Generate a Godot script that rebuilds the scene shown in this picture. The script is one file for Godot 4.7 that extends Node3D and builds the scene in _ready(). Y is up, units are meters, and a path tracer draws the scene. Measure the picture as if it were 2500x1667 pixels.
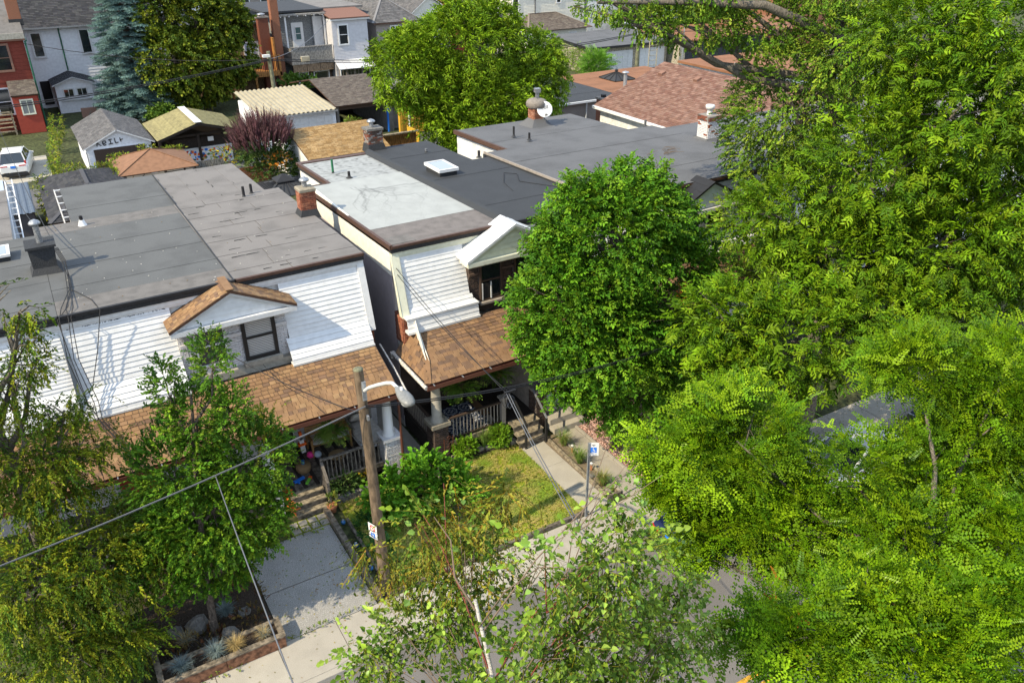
extends Node3D
# x runs along the street, y up, d = depth from the street towards the houses (Godot z = -d). Metres.

var rng := RandomNumberGenerator.new()
var T := {}
var M := {}
var L := {}   # shared unit meshes

func P(x: float, y: float, d: float) -> Vector3:
	return Vector3(x, y, -d)

func rr(a: float, b: float) -> float:
	return rng.randf_range(a, b)

# ---------- nodes ----------
func tag(o: Node, label := "", category := "", group := "", kind := "") -> Node:
	if label: o.set_meta("label", label)
	if category: o.set_meta("category", category)
	if group: o.set_meta("group", group)
	if kind: o.set_meta("kind", kind)
	return o

func thing(called: String, label: String, category: String, at: Vector3, turn := 0.0, group := "") -> Node3D:
	var o := Node3D.new()
	o.name = called
	add_child(o, true)
	o.position = at
	o.rotation.y = turn
	tag(o, label, category, group)
	return o

func S() -> SurfaceTool:
	var st := SurfaceTool.new()
	st.begin(Mesh.PRIMITIVE_TRIANGLES)
	st.set_smooth_group(-1)
	return st

func inst(called: String, mesh: Mesh, m: Material, parent: Node, xf := Transform3D()) -> MeshInstance3D:
	var o := MeshInstance3D.new()
	o.name = called
	o.mesh = mesh
	if m: o.material_override = m
	parent.add_child(o, true)
	if parent is Node3D and parent != self:
		o.transform = parent.global_transform.affine_inverse() * xf
	else:
		o.transform = xf
	return o

func put(called: String, st: SurfaceTool, m: Material, parent: Node = self, normals := true) -> MeshInstance3D:
	# the geometry is in world coordinates
	if normals: st.generate_normals()
	return inst(called, st.commit(), m, parent)

func putl(called: String, st: SurfaceTool, m: Material, parent: Node) -> MeshInstance3D:
	# the geometry is in the parent's own coordinates
	st.generate_normals()
	var o := MeshInstance3D.new()
	o.name = called
	o.mesh = st.commit()
	o.material_override = m
	parent.add_child(o, true)
	return o

func struct(called: String, st: SurfaceTool, m: Material) -> MeshInstance3D:
	var o := put(called, st, m)
	o.set_meta("kind", "structure")
	return o

func stuff(o: Node) -> Node:
	o.set_meta("kind", "stuff")
	return o

# ---------- shapes ----------
func quad(st: SurfaceTool, a: Vector3, b: Vector3, c: Vector3, d: Vector3):
	for v in [a, b, c, a, c, d]: st.add_vertex(v)

func hexa(st: SurfaceTool, v: Array):
	# v: four bottom corners (counter-clockwise seen from above), then the four above them
	quad(st, v[4], v[7], v[6], v[5])
	quad(st, v[0], v[1], v[2], v[3])
	for i in 4:
		var j := (i + 1) % 4
		quad(st, v[i], v[i + 4], v[j + 4], v[j])

func bx(st: SurfaceTool, x0: float, x1: float, y0: float, y1: float, d0: float, d1: float):
	hexa(st, [P(x0, y0, d0), P(x1, y0, d0), P(x1, y0, d1), P(x0, y0, d1), P(x0, y1, d0), P(x1, y1, d0), P(x1, y1, d1), P(x0, y1, d1)])

func obx(st: SurfaceTool, c: Vector3, s: Vector3, b := Basis()):
	var v := []
	for y in [-.5, .5]:
		for q in [[-.5, .5], [.5, .5], [.5, -.5], [-.5, -.5]]:
			v.append(c + b * Vector3(q[0] * s.x, y * s.y, q[1] * s.z))
	hexa(st, v)

func beam(st: SurfaceTool, a: Vector3, b: Vector3, w: float, h: float, up := Vector3.UP):
	var z := (b - a).normalized()
	if absf(z.dot(up)) > .98: up = Vector3.RIGHT
	var x := up.cross(z).normalized()
	obx(st, (a + b) / 2, Vector3(w, h, (b - a).length()), Basis(x, z.cross(x), z))

func prism(st: SurfaceTool, loop: Array, off: Vector3):
	# a convex loop pushed along off
	var n := loop.size()
	for i in range(1, n - 1):
		for v in [loop[0], loop[i], loop[i + 1], loop[0] + off, loop[i + 1] + off, loop[i] + off]: st.add_vertex(v)
	for i in n:
		var j := (i + 1) % n
		quad(st, loop[i], loop[i] + off, loop[j] + off, loop[j])

func tube(st: SurfaceTool, pts: Array, r0: float, r1: float, n := 6, cap := true):
	st.set_smooth_group(0)
	var rings := []
	var prev := Vector3.UP
	for i in pts.size():
		var t: Vector3 = (pts[mini(i + 1, pts.size() - 1)] - pts[maxi(i - 1, 0)]).normalized()
		var x := prev.cross(t)
		if x.length() < .1: x = Vector3.RIGHT.cross(t)
		if x.length() < .1: x = Vector3.FORWARD.cross(t)
		x = x.normalized()
		var y := t.cross(x)
		prev = y
		var r := lerpf(r0, r1, float(i) / maxf(1, pts.size() - 1))
		var ring := []
		for k in n: ring.append(pts[i] + (x * cos(TAU * k / n) + y * sin(TAU * k / n)) * r)
		rings.append(ring)
	for i in rings.size() - 1:
		for k in n:
			var j := (k + 1) % n
			quad(st, rings[i][k], rings[i + 1][k], rings[i + 1][j], rings[i][j])
	if cap:
		st.set_smooth_group(-1)
		for k in range(1, n - 1):
			for v in [rings[0][0], rings[0][k], rings[0][k + 1]]: st.add_vertex(v)
			var e: Array = rings[-1]
			for v in [e[0], e[k + 1], e[k]]: st.add_vertex(v)
	st.set_smooth_group(-1)

func lathe(st: SurfaceTool, base: Vector3, prof: Array, n := 12, b := Basis(), flat := false):
	# prof: [radius, height] pairs
	st.set_smooth_group(-1 if flat else 0)
	for i in prof.size() - 1:
		for k in n:
			var q := []
			for e in [[i, k], [i + 1, k], [i + 1, k + 1], [i, k + 1]]:
				var a: float = TAU * e[1] / n
				q.append(base + b * Vector3(cos(a) * prof[e[0]][0], prof[e[0]][1], sin(a) * prof[e[0]][0]))
			if not flat and absf(prof[i + 1][1] - prof[i][1]) < .004: st.set_smooth_group(1000 + i)
			elif not flat: st.set_smooth_group(i / 2 if prof.size() > 40 else 0)
			quad(st, q[0], q[1], q[2], q[3])
	st.set_smooth_group(-1)

func sag(a: Vector3, b: Vector3, drop: float, n := 14) -> Array:
	var out := []
	for i in n + 1:
		var t := float(i) / n
		out.append(a.lerp(b, t) - Vector3(0, drop * 4 * t * (1 - t), 0))
	return out

func frame_at(o: Vector3, u: Vector3, v: Vector3) -> Transform3D:
	# u and v span a face; w is its outward normal
	var x := u.normalized()
	var w := x.cross(v).normalized()
	return Transform3D(Basis(x, w.cross(x), w), o)

# ---------- textures and materials ----------
func noise_tex(key: String, size: int, freq: float, kind: int, octaves: int, stops: Array, fractal := FastNoiseLite.FRACTAL_FBM, s := 1):
	var f := FastNoiseLite.new()
	f.noise_type = kind
	f.frequency = freq
	f.fractal_type = fractal
	f.fractal_octaves = octaves
	f.seed = s
	var t := NoiseTexture2D.new()
	t.width = size
	t.height = size
	t.seamless = true
	t.noise = f
	var g := Gradient.new()
	g.offsets = PackedFloat32Array(stops.map(func(e): return e[0]))
	g.colors = PackedColorArray(stops.map(func(e): return Color(e[1], e[1], e[1]) if not e[1] is Color else e[1]))
	t.color_ramp = g
	T[key] = t

func textures():
	var SX := FastNoiseLite.TYPE_SIMPLEX_SMOOTH
	noise_tex("mottle", 512, .012, SX, 5, [[0, .8], [.5, .93], [1, 1.0]])
	noise_tex("grain", 512, .16, SX, 3, [[0, .62], [.5, .88], [1, 1.0]], FastNoiseLite.FRACTAL_FBM, 3)
	noise_tex("fine", 512, .3, SX, 2, [[0, 0.0], [1, 1.0]], FastNoiseLite.FRACTAL_FBM, 4)
	noise_tex("lumps", 512, .03, SX, 4, [[0, 0.0], [1, 1.0]], FastNoiseLite.FRACTAL_FBM, 5)
	noise_tex("dirt", 1024, .005, SX, 6, [[0, .88], [.34, .94], [.47, .98], [.6, 1.0], [1, 1.0]], FastNoiseLite.FRACTAL_FBM, 9)
	noise_tex("veins", 1024, .0035, SX, 5, [[0, 1.0], [.7, 1.0], [.82, .88], [.93, .6], [1, .42]], FastNoiseLite.FRACTAL_RIDGED, 12)
	noise_tex("patchy", 1024, .006, SX, 6, [[0, .95], [.42, .975], [.6, 1.0], [1, 1.0]], FastNoiseLite.FRACTAL_FBM, 21)
	noise_tex("turf", 512, .05, SX, 5, [[0, Color(.5, .62, .3)], [.42, Color(.82, .95, .45)], [.62, Color(1, 1, .6)], [.8, Color(1.0, .9, .62)]], FastNoiseLite.FRACTAL_FBM, 31)
	noise_tex("pebble", 512, .09, FastNoiseLite.TYPE_CELLULAR, 2, [[0, .55], [.5, .85], [1, 1.0]], FastNoiseLite.FRACTAL_NONE, 6)
	noise_tex("aged", 512, .02, SX, 5, [[0, .5], [.45, .85], [.7, 1.0], [1, 1.0]], FastNoiseLite.FRACTAL_FBM, 44)

func mk(key: String, c: Color, rough := .85, tex := "", sc := Vector3.ONE, bump := "", depth := 0.0, tex2 := "", sc2 := Vector3.ONE) -> StandardMaterial3D:
	var m := StandardMaterial3D.new()
	m.resource_name = key
	m.albedo_color = c.linear_to_srgb()
	m.roughness = rough
	m.metallic_specular = .4
	if tex or bump:
		m.uv1_triplanar = true
		m.uv1_world_triplanar = true
		m.uv1_scale = sc
	if tex: m.albedo_texture = T[tex]
	if bump:
		m.heightmap_enabled = true
		m.heightmap_texture = T[bump]
		m.heightmap_scale = depth
	if tex2:
		m.detail_enabled = true
		m.detail_albedo = T[tex2]
		m.detail_blend_mode = BaseMaterial3D.BLEND_MODE_MUL
		m.detail_uv_layer = BaseMaterial3D.DETAIL_UV_2
		m.uv2_triplanar = true
		m.uv2_world_triplanar = true
		m.uv2_scale = sc2
	M[key] = m
	return m

func V3(s: float) -> Vector3: return Vector3(s, s, s)

func materials():
	var W := Vector3.ONE
	# roofs
	mk("roof_dark", Color(.135, .138, .136), .9, "grain", V3(.9), "fine", .5, "dirt", V3(.11))
	mk("roof_grey", Color(.23, .213, .198), .9, "grain", V3(.9), "fine", .5, "dirt", V3(.13))
	mk("roof_beige", Color(.21, .195, .18), .9, "grain", V3(.9), "fine", .4, "mottle", V3(.3))
	mk("roof_black", Color(.048, .053, .06), .88, "grain", V3(.9), "fine", .5, "patchy", V3(.13))
	mk("roof_white", Color(.31, .32, .31), .8, "mottle", V3(.45), "fine", .3, "veins", Vector3(.16, .16, .11))
	mk("roof_pair3", Color(.142, .144, .15), .9, "grain", V3(.9), "fine", .5, "dirt", V3(.1))
	mk("roof_brown_strip", Color(.23, .205, .19), .9, "grain", V3(.9), "fine", .4, "mottle", V3(.3))
	mk("roof_rust", Color(.30, .135, .065), .9, "grain", V3(.9), "fine", .3, "dirt", V3(.09))
	mk("edge_brown", Color(.085, .045, .03), .6, "mottle", V3(.8))
	mk("edge_black", Color(.02, .02, .022), .7, "mottle", V3(.8))
	mk("flash_black", Color(.035, .037, .04), .75, "mottle", V3(1.5), "lumps", 2.0)
	# shingle tones
	for e in [["tan_a", .40, .235, .115], ["tan_b", .34, .195, .10], ["tan_c", .25, .15, .092], ["tan_d", .37, .22, .115], ["tan_e", .21, .13, .085], ["tan_f", .45, .28, .14]]:
		mk(e[0], Color(e[1], e[2], e[3]), .92, "grain", V3(1.6), "fine", .5, "mottle", V3(.35))
	for e in [["rose_a", .285, .155, .11], ["rose_b", .235, .118, .083], ["rose_c", .335, .195, .145]]:
		mk(e[0], Color(e[1], e[2], e[3]), .92, "grain", V3(1.6))
	var sh := mk("shingle_tones", Color.WHITE, .92, "grain", V3(1.4), "fine", .5, "mottle", V3(.25))
	sh.vertex_color_use_as_albedo = true
	# walls
	mk("siding_white", Color(.68, .68, .67), .5, "patchy", V3(.5))
	mk("siding_white_b", Color(.76, .77, .78), .5, "patchy", V3(.5))
	mk("trim_white", Color(.62, .62, .61), .5, "patchy", V3(.7))
	mk("trim_cream", Color(.66, .66, .52), .55, "patchy", V3(.6))
	mk("cream_wall", Color(.70, .67, .58), .7, "patchy", V3(.4), "lumps", .4)
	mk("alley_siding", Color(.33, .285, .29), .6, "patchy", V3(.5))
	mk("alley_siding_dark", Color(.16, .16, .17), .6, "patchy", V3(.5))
	mk("gable_cream", Color(.62, .62, .45), .6, "patchy", V3(.6))
	mk("painted_brick", Color(.58, .565, .56), .75, "patchy", V3(.8), "lumps", 1.2)
	mk("mortar", Color(.30, .27, .24), .95, "grain", V3(1))
	mk("white_stucco", Color(.68, .67, .64), .85, "patchy", V3(.35), "fine", .8, "dirt", V3(.25))
	mk("grey_block", Color(.27, .26, .245), .9, "grain", V3(.8), "fine", .8, "mottle", V3(.3))
	mk("board_beige", Color(.38, .35, .29), .7, "mottle", V3(.7))
	mk("panel_taupe", Color(.30, .26, .22), .7, "mottle", V3(.5))
	for e in [["brick_red_a", .33, .11, .06], ["brick_red_b", .25, .085, .05], ["brick_red_c", .40, .16, .09], ["brick_dark_a", .085, .06, .048], ["brick_dark_b", .12, .08, .062], ["brick_orange_a", .40, .17, .095], ["brick_orange_b", .32, .135, .08], ["brick_orange_c", .44, .22, .14]]:
		mk(e[0], Color(e[1], e[2], e[3]), .9, "grain", V3(1.3), "fine", .6)
	mk("wall_red", Color(.17, .035, .022), .85, "patchy", V3(.5))
	mk("wall_red_bright", Color(.30, .05, .03), .8, "patchy", V3(.5))
	mk("siding_lilac", Color(.50, .49, .50), .6, "patchy", V3(.4))
	mk("siding_taupe", Color(.27, .235, .21), .65, "patchy", V3(.4))
	mk("siding_pale", Color(.58, .57, .50), .6, "patchy", V3(.4))
	mk("siding_cream", Color(.60, .57, .47), .6, "patchy", V3(.4))
	mk("siding_charcoal", Color(.07, .07, .075), .6, "patchy", V3(.4))
	mk("siding_blue", Color(.36, .42, .50), .6, "patchy", V3(.4))
	mk("shake_grey", Color(.24, .25, .25), .9, "aged", Vector3(.8, .8, .8))
	mk("stone_dark", Color(.055, .058, .066), .9, "aged", V3(.6), "lumps", 3.0)
	mk("stone_cream", Color(.45, .40, .31), .9, "aged", V3(.6), "lumps", 2.0)
	mk("board_brown", Color(.30, .20, .12), .8, "aged", Vector3(1, .2, 1))
	mk("board_orange", Color(.42, .19, .05), .7, "aged", Vector3(1, .2, 1))
	mk("board_yellow", Color(.60, .33, .03), .6, "patchy", V3(.5))
	mk("fence_red", Color(.28, .11, .05), .75, "aged", Vector3(.3, 1.4, .3))
	mk("sheet_yellow", Color(.31, .27, .115), .6, "aged", Vector3(.3, .3, .9), "", 0, "dirt", V3(.2))
	mk("sheet_cream", Color(.34, .30, .21), .55, "patchy", V3(.4), "", 0, "dirt", V3(.2))
	# glass, metal, paint
	mk("glass_dark", Color(.012, .016, .018), .06).metallic_specular = .7
	mk("glass_teal", Color(.02, .09, .10), .08).metallic_specular = .7
	mk("blind", Color(.22, .22, .21), .7)
	mk("glass_sky", Color(.26, .30, .34), .12)
	mk("frame_black", Color(.02, .018, .017), .5)
	mk("frame_brown", Color(.06, .04, .03), .5)
	mk("frame_white", Color(.63, .63, .62), .4)
	var z := mk("zinc", Color(.42, .43, .44), .42, "aged", V3(1.5))
	z.metallic = .7
	var gv := mk("galvanised", Color(.42, .44, .46), .45, "mottle", V3(1.2))
	gv.metallic = .6
	mk("lamp_grey", Color(.21, .21, .2), .4, "mottle", V3(2))
	mk("lamp_white", Color(.6, .6, .57), .35)
	mk("black_metal", Color(.02, .02, .02), .45)
	mk("wire_black", Color(.015, .015, .016), .6)
	mk("wire_grey", Color(.12, .125, .135), .4)
	mk("pipe_green", Color(.02, .13, .06), .5)
	mk("green_paint", Color(.015, .10, .055), .5)
	mk("brown_metal", Color(.11, .04, .025), .5)
	mk("soffit", Color(.10, .075, .06), .7)
	mk("gutter_white", Color(.62, .58, .52), .5, "aged", V3(1))
	# ground
	mk("asphalt", Color(.205, .19, .175), .95, "grain", V3(.7), "fine", .6, "dirt", V3(.07))
	mk("lane", Color(.15, .145, .14), .95, "grain", V3(.7), "fine", .6, "dirt", V3(.07))
	mk("paint_yellow", Color(.55, .30, .03), .8, "aged", V3(.6))
	mk("concrete", Color(.50, .46, .38), .92, "grain", V3(.8), "fine", .5, "patchy", V3(.17))
	mk("concrete_b", Color(.46, .42, .35), .92, "grain", V3(.8), "fine", .5, "patchy", V3(.21))
	mk("concrete_pad", Color(.48, .46, .42), .92, "pebble", V3(1.1), "fine", .6, "patchy", V3(.2))
	mk("soil", Color(.16, .11, .065), .98, "grain", V3(.8), "lumps", 4.0, "mottle", V3(.5))
	mk("soil_tan", Color(.30, .235, .155), .98, "grain", V3(.8), "lumps", 3.0, "mottle", V3(.5))
	mk("mulch", Color(.07, .05, .034), .98, "grain", V3(.9), "lumps", 5.0)
	mk("turf", Color(.34, .34, .08), .98, "turf", V3(.6), "fine", 2.5, "mottle", V3(.2))
	mk("yard", Color(.085, .10, .035), .98, "aged", V3(.3), "fine", 2.5, "mottle", V3(.08))
	mk("gravel_pink", Color(.50, .31, .25), .95, "pebble", V3(1.6), "pebble", 4.0)
	mk("stone_block", Color(.42, .37, .28), .92, "grain", V3(.9), "fine", 1.0, "mottle", V3(.9))
	mk("stone_grey", Color(.25, .235, .21), .92, "grain", V3(.9), "lumps", 2.0, "mottle", V3(.9))
	mk("rock", Color(.33, .29, .25), .92, "grain", V3(.8), "lumps", 3.0, "mottle", V3(1.2))
	# wood
	mk("wood_grey", Color(.25, .21, .16), .9, "grain", Vector3(1.6, 1.6, .12), "fine", .8, "aged", V3(.5))
	mk("wood_step", Color(.42, .35, .24), .9, "grain", Vector3(.12, 1.6, 1.6), "fine", .8, "aged", V3(.5))
	mk("wood_rail", Color(.26, .225, .19), .9, "grain", V3(.9), "", 0, "aged", V3(.6))
	mk("wood_dark", Color(.045, .034, .027), .8, "grain", Vector3(1.6, 1.6, .12))
	mk("wood_planter", Color(.30, .14, .075), .85, "grain", Vector3(.12, 1.6, 1.6), "", 0, "aged", V3(.5))
	mk("wood_planter_top", Color(.30, .245, .175), .9, "grain", Vector3(.12, 1.6, 1.6), "", 0, "aged", V3(.5))
	mk("wood_teak", Color(.38, .21, .08), .7, "grain", Vector3(.2, 1.6, 1.6))
	mk("wood_weathered", Color(.30, .28, .25), .9, "aged", Vector3(1, .3, 1))
	mk("pole_wood", Color(.27, .195, .125), .9, "grain", Vector3(2.0, .1, 2.0), "fine", 1.2, "aged", Vector3(.9, .2, .9))
	mk("pole_green", Color(.27, .27, .17), .9, "grain", Vector3(2.0, .1, 2.0), "", 0, "aged", Vector3(.9, .2, .9))
	mk("bark", Color(.14, .11, .085), .95, "aged", Vector3(1.2, .5, 1.2), "lumps", 5.0)
	mk("bark_pale", Color(.18, .155, .12), .95, "aged", Vector3(1.2, .5, 1.2), "lumps", 3.0)
	mk("bark_birch", Color(.62, .58, .52), .8, "aged", Vector3(.8, 3, .8))
	mk("twig_red", Color(.22, .055, .04), .7, "mottle", V3(1))
	mk("twig", Color(.16, .115, .08), .9)
	mk("metal_blue", Color(.09, .115, .15), .5, "mottle", V3(.5))
	# odds and ends
	mk("terracotta", Color(.42, .17, .08), .85, "mottle", V3(2))
	mk("cushion", Color(.55, .52, .47), .95, "mottle", V3(1))
	mk("wicker", Color(.30, .20, .10), .9, "grain", V3(2))
	mk("blue_glaze", Color(.03, .13, .30), .25)
	mk("tarp_blue", Color(.02, .05, .38), .6)
	mk("plastic_orange", Color(.75, .13, .02), .45)
	mk("plastic_pink", Color(.75, .04, .25), .45)
	mk("plastic_blue", Color(.02, .16, .60), .45)
	mk("plastic_white", Color(.7, .7, .7), .45)
	mk("plastic_green", Color(.15, .45, .05), .45)
	mk("red_light", Color(.45, .02, .015), .2)
	mk("tyre", Color(.015, .015, .015), .85)
	var cp := mk("car_white", Color(.60, .60, .59), .3)
	cp.clearcoat_enabled = true
	cp.clearcoat = .8
	cp = mk("car_blue", Color(.008, .016, .06), .3)
	cp.clearcoat_enabled = true
	cp.clearcoat = .8
	mk("interior_dark", Color(.018, .016, .015), .95)
	# foliage
	var f := mk("leaf", Color.WHITE, .48)
	f.vertex_color_use_as_albedo = true
	f.backlight_enabled = true
	f.backlight = Color(.24, .28, .02)
	f.metallic_specular = .22
	f = mk("leaf_matt", Color.WHITE, .7)
	f.vertex_color_use_as_albedo = true
	f.backlight_enabled = true
	f.backlight = Color(.35, .4, .15)
	for e in [["leaf_pale", .20, .33, .06], ["leaf_mid", .14, .24, .035], ["leaf_deep", .07, .14, .02], ["frond_pale", .15, .24, .008], ["frond_mid", .11, .195, .006], ["frond_deep", .065, .135, .005]]:
		f = mk(e[0], Color(e[1], e[2], e[3]), .45)
		f.backlight_enabled = true
		f.backlight = Color(.4, .45, .1)
# ---------- building kits ----------
func unit_box() -> Mesh:
	if not L.has("box"):
		var st := S()
		var b := .04   # softened edges: a box with its top edges cut
		obx(st, Vector3.ZERO, Vector3(1, 1, 1))
		st.generate_normals()
		L.box = st.commit()
	return L.box

func unit_brick() -> Mesh:
	# a brick one unit long, chamfered round its outer face
	if not L.has("brick"):
		var st := S()
		var c := .06
		var o := []
		var i := []
		for q in [[-.5, -.5], [.5, -.5], [.5, .5], [-.5, .5]]:
			o.append(Vector3(q[0], q[1], .38))
			i.append(Vector3(q[0] * (1 - c), q[1] * (1 - 2 * c), .5))
		var k := []
		for q in [[-.5, -.5], [.5, -.5], [.5, .5], [-.5, .5]]: k.append(Vector3(q[0], q[1], -.5))
		quad(st, i[3], i[2], i[1], i[0])
		for a in 4:
			var b := (a + 1) % 4
			quad(st, o[a], i[a], i[b], o[b])
			quad(st, k[a], o[a], o[b], k[b])
		st.generate_normals()
		L.brick = st.commit()
	return L.brick

func brick_face(parent: Node, o: Vector3, u: Vector3, v: Vector3, w: float, h: float, tones: Array, parts := true, bl := .215, bh := .075):
	# bricks laid in running bond on a face whose lower left corner is o; depth .03 proud of it
	var fr := frame_at(o, u, v)
	var rows := int(round(h / bh))
	var st := S()
	for r in rows:
		var x := -(bl / 2) * (r % 2)
		while x < w - .01:
			var a := maxf(x, 0.0)
			var b := minf(x + bl, w)
			x += bl
			if b - a < .03: continue
			var s := Vector3(b - a - .012, h / rows - .012, .05)
			var at := fr * Vector3((a + b) / 2, (r + .5) * h / rows, rr(-.001, .006))
			var bs := fr.basis
			if parts:
				inst("brick", unit_brick(), M[tones[rng.randi() % tones.size()]], parent, Transform3D(bs * Basis.from_scale(s), at))
			else:
				obx(st, at, s, bs)
	if not parts:
		stuff(put("brick", st, M[tones[0]], parent))

func chimney(parent: Node, c: Vector3, w: float, d: float, h: float, tones: Array, parts := true, sides := [true, true, true, true]):
	# core plus bricks on the four faces; c is the middle of the base
	var st := S()
	obx(st, c + Vector3(0, h / 2, 0), Vector3(w - .02, h - .004, d - .02))
	put("core", st, M.mortar, parent)
	var x := w / 2
	var z := d / 2
	brick_face(parent, c + Vector3(-x, 0, z), Vector3.RIGHT, Vector3.UP, w, h, tones, parts)
	brick_face(parent, c + Vector3(-x, 0, -z), Vector3.BACK, Vector3.UP, d, h, tones, parts)
	brick_face(parent, c + Vector3(x, 0, z), Vector3.FORWARD, Vector3.UP, d, h, tones, false)
	brick_face(parent, c + Vector3(x, 0, -z), Vector3.LEFT, Vector3.UP, w, h, tones, false)

func boards(parent: Node, x0: float, x1: float, prof: Array, step: float, m: Material, lift := .022, parts := true, called := "siding_board"):
	# lap siding on a surface facing the street; prof: [d, y] points from top to bottom
	var all := S()
	for k in prof.size() - 1:
		var a := Vector2(prof[k][0], prof[k][1])
		var b := Vector2(prof[k + 1][0], prof[k + 1][1])
		var n := maxi(1, int(round((b - a).length() / step)))
		var dir := (b - a).normalized()
		var out := Vector2(dir.y, -dir.x)   # towards the street (smaller d)
		if out.x > 0: out = -out
		for i in n:
			var p := a.lerp(b, float(i) / n)
			var q := a.lerp(b, float(i + 1) / n)
			var st := S() if parts else all
			var l := lift * rr(.85, 1.15)
			var e := [p + out * .002, q + out * l, q + out * (l - .016), p - out * .012]
			var loop := []
			for t in e: loop.append(P(x0, t.y, t.x))
			prism(st, loop, Vector3(x1 - x0, 0, 0))
			if parts: put(called, st, m, parent)
	if not parts: stuff(put(called, all, m, parent))

func side_boards(parent: Node, x: float, d0: float, d1: float, y0: float, y1: float, step: float, m: Material, face: float, parts := false, called := "siding_board"):
	# lap siding on a wall that faces along the street: face -1 looks to -x
	var all := S()
	var n := int(round((y1 - y0) / step))
	for i in n:
		var a := lerpf(y0, y1, float(i) / n)
		var b := lerpf(y0, y1, float(i + 1) / n)
		var st := S() if parts else all
		prism(st, [P(x + face * .025, a, d0), P(x + face * .004, b, d0), P(x - face * .01, b, d0), P(x - face * .01, a, d0)], P(0, 0, d1 - d0))
		if parts: put(called, st, m, parent)
	if not parts: stuff(put(called, all, m, parent))

func window(parent: Node, o: Vector3, u: Vector3, w: float, h: float, fm: Material, style := "hung", glass: Material = null, fw := .07, called := "window") -> MeshInstance3D:
	# o: lower left corner on the wall; frame stands proud, pane set back
	var fr := frame_at(o, u, Vector3.UP)
	var st := S()
	var b := fr.basis
	for e in [[w / 2, fw / 2, w, fw], [w / 2, h - fw / 2, w, fw], [fw / 2, h / 2, fw, h - 2 * fw - .004], [w - fw / 2, h / 2, fw, h - 2 * fw - .004]]:
		obx(st, fr * Vector3(e[0], e[1], .03), Vector3(e[2], e[3], .1), b)
	var f := put(called, st, fm, parent)
	st = S()
	obx(st, fr * Vector3(w / 2, h / 2, .008), Vector3(w - 2 * fw + .01, h - 2 * fw + .01, .012), b)
	put("pane", st, glass if glass else (M.blind if style == "blinds" else M.glass_dark), f)
	st = S()
	if style == "hung" or style == "blinds":
		obx(st, fr * Vector3(w / 2, h / 2, .04), Vector3(w - 2 * fw, .05, .05), b)
		put("sash_bar", st, fm, f)
	elif style == "slider":
		obx(st, fr * Vector3(w / 2, h / 2, .04), Vector3(.05, h - 2 * fw, .05), b)
		put("sash_bar", st, fm, f)
	elif style == "grid":
		obx(st, fr * Vector3(w / 2, h / 2, .035), Vector3(.04, h - 2 * fw, .04), b)
		put("muntin", st, fm, f)
	if style == "blinds":
		for i in 22:
			st = S()
			var y := fw + .03 + (h - 2 * fw - .06) * (i + .5) / 22
			if absf(y - h / 2) < .04: continue
			obx(st, fr * Vector3(w / 2, y, .022), Vector3(w - 2 * fw - .04, (h - 2 * fw) / 22 * .72, .006), b * Basis(Vector3.RIGHT, .5))
			put("slat", st, M.frame_white, f)
	return f

func shingles(parent: Node, o: Vector3, u: Vector3, v: Vector3, poly: Array, tw: float, th: float, tones: Array, n_parts := 0, weights := []):
	# tabs laid in courses on the face o + u*x + v*y; poly: the face's convex outline in x, y. Courses start at the eave (y smallest).
	var fr := frame_at(o, u, v)
	var y0 := 1e9
	var y1 := -1e9
	for p in poly:
		y0 = minf(y0, p.y)
		y1 = maxf(y1, p.y)
	var rows := int(ceil((y1 - y0) / th))
	var list := []
	for r in rows:
		var ya := y0 + r * th
		var yb := minf(ya + th, y1)
		var xs := []
		var ym := (ya + yb) / 2
		for i in poly.size():
			var a: Vector2 = poly[i]
			var b: Vector2 = poly[(i + 1) % poly.size()]
			if (a.y - ym) * (b.y - ym) < 0: xs.append(lerpf(a.x, b.x, (ym - a.y) / (b.y - a.y)))
		if xs.size() < 2: continue
		xs.sort()
		var x: float = xs[0] - rr(0, tw)
		while x < xs[-1]:
			var wd: float = tw * [.6, .8, 1.0, 1.0, 1.2][rng.randi() % 5]
			var a := maxf(x, xs[0])
			var b := minf(x + wd, xs[-1])
			x += wd
			if b - a > .02: list.append([a, b, ya, yb])
	var st := S()
	st.set_color(Color.WHITE)
	var parts_left := n_parts
	for i in list.size():
		var e: Array = list[i]
		var k: int = rng.randi() % tones.size()
		if weights: 
			var s := rng.randf()
			k = 0
			while k < weights.size() - 1 and s > weights[k]: k += 1
		var t := rr(.014, .024)
		if parts_left > 0:
			parts_left -= 1
			var bs := fr.basis * Basis(Vector3.RIGHT, .035)
			inst("shingle", unit_box(), M[tones[k]], parent, Transform3D(bs * Basis.from_scale(Vector3(e[1] - e[0] - .012, e[3] - e[2] + .02, t)), fr * Vector3((e[0] + e[1]) / 2, (e[2] + e[3]) / 2 + .008, t / 2 + .004)))
		else:
			st.set_color(M[tones[k]].albedo_color.srgb_to_linear() * rr(.92, 1.08))
			var ex: float = (e[1] - e[0]) / 2 - .007
			var c: Vector3 = fr * Vector3((e[0] + e[1]) / 2, 0, 0)
			var ux: Vector3 = fr.basis.x * ex
			var p0: Vector3 = c + fr.basis.y * e[2]
			var p1: Vector3 = c + fr.basis.y * (e[3] + .015)
			var nz := fr.basis.z
			quad(st, p0 - ux + nz * (t + .004), p1 - ux + nz * .005, p1 + ux + nz * .005, p0 + ux + nz * (t + .004))
			quad(st, p0 - ux, p0 - ux + nz * (t + .004), p0 + ux + nz * (t + .004), p0 + ux)
	if list.size() > n_parts:
		stuff(put("shingle", st, M.shingle_tones, parent))

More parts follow.
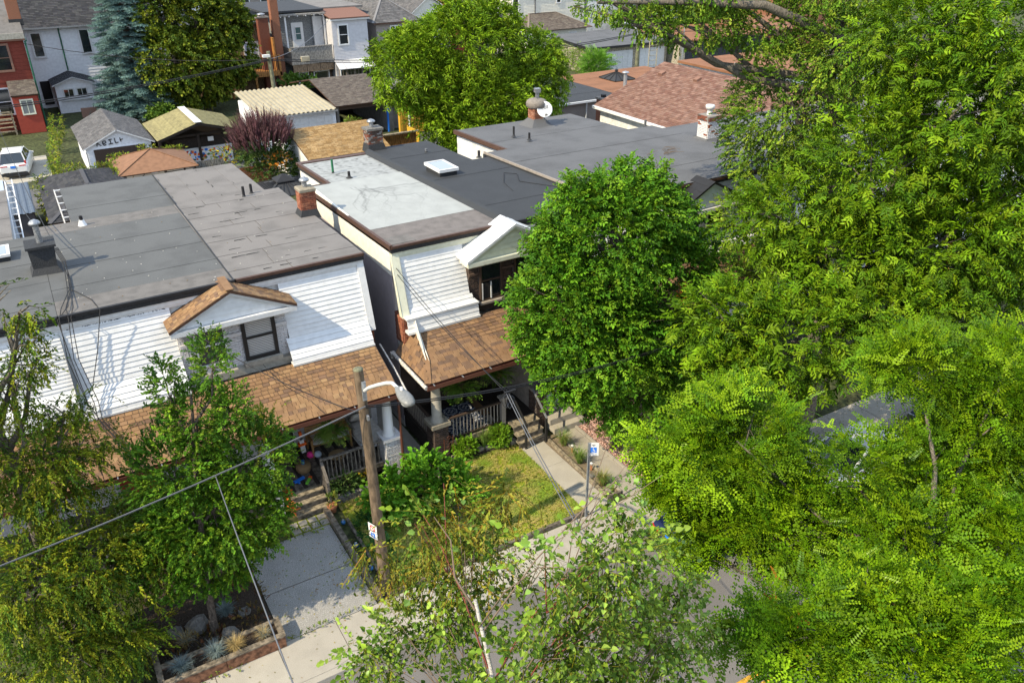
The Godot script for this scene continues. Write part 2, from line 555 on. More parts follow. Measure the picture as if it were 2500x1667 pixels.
func roof_face(parent: Node, a: Vector3, b: Vector3, c: Vector3, d: Vector3, tones: Array, tw: float, th: float, n_parts := 0, weights := []):
	# a, b: eave from left to right seen from outside; c, d: ridge from right to left (c == d for a triangle). A deck and its tabs.
	var u := (b - a).normalized()
	var n := u.cross(d - a if (d - a).length() > .01 else c - a).normalized()
	var v := n.cross(u)
	var poly := []
	for p in [a, b, c, d]: 
		var q := Vector2((p - a).dot(u), (p - a).dot(v))
		if poly.size() == 0 or (q - poly[-1]).length() > .01: poly.append(q)
	shingles(parent, a, u, v, poly, tw, th, tones, n_parts, weights)

func deck(st: SurfaceTool, loop: Array, thick := .06):
	var n: Vector3 = (loop[1] - loop[0]).cross(loop[2] - loop[0]).normalized()
	if n.y < 0: n = -n
	prism(st, loop, -n * thick)

func vent_pipe(label: String, at: Vector3, h: float, r: float, m: Material, group := "", cap := false, cone := false):
	var t := thing("vent_pipe", label, "vent pipe", at, 0, group)
	var st := S()
	lathe(st, at, [[r, 0], [r, h], [r * .75, h], [r * .75, h - .06], [0, h - .06]], 10)
	put("pipe", st, m, t)
	if cone:
		st = S()
		lathe(st, at, [[r * 2.6, 0], [r * 2.2, .03], [r * 1.3, .2], [r * 1.02, .2]], 12)
		put("flashing", st, M.frame_white, t)
	else:
		st = S()
		lathe(st, at, [[r * 2.4, .0], [r * 2.2, .012], [r * 1.2, .03], [r * 1.02, .1]], 12)
		put("flashing", st, M.flash_black, t)
	return t

func flue_cap(parent: Node, at: Vector3, h: float, r: float, m: Material):
	var st := S()
	lathe(st, at, [[r, 0], [r, h]], 12)
	put("flue", st, m, parent)
	st = S()
	lathe(st, at + Vector3(0, h, 0), [[r, 0], [r * 1.9, .02], [r * 2.0, .07], [r * 1.5, .12], [r * .4, .17], [0, .17]], 14)
	put("rain_cap", st, m, parent)

func rail(parent: Node, a: Vector3, b: Vector3, h: float, gap: float, rm: Material, bm: Material, bw := .035, lower := .1):
	# top rail, bottom rail and balusters between two points on the floor
	var st := S()
	beam(st, a + Vector3(0, h, 0), b + Vector3(0, h, 0), .09, .05)
	put("top_rail", st, rm, parent)
	st = S()
	beam(st, a + Vector3(0, lower, 0), b + Vector3(0, lower, 0), .06, .05)
	put("bottom_rail", st, rm, parent)
	var n := int((b - a).length() / gap)
	for i in range(1, n):
		st = S()
		var p := a.lerp(b, float(i) / n)
		obx(st, p + Vector3(0, (h + lower) / 2, 0), Vector3(bw, h - lower - .052, bw))
		put("baluster", st, bm, parent)

# ---------- foliage ----------
func leaf_shape(st: SurfaceTool, base: Vector3, along: Vector3, up: Vector3, l: float, w: float, tone: Color, fold := .25):
	var s := along.cross(up).normalized()
	var n := s.cross(along).normalized()
	var tip := base + along * l - n * l * .12
	var m1 := base + along * l * .36
	var m2 := base + along * l * .72 - n * l * .04
	st.set_color(tone)
	for sd in [-1.0, 1.0]:
		var e1: Vector3 = m1 + s * sd * w * .5 + n * w * fold
		var e2: Vector3 = m2 + s * sd * w * .34 + n * w * fold * .7
		for tri in [[base, m1, e1], [m1, m2, e2], [m1, e2, e1], [m2, tip, e2]]:
			var q: Array = tri if sd > 0 else [tri[0], tri[2], tri[1]]
			for v in q: st.add_vertex(v)

func sprig(key: String, n: int, size: float, leaf: float, aspect: float, droop: float, sd: int) -> Mesh:
	# a twig with n leaves round it
	if L.has(key): return L[key]
	var g := RandomNumberGenerator.new()
	g.seed = sd
	var st := S()
	for i in n:
		var t := (i + .6) / n
		var p := Vector3(0, 0, -size * t) + Vector3(0, -droop * size * t * t, 0)
		var a := g.randf_range(-1.25, 1.25) + (.9 if i % 2 else -.9)
		var al := Vector3(sin(a), g.randf_range(-.55, .35) - droop * .5, -absf(cos(a)) - .2).normalized()
		var up := Vector3(g.randf_range(-.5, .5), 1, g.randf_range(-.5, .5)).normalized()
		var k := g.randf_range(.8, 1.25)
		var l := leaf * g.randf_range(.7, 1.15)
		leaf_shape(st, p, al, up, l, l * aspect, Color(k, k, k))
	st.set_color(Color(.9, .55, .5))
	var s := .004 + size * .008
	quad(st, Vector3(-s, 0, 0), Vector3(-s * .4, -droop * size, -size), Vector3(s * .4, -droop * size, -size), Vector3(s, 0, 0))
	st.generate_normals()
	L[key] = st.commit()
	return L[key]

func frond(key: String, n: int, l: float, leaflets: int, sd: int) -> Mesh:
	# a tuft of feather leaves, as a honey locust carries them
	if L.has(key): return L[key]
	var g := RandomNumberGenerator.new()
	g.seed = sd
	var st := S()
	for i in n:
		var yaw := TAU * (i + g.randf_range(-.3, .3)) / n * .62 - .97
		var dir := Vector3(sin(yaw), g.randf_range(-.1, .45), -cos(yaw)).normalized()
		var ln := l * g.randf_range(.65, 1.15)
		var side := dir.cross(Vector3.UP).normalized().rotated(dir, g.randf_range(-.6, .6))
		var up := side.cross(dir)
		var k := g.randf_range(.8, 1.25)
		var p0 := Vector3(0, 0, -g.randf_range(0, l * .5))
		for j in leaflets:
			var t := (j + 1.0) / leaflets
			var p := p0 + dir * ln * t - up * ln * .35 * t * t
			var w := ln * .2 * (1.0 - .45 * t * t)
			var hw := ln / leaflets * .46
			st.set_color(Color(k, k, k) * g.randf_range(.92, 1.08))
			for sgn in [-1.0, 1.0]:
				var o: Vector3 = (side * sgn + dir * .3 + up * g.randf_range(-.55, .25)).normalized()
				var e := p + o * w
				var mid := p + o * w * .5 + up * .004
				if sgn > 0:
					for v in [p, mid - dir * hw, e, p, e, mid + dir * hw]: st.add_vertex(v)
				else:
					for v in [p, e, mid - dir * hw, p, mid + dir * hw, e]: st.add_vertex(v)
	st.generate_normals()
	L[key] = st.commit()
	return L[key]

func needles(key: String, l: float, sd: int) -> Mesh:
	if L.has(key): return L[key]
	var g := RandomNumberGenerator.new()
	g.seed = sd
	var st := S()
	for b in 5:
		var yaw := (b - 2) * .42 + g.randf_range(-.1, .1)
		var dir := Vector3(sin(yaw), g.randf_range(-.1, .15), -cos(yaw)).normalized()
		var ln := l * (1.0 - .16 * absf(b - 2)) * g.randf_range(.8, 1.1)
		for j in 12:
			var t := (j + .5) / 12.0
			var p := dir * ln * t - Vector3(0, ln * .15 * t * t, 0)
			var k := g.randf_range(.75, 1.25)
			st.set_color(Color(k, k, k))
			for q in 3:
				var a := g.randf_range(0, TAU)
				var o := (dir * .7 + Vector3(cos(a), sin(a) * .8 + .3, 0)).normalized() * l * .16
				var s := o.cross(dir).normalized() * l * .02
				for v in [p - s, p + o, p + s]: st.add_vertex(v)
	st.generate_normals()
	L[key] = st.commit()
	return L[key]

func blades(key: String, n: int, h: float, spread: float, w: float, sd: int) -> Mesh:
	# a tuft of grass blades that arch outwards
	if L.has(key): return L[key]
	var g := RandomNumberGenerator.new()
	g.seed = sd
	var st := S()
	for i in n:
		var a := g.randf_range(0, TAU)
		var o := Vector3(cos(a), 0, sin(a))
		var s := Vector3(-o.z, 0, o.x) * w * .5
		var hh := h * g.randf_range(.6, 1.1)
		var sp := spread * g.randf_range(.3, 1.2)
		var k := g.randf_range(.7, 1.25)
		st.set_color(Color(k, k, k))
		var p0 := o * g.randf_range(0, .06)
		var p1 := p0 + o * sp * .35 + Vector3(0, hh * .62, 0)
		var p2 := p0 + o * sp + Vector3(0, hh * g.randf_range(.55, 1.0), 0)
		quad(st, p0 - s, p1 - s * .8, p1 + s * .8, p0 + s)
		for v in [p1 - s * .8, p2, p1 + s * .8]: st.add_vertex(v)
	st.generate_normals()
	L[key] = st.commit()
	return L[key]

func scatter(called: String, parent: Node, mesh: Mesh, m: Material, xfs: Array, cols: Array) -> MultiMeshInstance3D:
	var mm := MultiMesh.new()
	mm.transform_format = MultiMesh.TRANSFORM_3D
	mm.use_colors = true
	mm.mesh = mesh
	mm.instance_count = xfs.size()
	for i in xfs.size():
		mm.set_instance_transform(i, xfs[i])
		mm.set_instance_color(i, cols[i])
	var o := MultiMeshInstance3D.new()
	o.name = called
	o.multimesh = mm
	o.material_override = m
	parent.add_child(o, true)
	stuff(o)
	if parent != self: o.transform = parent.global_transform.affine_inverse()
	return o

func crown(called: String, parent: Node, mesh: Mesh, m: Material, lobes: Array, count: int, size: float, tones: Array, sd: int, gap := .0, gap_scale := .6, up := .35, droop := 0.0, shell := .55):
	# sprigs through the volume of the lobes [centre, radii]; gap 0..1 leaves holes between clumps
	var g := RandomNumberGenerator.new()
	g.seed = sd
	var f := FastNoiseLite.new()
	f.seed = sd
	f.noise_type = FastNoiseLite.TYPE_SIMPLEX_SMOOTH
	f.frequency = gap_scale
	f.fractal_octaves = 2
	var total := 0.0
	var share := []
	for e in lobes:
		var r: Vector3 = e[1]
		var a: float = (r.x * r.y + r.y * r.z + r.x * r.z) * (e[2] if e.size() > 2 else 1.0)
		share.append(a)
		total += a
	var xfs := []
	var cols := []
	for li in lobes.size():
		var c: Vector3 = lobes[li][0]
		var r: Vector3 = lobes[li][1]
		var want := int(count * share[li] / total)
		var tries := 0
		var got := 0
		while got < want and tries < want * 8:
			tries += 1
			var d := Vector3(g.randfn(), g.randfn(), g.randfn()).normalized()
			var k := lerpf(shell, 1.0, pow(g.randf(), .6))
			k *= 1.0 + .14 * f.get_noise_3d(d.x * 3 + c.x, d.y * 3, d.z * 3 + c.z) * 2.0
			var p := c + d * r * k
			if gap > 0 and f.get_noise_3dv(p) < gap * .9 - .5: continue
			got += 1
			var out := (d / r).normalized()
			out = (out + Vector3(0, up - droop, 0) + Vector3(g.randfn(), g.randfn(), g.randfn()) * .38).normalized()
			var b := Basis.looking_at(out, Vector3(g.randf_range(-.4, .4), 1, g.randf_range(-.4, .4)) if absf(out.y) < .95 else Vector3.RIGHT)
			b = b.rotated(out, g.randf_range(-.9, .9))
			var s := size * g.randf_range(.7, 1.25)
			xfs.append(Transform3D(b.scaled(Vector3(s, s, s)), p))
			var t: Color = tones[g.randi() % tones.size()]
			var w := 1.0 + .35 * f.get_noise_3dv(p * .7)
			cols.append(t * w * g.randf_range(.62, 1.3))
	return scatter(called, parent, mesh, m, xfs, cols)

func limbs(parent: Node, base: Vector3, top: Vector3, r: float, lobes: Array, m: Material, sd: int, n_twigs := 5, lean := Vector3.ZERO, from := .3):
	# a tapered trunk and a limb with twigs into every lobe
	var g := RandomNumberGenerator.new()
	g.seed = sd
	var pts := []
	for i in 9:
		var t := i / 8.0
		pts.append(base.lerp(top, t) + lean * t * (1 - t) * 4 + Vector3(g.randf_range(-1, 1), 0, g.randf_range(-1, 1)) * r * .5 * t)
	var st := S()
	lathe(st, base - Vector3(0, .1, 0), [[r * 1.5, 0], [r * 1.15, .25], [r, .6]], 9)
	tube(st, pts, r, r * .3, 9)
	put("trunk", st, m, parent)
	for e in lobes:
		var c: Vector3 = e[0]
		var best := clampf((c.y - base.y) / maxf(.5, top.y - base.y) - .22, from, .95)
		var k := best * 8
		var a: Vector3 = pts[int(k)].lerp(pts[mini(8, int(k) + 1)], k - int(k))
		st = S()
		var mid := a.lerp(c, .5) + Vector3(g.randf_range(-.3, .3), -.15 * (c - a).length() * .5, g.randf_range(-.3, .3))
		tube(st, [a, mid, c], r * .42, r * .12, 6)
		var rad: Vector3 = e[1]
		for q in n_twigs:
			var d := Vector3(g.randfn(), g.randfn() * .7 + .25, g.randfn()).normalized()
			var e1 := c + d * rad * .92
			var s0 := mid.lerp(c, g.randf_range(.3, 1.0))
			tube(st, [s0, s0.lerp(e1, .5) + Vector3(0, .1, 0), e1], r * .13, r * .03, 4, false)
		put("limb", st, m, parent)

func shrub(called: String, label: String, cat: String, at: Vector3, radii: Vector3, mesh: Mesh, m: Material, count: int, size: float, tones: Array, sd: int, group := "", stem := true):
	var t := thing(called, label, cat, at, 0, group)
	crown("foliage", t, mesh, m, [[at + Vector3(0, radii.y * .95, 0), radii]], count, size, tones, sd, .1, 1.5, .4, 0, .4)
	if stem:
		var g := RandomNumberGenerator.new()
		g.seed = sd
		var st := S()
		for i in 6:
			var e := at + Vector3(g.randf_range(-.6, .6) * radii.x, radii.y * g.randf_range(.9, 1.6), g.randf_range(-.6, .6) * radii.z)
			tube(st, [at - Vector3(0, .03, 0), at.lerp(e, .5) + Vector3(0, .05, 0), e], .018, .006, 4)
		put("stem", st, M.twig, t)
	return t

# ---------- a car, nose towards +z in its own frame ----------
func car(label: String, at: Vector3, turn: float, len: float, wid: float, hgt: float, paint: Material, suv: bool, group := ""):
	var t := thing("parked_car", label, "car", at, turn, group)
	var hw := wid / 2
	var g := .24
	var belt := hgt * .60
	# stations along the length (z), each: z, bottom, waist, half width at waist
	var zs := [[-.5, .42, .56, .80], [-.488, .30, .585, .9], [-.45, .26, .60, .97], [-.3, .22, .605, 1.0], [0, .20, .60, 1.0], [.22, .20, .59, 1.0], [.36, .22, .54, .98], [.46, .26, .46, .92], [.492, .32, .40, .82], [.5, .38, .36, .72]]
	if suv: zs = [[-.5, .36, .50, .84], [-.494, .26, .60, .93], [-.47, .24, .625, .97], [-.3, .23, .63, 1.0], [0, .22, .625, 1.0], [.22, .22, .615, 1.0], [.36, .23, .58, .98], [.46, .27, .52, .93], [.49, .32, .45, .85], [.5, .38, .40, .75]]
	var st := S()
	var rings := []
	for e in zs:
		var b: float = e[1] * hgt * .9 if not suv else e[1] * hgt * .8
		var w: float = e[2] * hgt
		var x: float = hw * e[3]
		var z: float = e[0] * len
		rings.append([Vector3(-x * .9, b, z), Vector3(-x, b + .12, z), Vector3(-x, lerpf(b, w, .62), z), Vector3(-x * .95, w - .03, z), Vector3(-x * .86, w, z), Vector3(x * .86, w, z), Vector3(x * .95, w - .03, z), Vector3(x, lerpf(b, w, .62), z), Vector3(x, b + .12, z), Vector3(x * .9, b, z)])
	st.set_smooth_group(2)
	for i in rings.size() - 1:
		for k in 9: quad(st, rings[i][k], rings[i][k + 1], rings[i + 1][k + 1], rings[i + 1][k])
	st.set_smooth_group(-1)
	for r in [rings[0], rings[-1]]:
		for k in range(1, 9):
			for v in [r[0], r[k], r[k + 1]]: st.add_vertex(v)
	putl("body", st, paint, t)
	# cabin: roof panel, pillars and glass
	var za := -.40 * len if not suv else -.465 * len
	var zb := -.24 * len if not suv else -.38 * len
	var zc := .04 * len
	var zd := .24 * len
	var xr := hw * .70
	var xb := hw * .86
	st = S()
	var rt := []
	for q in [[zb, 1.0], [lerpf(zb, zc, .3), 1.012], [lerpf(zb, zc, .7), 1.008], [zc, .985]]:
		rt.append([Vector3(-xr, hgt * q[1] - .05, q[0]), Vector3(-xr * .85, hgt * q[1], q[0]), Vector3(xr * .85, hgt * q[1], q[0]), Vector3(xr, hgt * q[1] - .05, q[0])])
	for i in 3:
		for k in 3: quad(st, rt[i][k], rt[i][k + 1], rt[i + 1][k + 1], rt[i + 1][k])
	for s in [-1.0, 1.0]:
		for q in [[zb, za], [zc, zd], [lerpf(zb, zc, .45), lerpf(zb, zc, .45)]]:
			beam(st, Vector3(s * xr, hgt - .05, q[0]), Vector3(s * xb, hgt * .60, q[1]), .07, .06)
	putl("roof", st, paint, t)
	var gl := [[[Vector3(-xr * .93, hgt - .04, zb - .02), Vector3(xr * .93, hgt - .04, zb - .02), Vector3(xb * .92, hgt * .61, za), Vector3(-xb * .92, hgt * .61, za)], "rear_window"], [[Vector3(xr * .93, hgt - .05, zc), Vector3(-xr * .93, hgt - .05, zc), Vector3(-xb * .92, hgt * .6, zd), Vector3(xb * .92, hgt * .6, zd)], "windscreen"]]
	for s in [-1.0, 1.0]:
		gl.append([[Vector3(s * xr, hgt - .06, zb), Vector3(s * xr, hgt - .06, zc), Vector3(s * xb, hgt * .6, zd), Vector3(s * xb, hgt * .6, za)], "side_window"])
	for e in gl:
		st = S()
		var nn: Vector3 = (e[0][1] - e[0][0]).cross(e[0][2] - e[0][0]).normalized()
		prism(st, e[0], -nn * .015)
		putl(e[1], st, M.glass_dark, t)
	for s in [-1.0, 1.0]:
		for z in [-.31 * len, .31 * len]:
			st = S()
			var q := Basis(Vector3.FORWARD, PI / 2 * s)
			lathe(st, Vector3(s * (hw - .22), .33, z), [[0, 0], [.3, 0], [.33, .03], [.33, .2], [.3, .225], [.21, .225], [.21, .2], [0, .2]], 18, Basis(Vector3.FORWARD, -PI / 2 * s))
			var w := putl("wheel", st, M.tyre, t)
			st = S()
			lathe(st, Vector3(s * (hw - .01), .33, z), [[0, .012], [.08, .02], [.2, .0]], 10, Basis(Vector3.FORWARD, -PI / 2 * s))
			putl("rim", st, M.zinc, w)
		st = S()
		if suv:
			obx(st, Vector3(s * hw * .84, hgt * .60, -.482 * len), Vector3(.1, .42, .1))
			obx(st, Vector3(s * hw * .60, hgt * .545, -.497 * len), Vector3(.42, .07, .04))
		else:
			obx(st, Vector3(s * hw * .72, hgt * .49, -.494 * len), Vector3(.3, .13, .06))
		putl("tail_light", st, M.red_light, t)
		st = S()
		obx(st, Vector3(s * hw * .68, hgt * .40, .487 * len), Vector3(.36, .12, .08))
		putl("headlight", st, M.glass_dark, t)
		st = S()
		obx(st, Vector3(s * (hw + .08), hgt * .64, .16 * len), Vector3(.2, .13, .1))
		putl("mirror", st, paint, t)
	st = S()
	obx(st, Vector3(0, .33 if suv else .36, -.496 * len), Vector3(wid * .86, .2, .07))
	obx(st, Vector3(0, .3, .496 * len), Vector3(wid * .72, .14, .06))
	putl("bumper_trim", st, M.edge_black, t)
	st = S()
	obx(st, Vector3(0, hgt * .5, -.503 * len), Vector3(.34, .16, .02))
	putl("licence_plate", st, M.plastic_blue, t)
	return t
func _ready():
	rng.seed = 7
	textures()
	# camera, sky, sun, exposure
	var cam := Camera3D.new()
	cam.name = "camera"
	add_child(cam)
	cam.position = Vector3(0, 16.5, 0)
	cam.rotation = Vector3(deg_to_rad(-28.128), deg_to_rad(-30.832), deg_to_rad(-.331))
	cam.fov = 45.416
	cam.near = .1
	cam.far = 900
	cam.current = true
	var sky := ProceduralSkyMaterial.new()
	sky.sky_top_color = Color(.62, .69, .79)
	sky.sky_horizon_color = Color(.92, .93, .94)
	sky.sky_curve = .12
	sky.ground_horizon_color = Color(.5, .5, .46)
	sky.ground_bottom_color = Color(.22, .24, .2)
	sky.sun_angle_max = 2
	var env := Environment.new()
	env.background_mode = Environment.BG_SKY
	env.sky = Sky.new()
	env.sky.sky_material = sky
	env.background_energy_multiplier = 1.95
	env.ambient_light_source = Environment.AMBIENT_SOURCE_SKY
	env.tonemap_mode = Environment.TONE_MAPPER_LINEAR
	env.tonemap_exposure = 1.45
	env.sdfgi_enabled = true
	env.ssao_enabled = true
	env.ssil_enabled = true
	var we := WorldEnvironment.new()
	we.name = "world"
	we.environment = env
	add_child(we)
	var sun := DirectionalLight3D.new()
	sun.name = "sun"
	sun.light_energy = 1.6
	sun.light_color = Color(1.0, .94, .82)
	sun.light_angular_distance = .5
	sun.shadow_enabled = true
	add_child(sun)
	var e := deg_to_rad(43.5)
	var a := deg_to_rad(8.0)
	sun.look_at_from_position(Vector3.ZERO, Vector3(cos(e) * cos(a), -sin(e), -cos(e) * sin(a)))
	materials()
	ground()
	left_row()
	right_pair()
	far_pair()
	street()
	front_yards()
	left_porch()
	right_porch()
	backyards()
	back_houses()
	trees()
	wires()
# ---------- the ground ----------
func sheet(called: String, x0: float, x1: float, d0: float, d1: float, y: float, m: Material, thick := .1, parent: Node = self) -> MeshInstance3D:
	var st := S()
	bx(st, x0, x1, y - thick, y, d0, d1)
	if parent == self: return struct(called, st, m)
	return put(called, st, m, parent)

func ground():
	sheet("ground", -400, 600, -120, 900, -.2, M.yard, .2)
	sheet("road", -90, 160, 3.2, 14.02, -.13, M.asphalt, .06)
	for y in [8.42, 8.72]: sheet("road_marking", -90, 160, y, y + .12, -.126, M.paint_yellow, .004)
	sheet("verge", -90, 160, -60, 3.05, -.02, M.yard, .16)
	sheet("kerb", -90, 160, 3.05, 3.2, .0, M.concrete_b, .16)
	var far_kerb = sheet("kerb", -90, 160, 14.02, 14.2, -.006, M.concrete_b, .16)
	# the pavement: poured slabs with open joints
	var walk = sheet("pavement", -60, 90, 14.2, 15.62, -.016, M.soil, .14)
	var x := -8.6
	while x < 40:
		var st := S()
		var w := 1.56
		var t := rr(-.004, .004)
		bx(st, x + .008, x + w - .008, -.014, t, 14.206, 15.61)
		put("slab", st, M.concrete if rng.randf() < .6 else M.concrete_b, walk)
		x += w
	sheet("yards", -150, 260, 15.62, 330, -.03, M.yard, .16)
	sheet("lane", -60, 120, 57.0, 61.6, .0, M.lane, .03)

# ---------- the row of houses ----------
func ry(d: float) -> float:
	return 6.93 - .036 * (d - 23.0)

func roof_slab(parent: Node, called: String, x0: float, x1: float, d0: float, d1: float, lift: float, m: Material, thick := .12, drop := 0.0):
	var st := S()
	var a := ry(d0) + lift - drop
	var b := ry(d1) + lift - drop
	hexa(st, [P(x0, a - thick, d0), P(x1, a - thick, d0), P(x1, b - thick, d1), P(x0, b - thick, d1), P(x0, a, d0), P(x1, a, d0), P(x1, b, d1), P(x0, b, d1)])
	return put(called, st, m, parent)

func strips(parent: Node, x0: float, x1: float, d0: float, d1: float, step: float, mats: Array, drop := 0.0, cut := 0.0, along := false):
	# membrane laid in overlapping strips, each a few millimetres proud of the next
	var n := maxi(1, int(round(((x1 - x0) if along else (d1 - d0)) / step)))
	for i in n:
		var m: Material = mats[i % mats.size()] if mats.size() > 1 else mats[0]
		var l := .006 + .009 * (i % 2) + rr(0, .003)
		if along:
			var a := lerpf(x0, x1, float(i) / n)
			var b := lerpf(x0, x1, float(i + 1) / n)
			roof_slab(parent, "roof_strip", a + .004, b - .002 + .02, d0, d1, l, m, .02, drop)
			continue
		var a := lerpf(d0, d1, float(i) / n)
		var b := lerpf(d0, d1, float(i + 1) / n)
		if cut > 0:
			var c := x0 + (x1 - x0) * rr(.25, .75)
			roof_slab(parent, "roof_strip", x0, c - .008, a + .003, b - .003, l, m, .02, drop)
			roof_slab(parent, "roof_strip", c + .008, x1, a + .003, b - .003, l + .004, m, .02, drop)
		else:
			roof_slab(parent, "roof_strip", x0, x1, a + .003, b - .003, l, m, .02, drop)

var mansard := [[22.93, 6.58], [22.45, 4.86]]
var skirt := [[22.45, 4.86], [22.22, 4.56], [22.05, 4.30], [22.03, 4.16]]

func front_edge(t: Node, x0: float, x1: float, edge: Material, trim: Material):
	var st := S()
	bx(st, x0, x1, 6.58, 6.87, 22.86, 22.96)
	put("frieze_board", st, trim, t)
	st = S()
	bx(st, x0, x1, 6.50, 6.58, 22.885, 22.96)
	put("frieze_moulding", st, trim, t)
	st = S()
	bx(st, x0 - .02, x1 + .02, 6.87, 6.955, 22.77, 22.87)
	put("roof_edge", st, edge, t)

func corner_board(t: Node, x0: float, x1: float, m: Material, bottom := 4.5):
	var st := S()
	var loop := []
	for e in [[22.86, 6.60], [22.36, 4.83], [22.28, bottom], [22.52, bottom], [22.98, 6.60]]: loop.append(P(x0, e[1], e[0]))
	prism(st, loop, Vector3(x1 - x0, 0, 0))
	put("corner_board", st, m, t)

func gable_dormer(t: Node, x0: float, x1: float, xm: float, eave_y: float, peak_y: float, face: Material, trim: Material, roof_tones: Array, plain: Material = null):
	# pediment, cornice, and a roof that runs back into the mansard
	var df := 21.98
	var fl := P(x0, eave_y, df)
	var fr2 := P(x1, eave_y, df)
	var pk := P(xm, peak_y, df)
	var back := P(0, 0, 1.05)
	var st := S()
	for e in [[fl, pk], [pk, fr2]]:
		prism(st, [e[0], e[1], e[1] + back, e[0] + back], Vector3(0, -.07, 0))
	put("roof_deck", st, M.edge_brown if plain == null else plain, t)
	if plain == null:
		roof_face(t, fl + back * .8, fl, pk, pk + back, roof_tones, .18, .12, 90)
		roof_face(t, fr2, fr2 + back * .8, pk + back, pk, roof_tones, .18, .12, 90)
		st = S()
		beam(st, pk + Vector3(0, .03, 0), pk + back + Vector3(0, .03, 0), .22, .03)
		put("ridge_cap", st, M.tan_b, t)
	else:
		for i in 6:
			for e in [[fl, pk], [fr2, pk]]:
				st = S()
				var a: Vector3 = e[0].lerp(e[1], i / 6.0)
				var b: Vector3 = e[0].lerp(e[1], (i + 1) / 6.0)
				prism(st, [a + Vector3(0, .012, 0), b + Vector3(0, .004, 0), b + back + Vector3(0, .004, 0), a + back + Vector3(0, .012, 0)], Vector3(0, .012, 0))
				put("roof_panel", st, plain, t)
	# raking boards
	for e in [[fl, pk], [fr2, pk]]:
		st = S()
		var a: Vector3 = e[0] + Vector3(0, -.16, -.05)
		var b: Vector3 = e[1] + Vector3(0, -.16, -.05)
		prism(st, [a, b, b + Vector3(0, .085, 0), a + Vector3(0, .085, 0)], P(0, 0, .06))
		put("raking_board", st, trim, t)
	# boards of the pediment
	var n := 5
	for i in n:
		var ya := lerpf(eave_y - .05, peak_y - .12, float(i) / n)
		var yb := lerpf(eave_y - .05, peak_y - .12, float(i + 1) / n)
		var ka := float(i) / n
		var kb := float(i + 1) / n
		st = S()
		prism(st, [P(lerpf(x0 + .1, xm, ka), ya, 22.13), P(lerpf(x1 - .1, xm, ka), ya, 22.13), P(lerpf(x1 - .1, xm, kb), yb, 22.15), P(lerpf(x0 + .1, xm, kb), yb, 22.15)], P(0, 0, .03))
		put("gable_board", st, face, t)
	st = S()
	bx(st, x0 + .02, x1 - .02, eave_y - .2, eave_y - .06, 21.99, 22.6)
	put("cornice", st, trim, t)
	st = S()
	bx(st, x0 + .14, x1 - .14, eave_y - .32, eave_y - .2, 22.2, 22.6)
	put("cornice", st, trim, t)

func porch_roof(t: Node, x0: float, x1: float, eave_y: float, tones: Array, n_parts: int, weights: Array, gutter: Material, top_y := 4.12):
	var e := P(0, eave_y, 20.2)
	var h := P(0, top_y, 22.12)
	var st := S()
	deck(st, [P(x0, eave_y, 20.2), P(x1, eave_y, 20.2), P(x1, top_y, 22.12), P(x0, top_y, 22.12)], .09)
	put("porch_roof", st, M.soffit, t)
	roof_face(t, P(x0, e.y, 20.17), P(x1, e.y, 20.17), P(x1, h.y, 22.12), P(x0, h.y, 22.12), tones, .2, .142, n_parts, weights)
	st = S()
	bx(st, x0, x1, eave_y - .26, eave_y - .1, 20.24, 20.3)
	bx(st, x0, x1, eave_y - .26, eave_y - .24, 20.3, 22.9)
	put("soffit", st, M.soffit, t)
	st = S()
	bx(st, x0, x1, eave_y - .15, eave_y - .135, 20.08, 20.22)
	bx(st, x0, x1, eave_y - .135, eave_y - .02, 20.08, 20.095)
	bx(st, x0, x1, eave_y - .135, eave_y - .02, 20.215, 20.23)
	var g := put("gutter", st, gutter, t)
	var x := x0 + .3
	while x < x1:
		st = S()
		bx(st, x, x + .03, eave_y - .03, eave_y - .012, 20.078, 20.235)
		put("gutter_strap", st, M.galvanised, g)
		x += 1.1

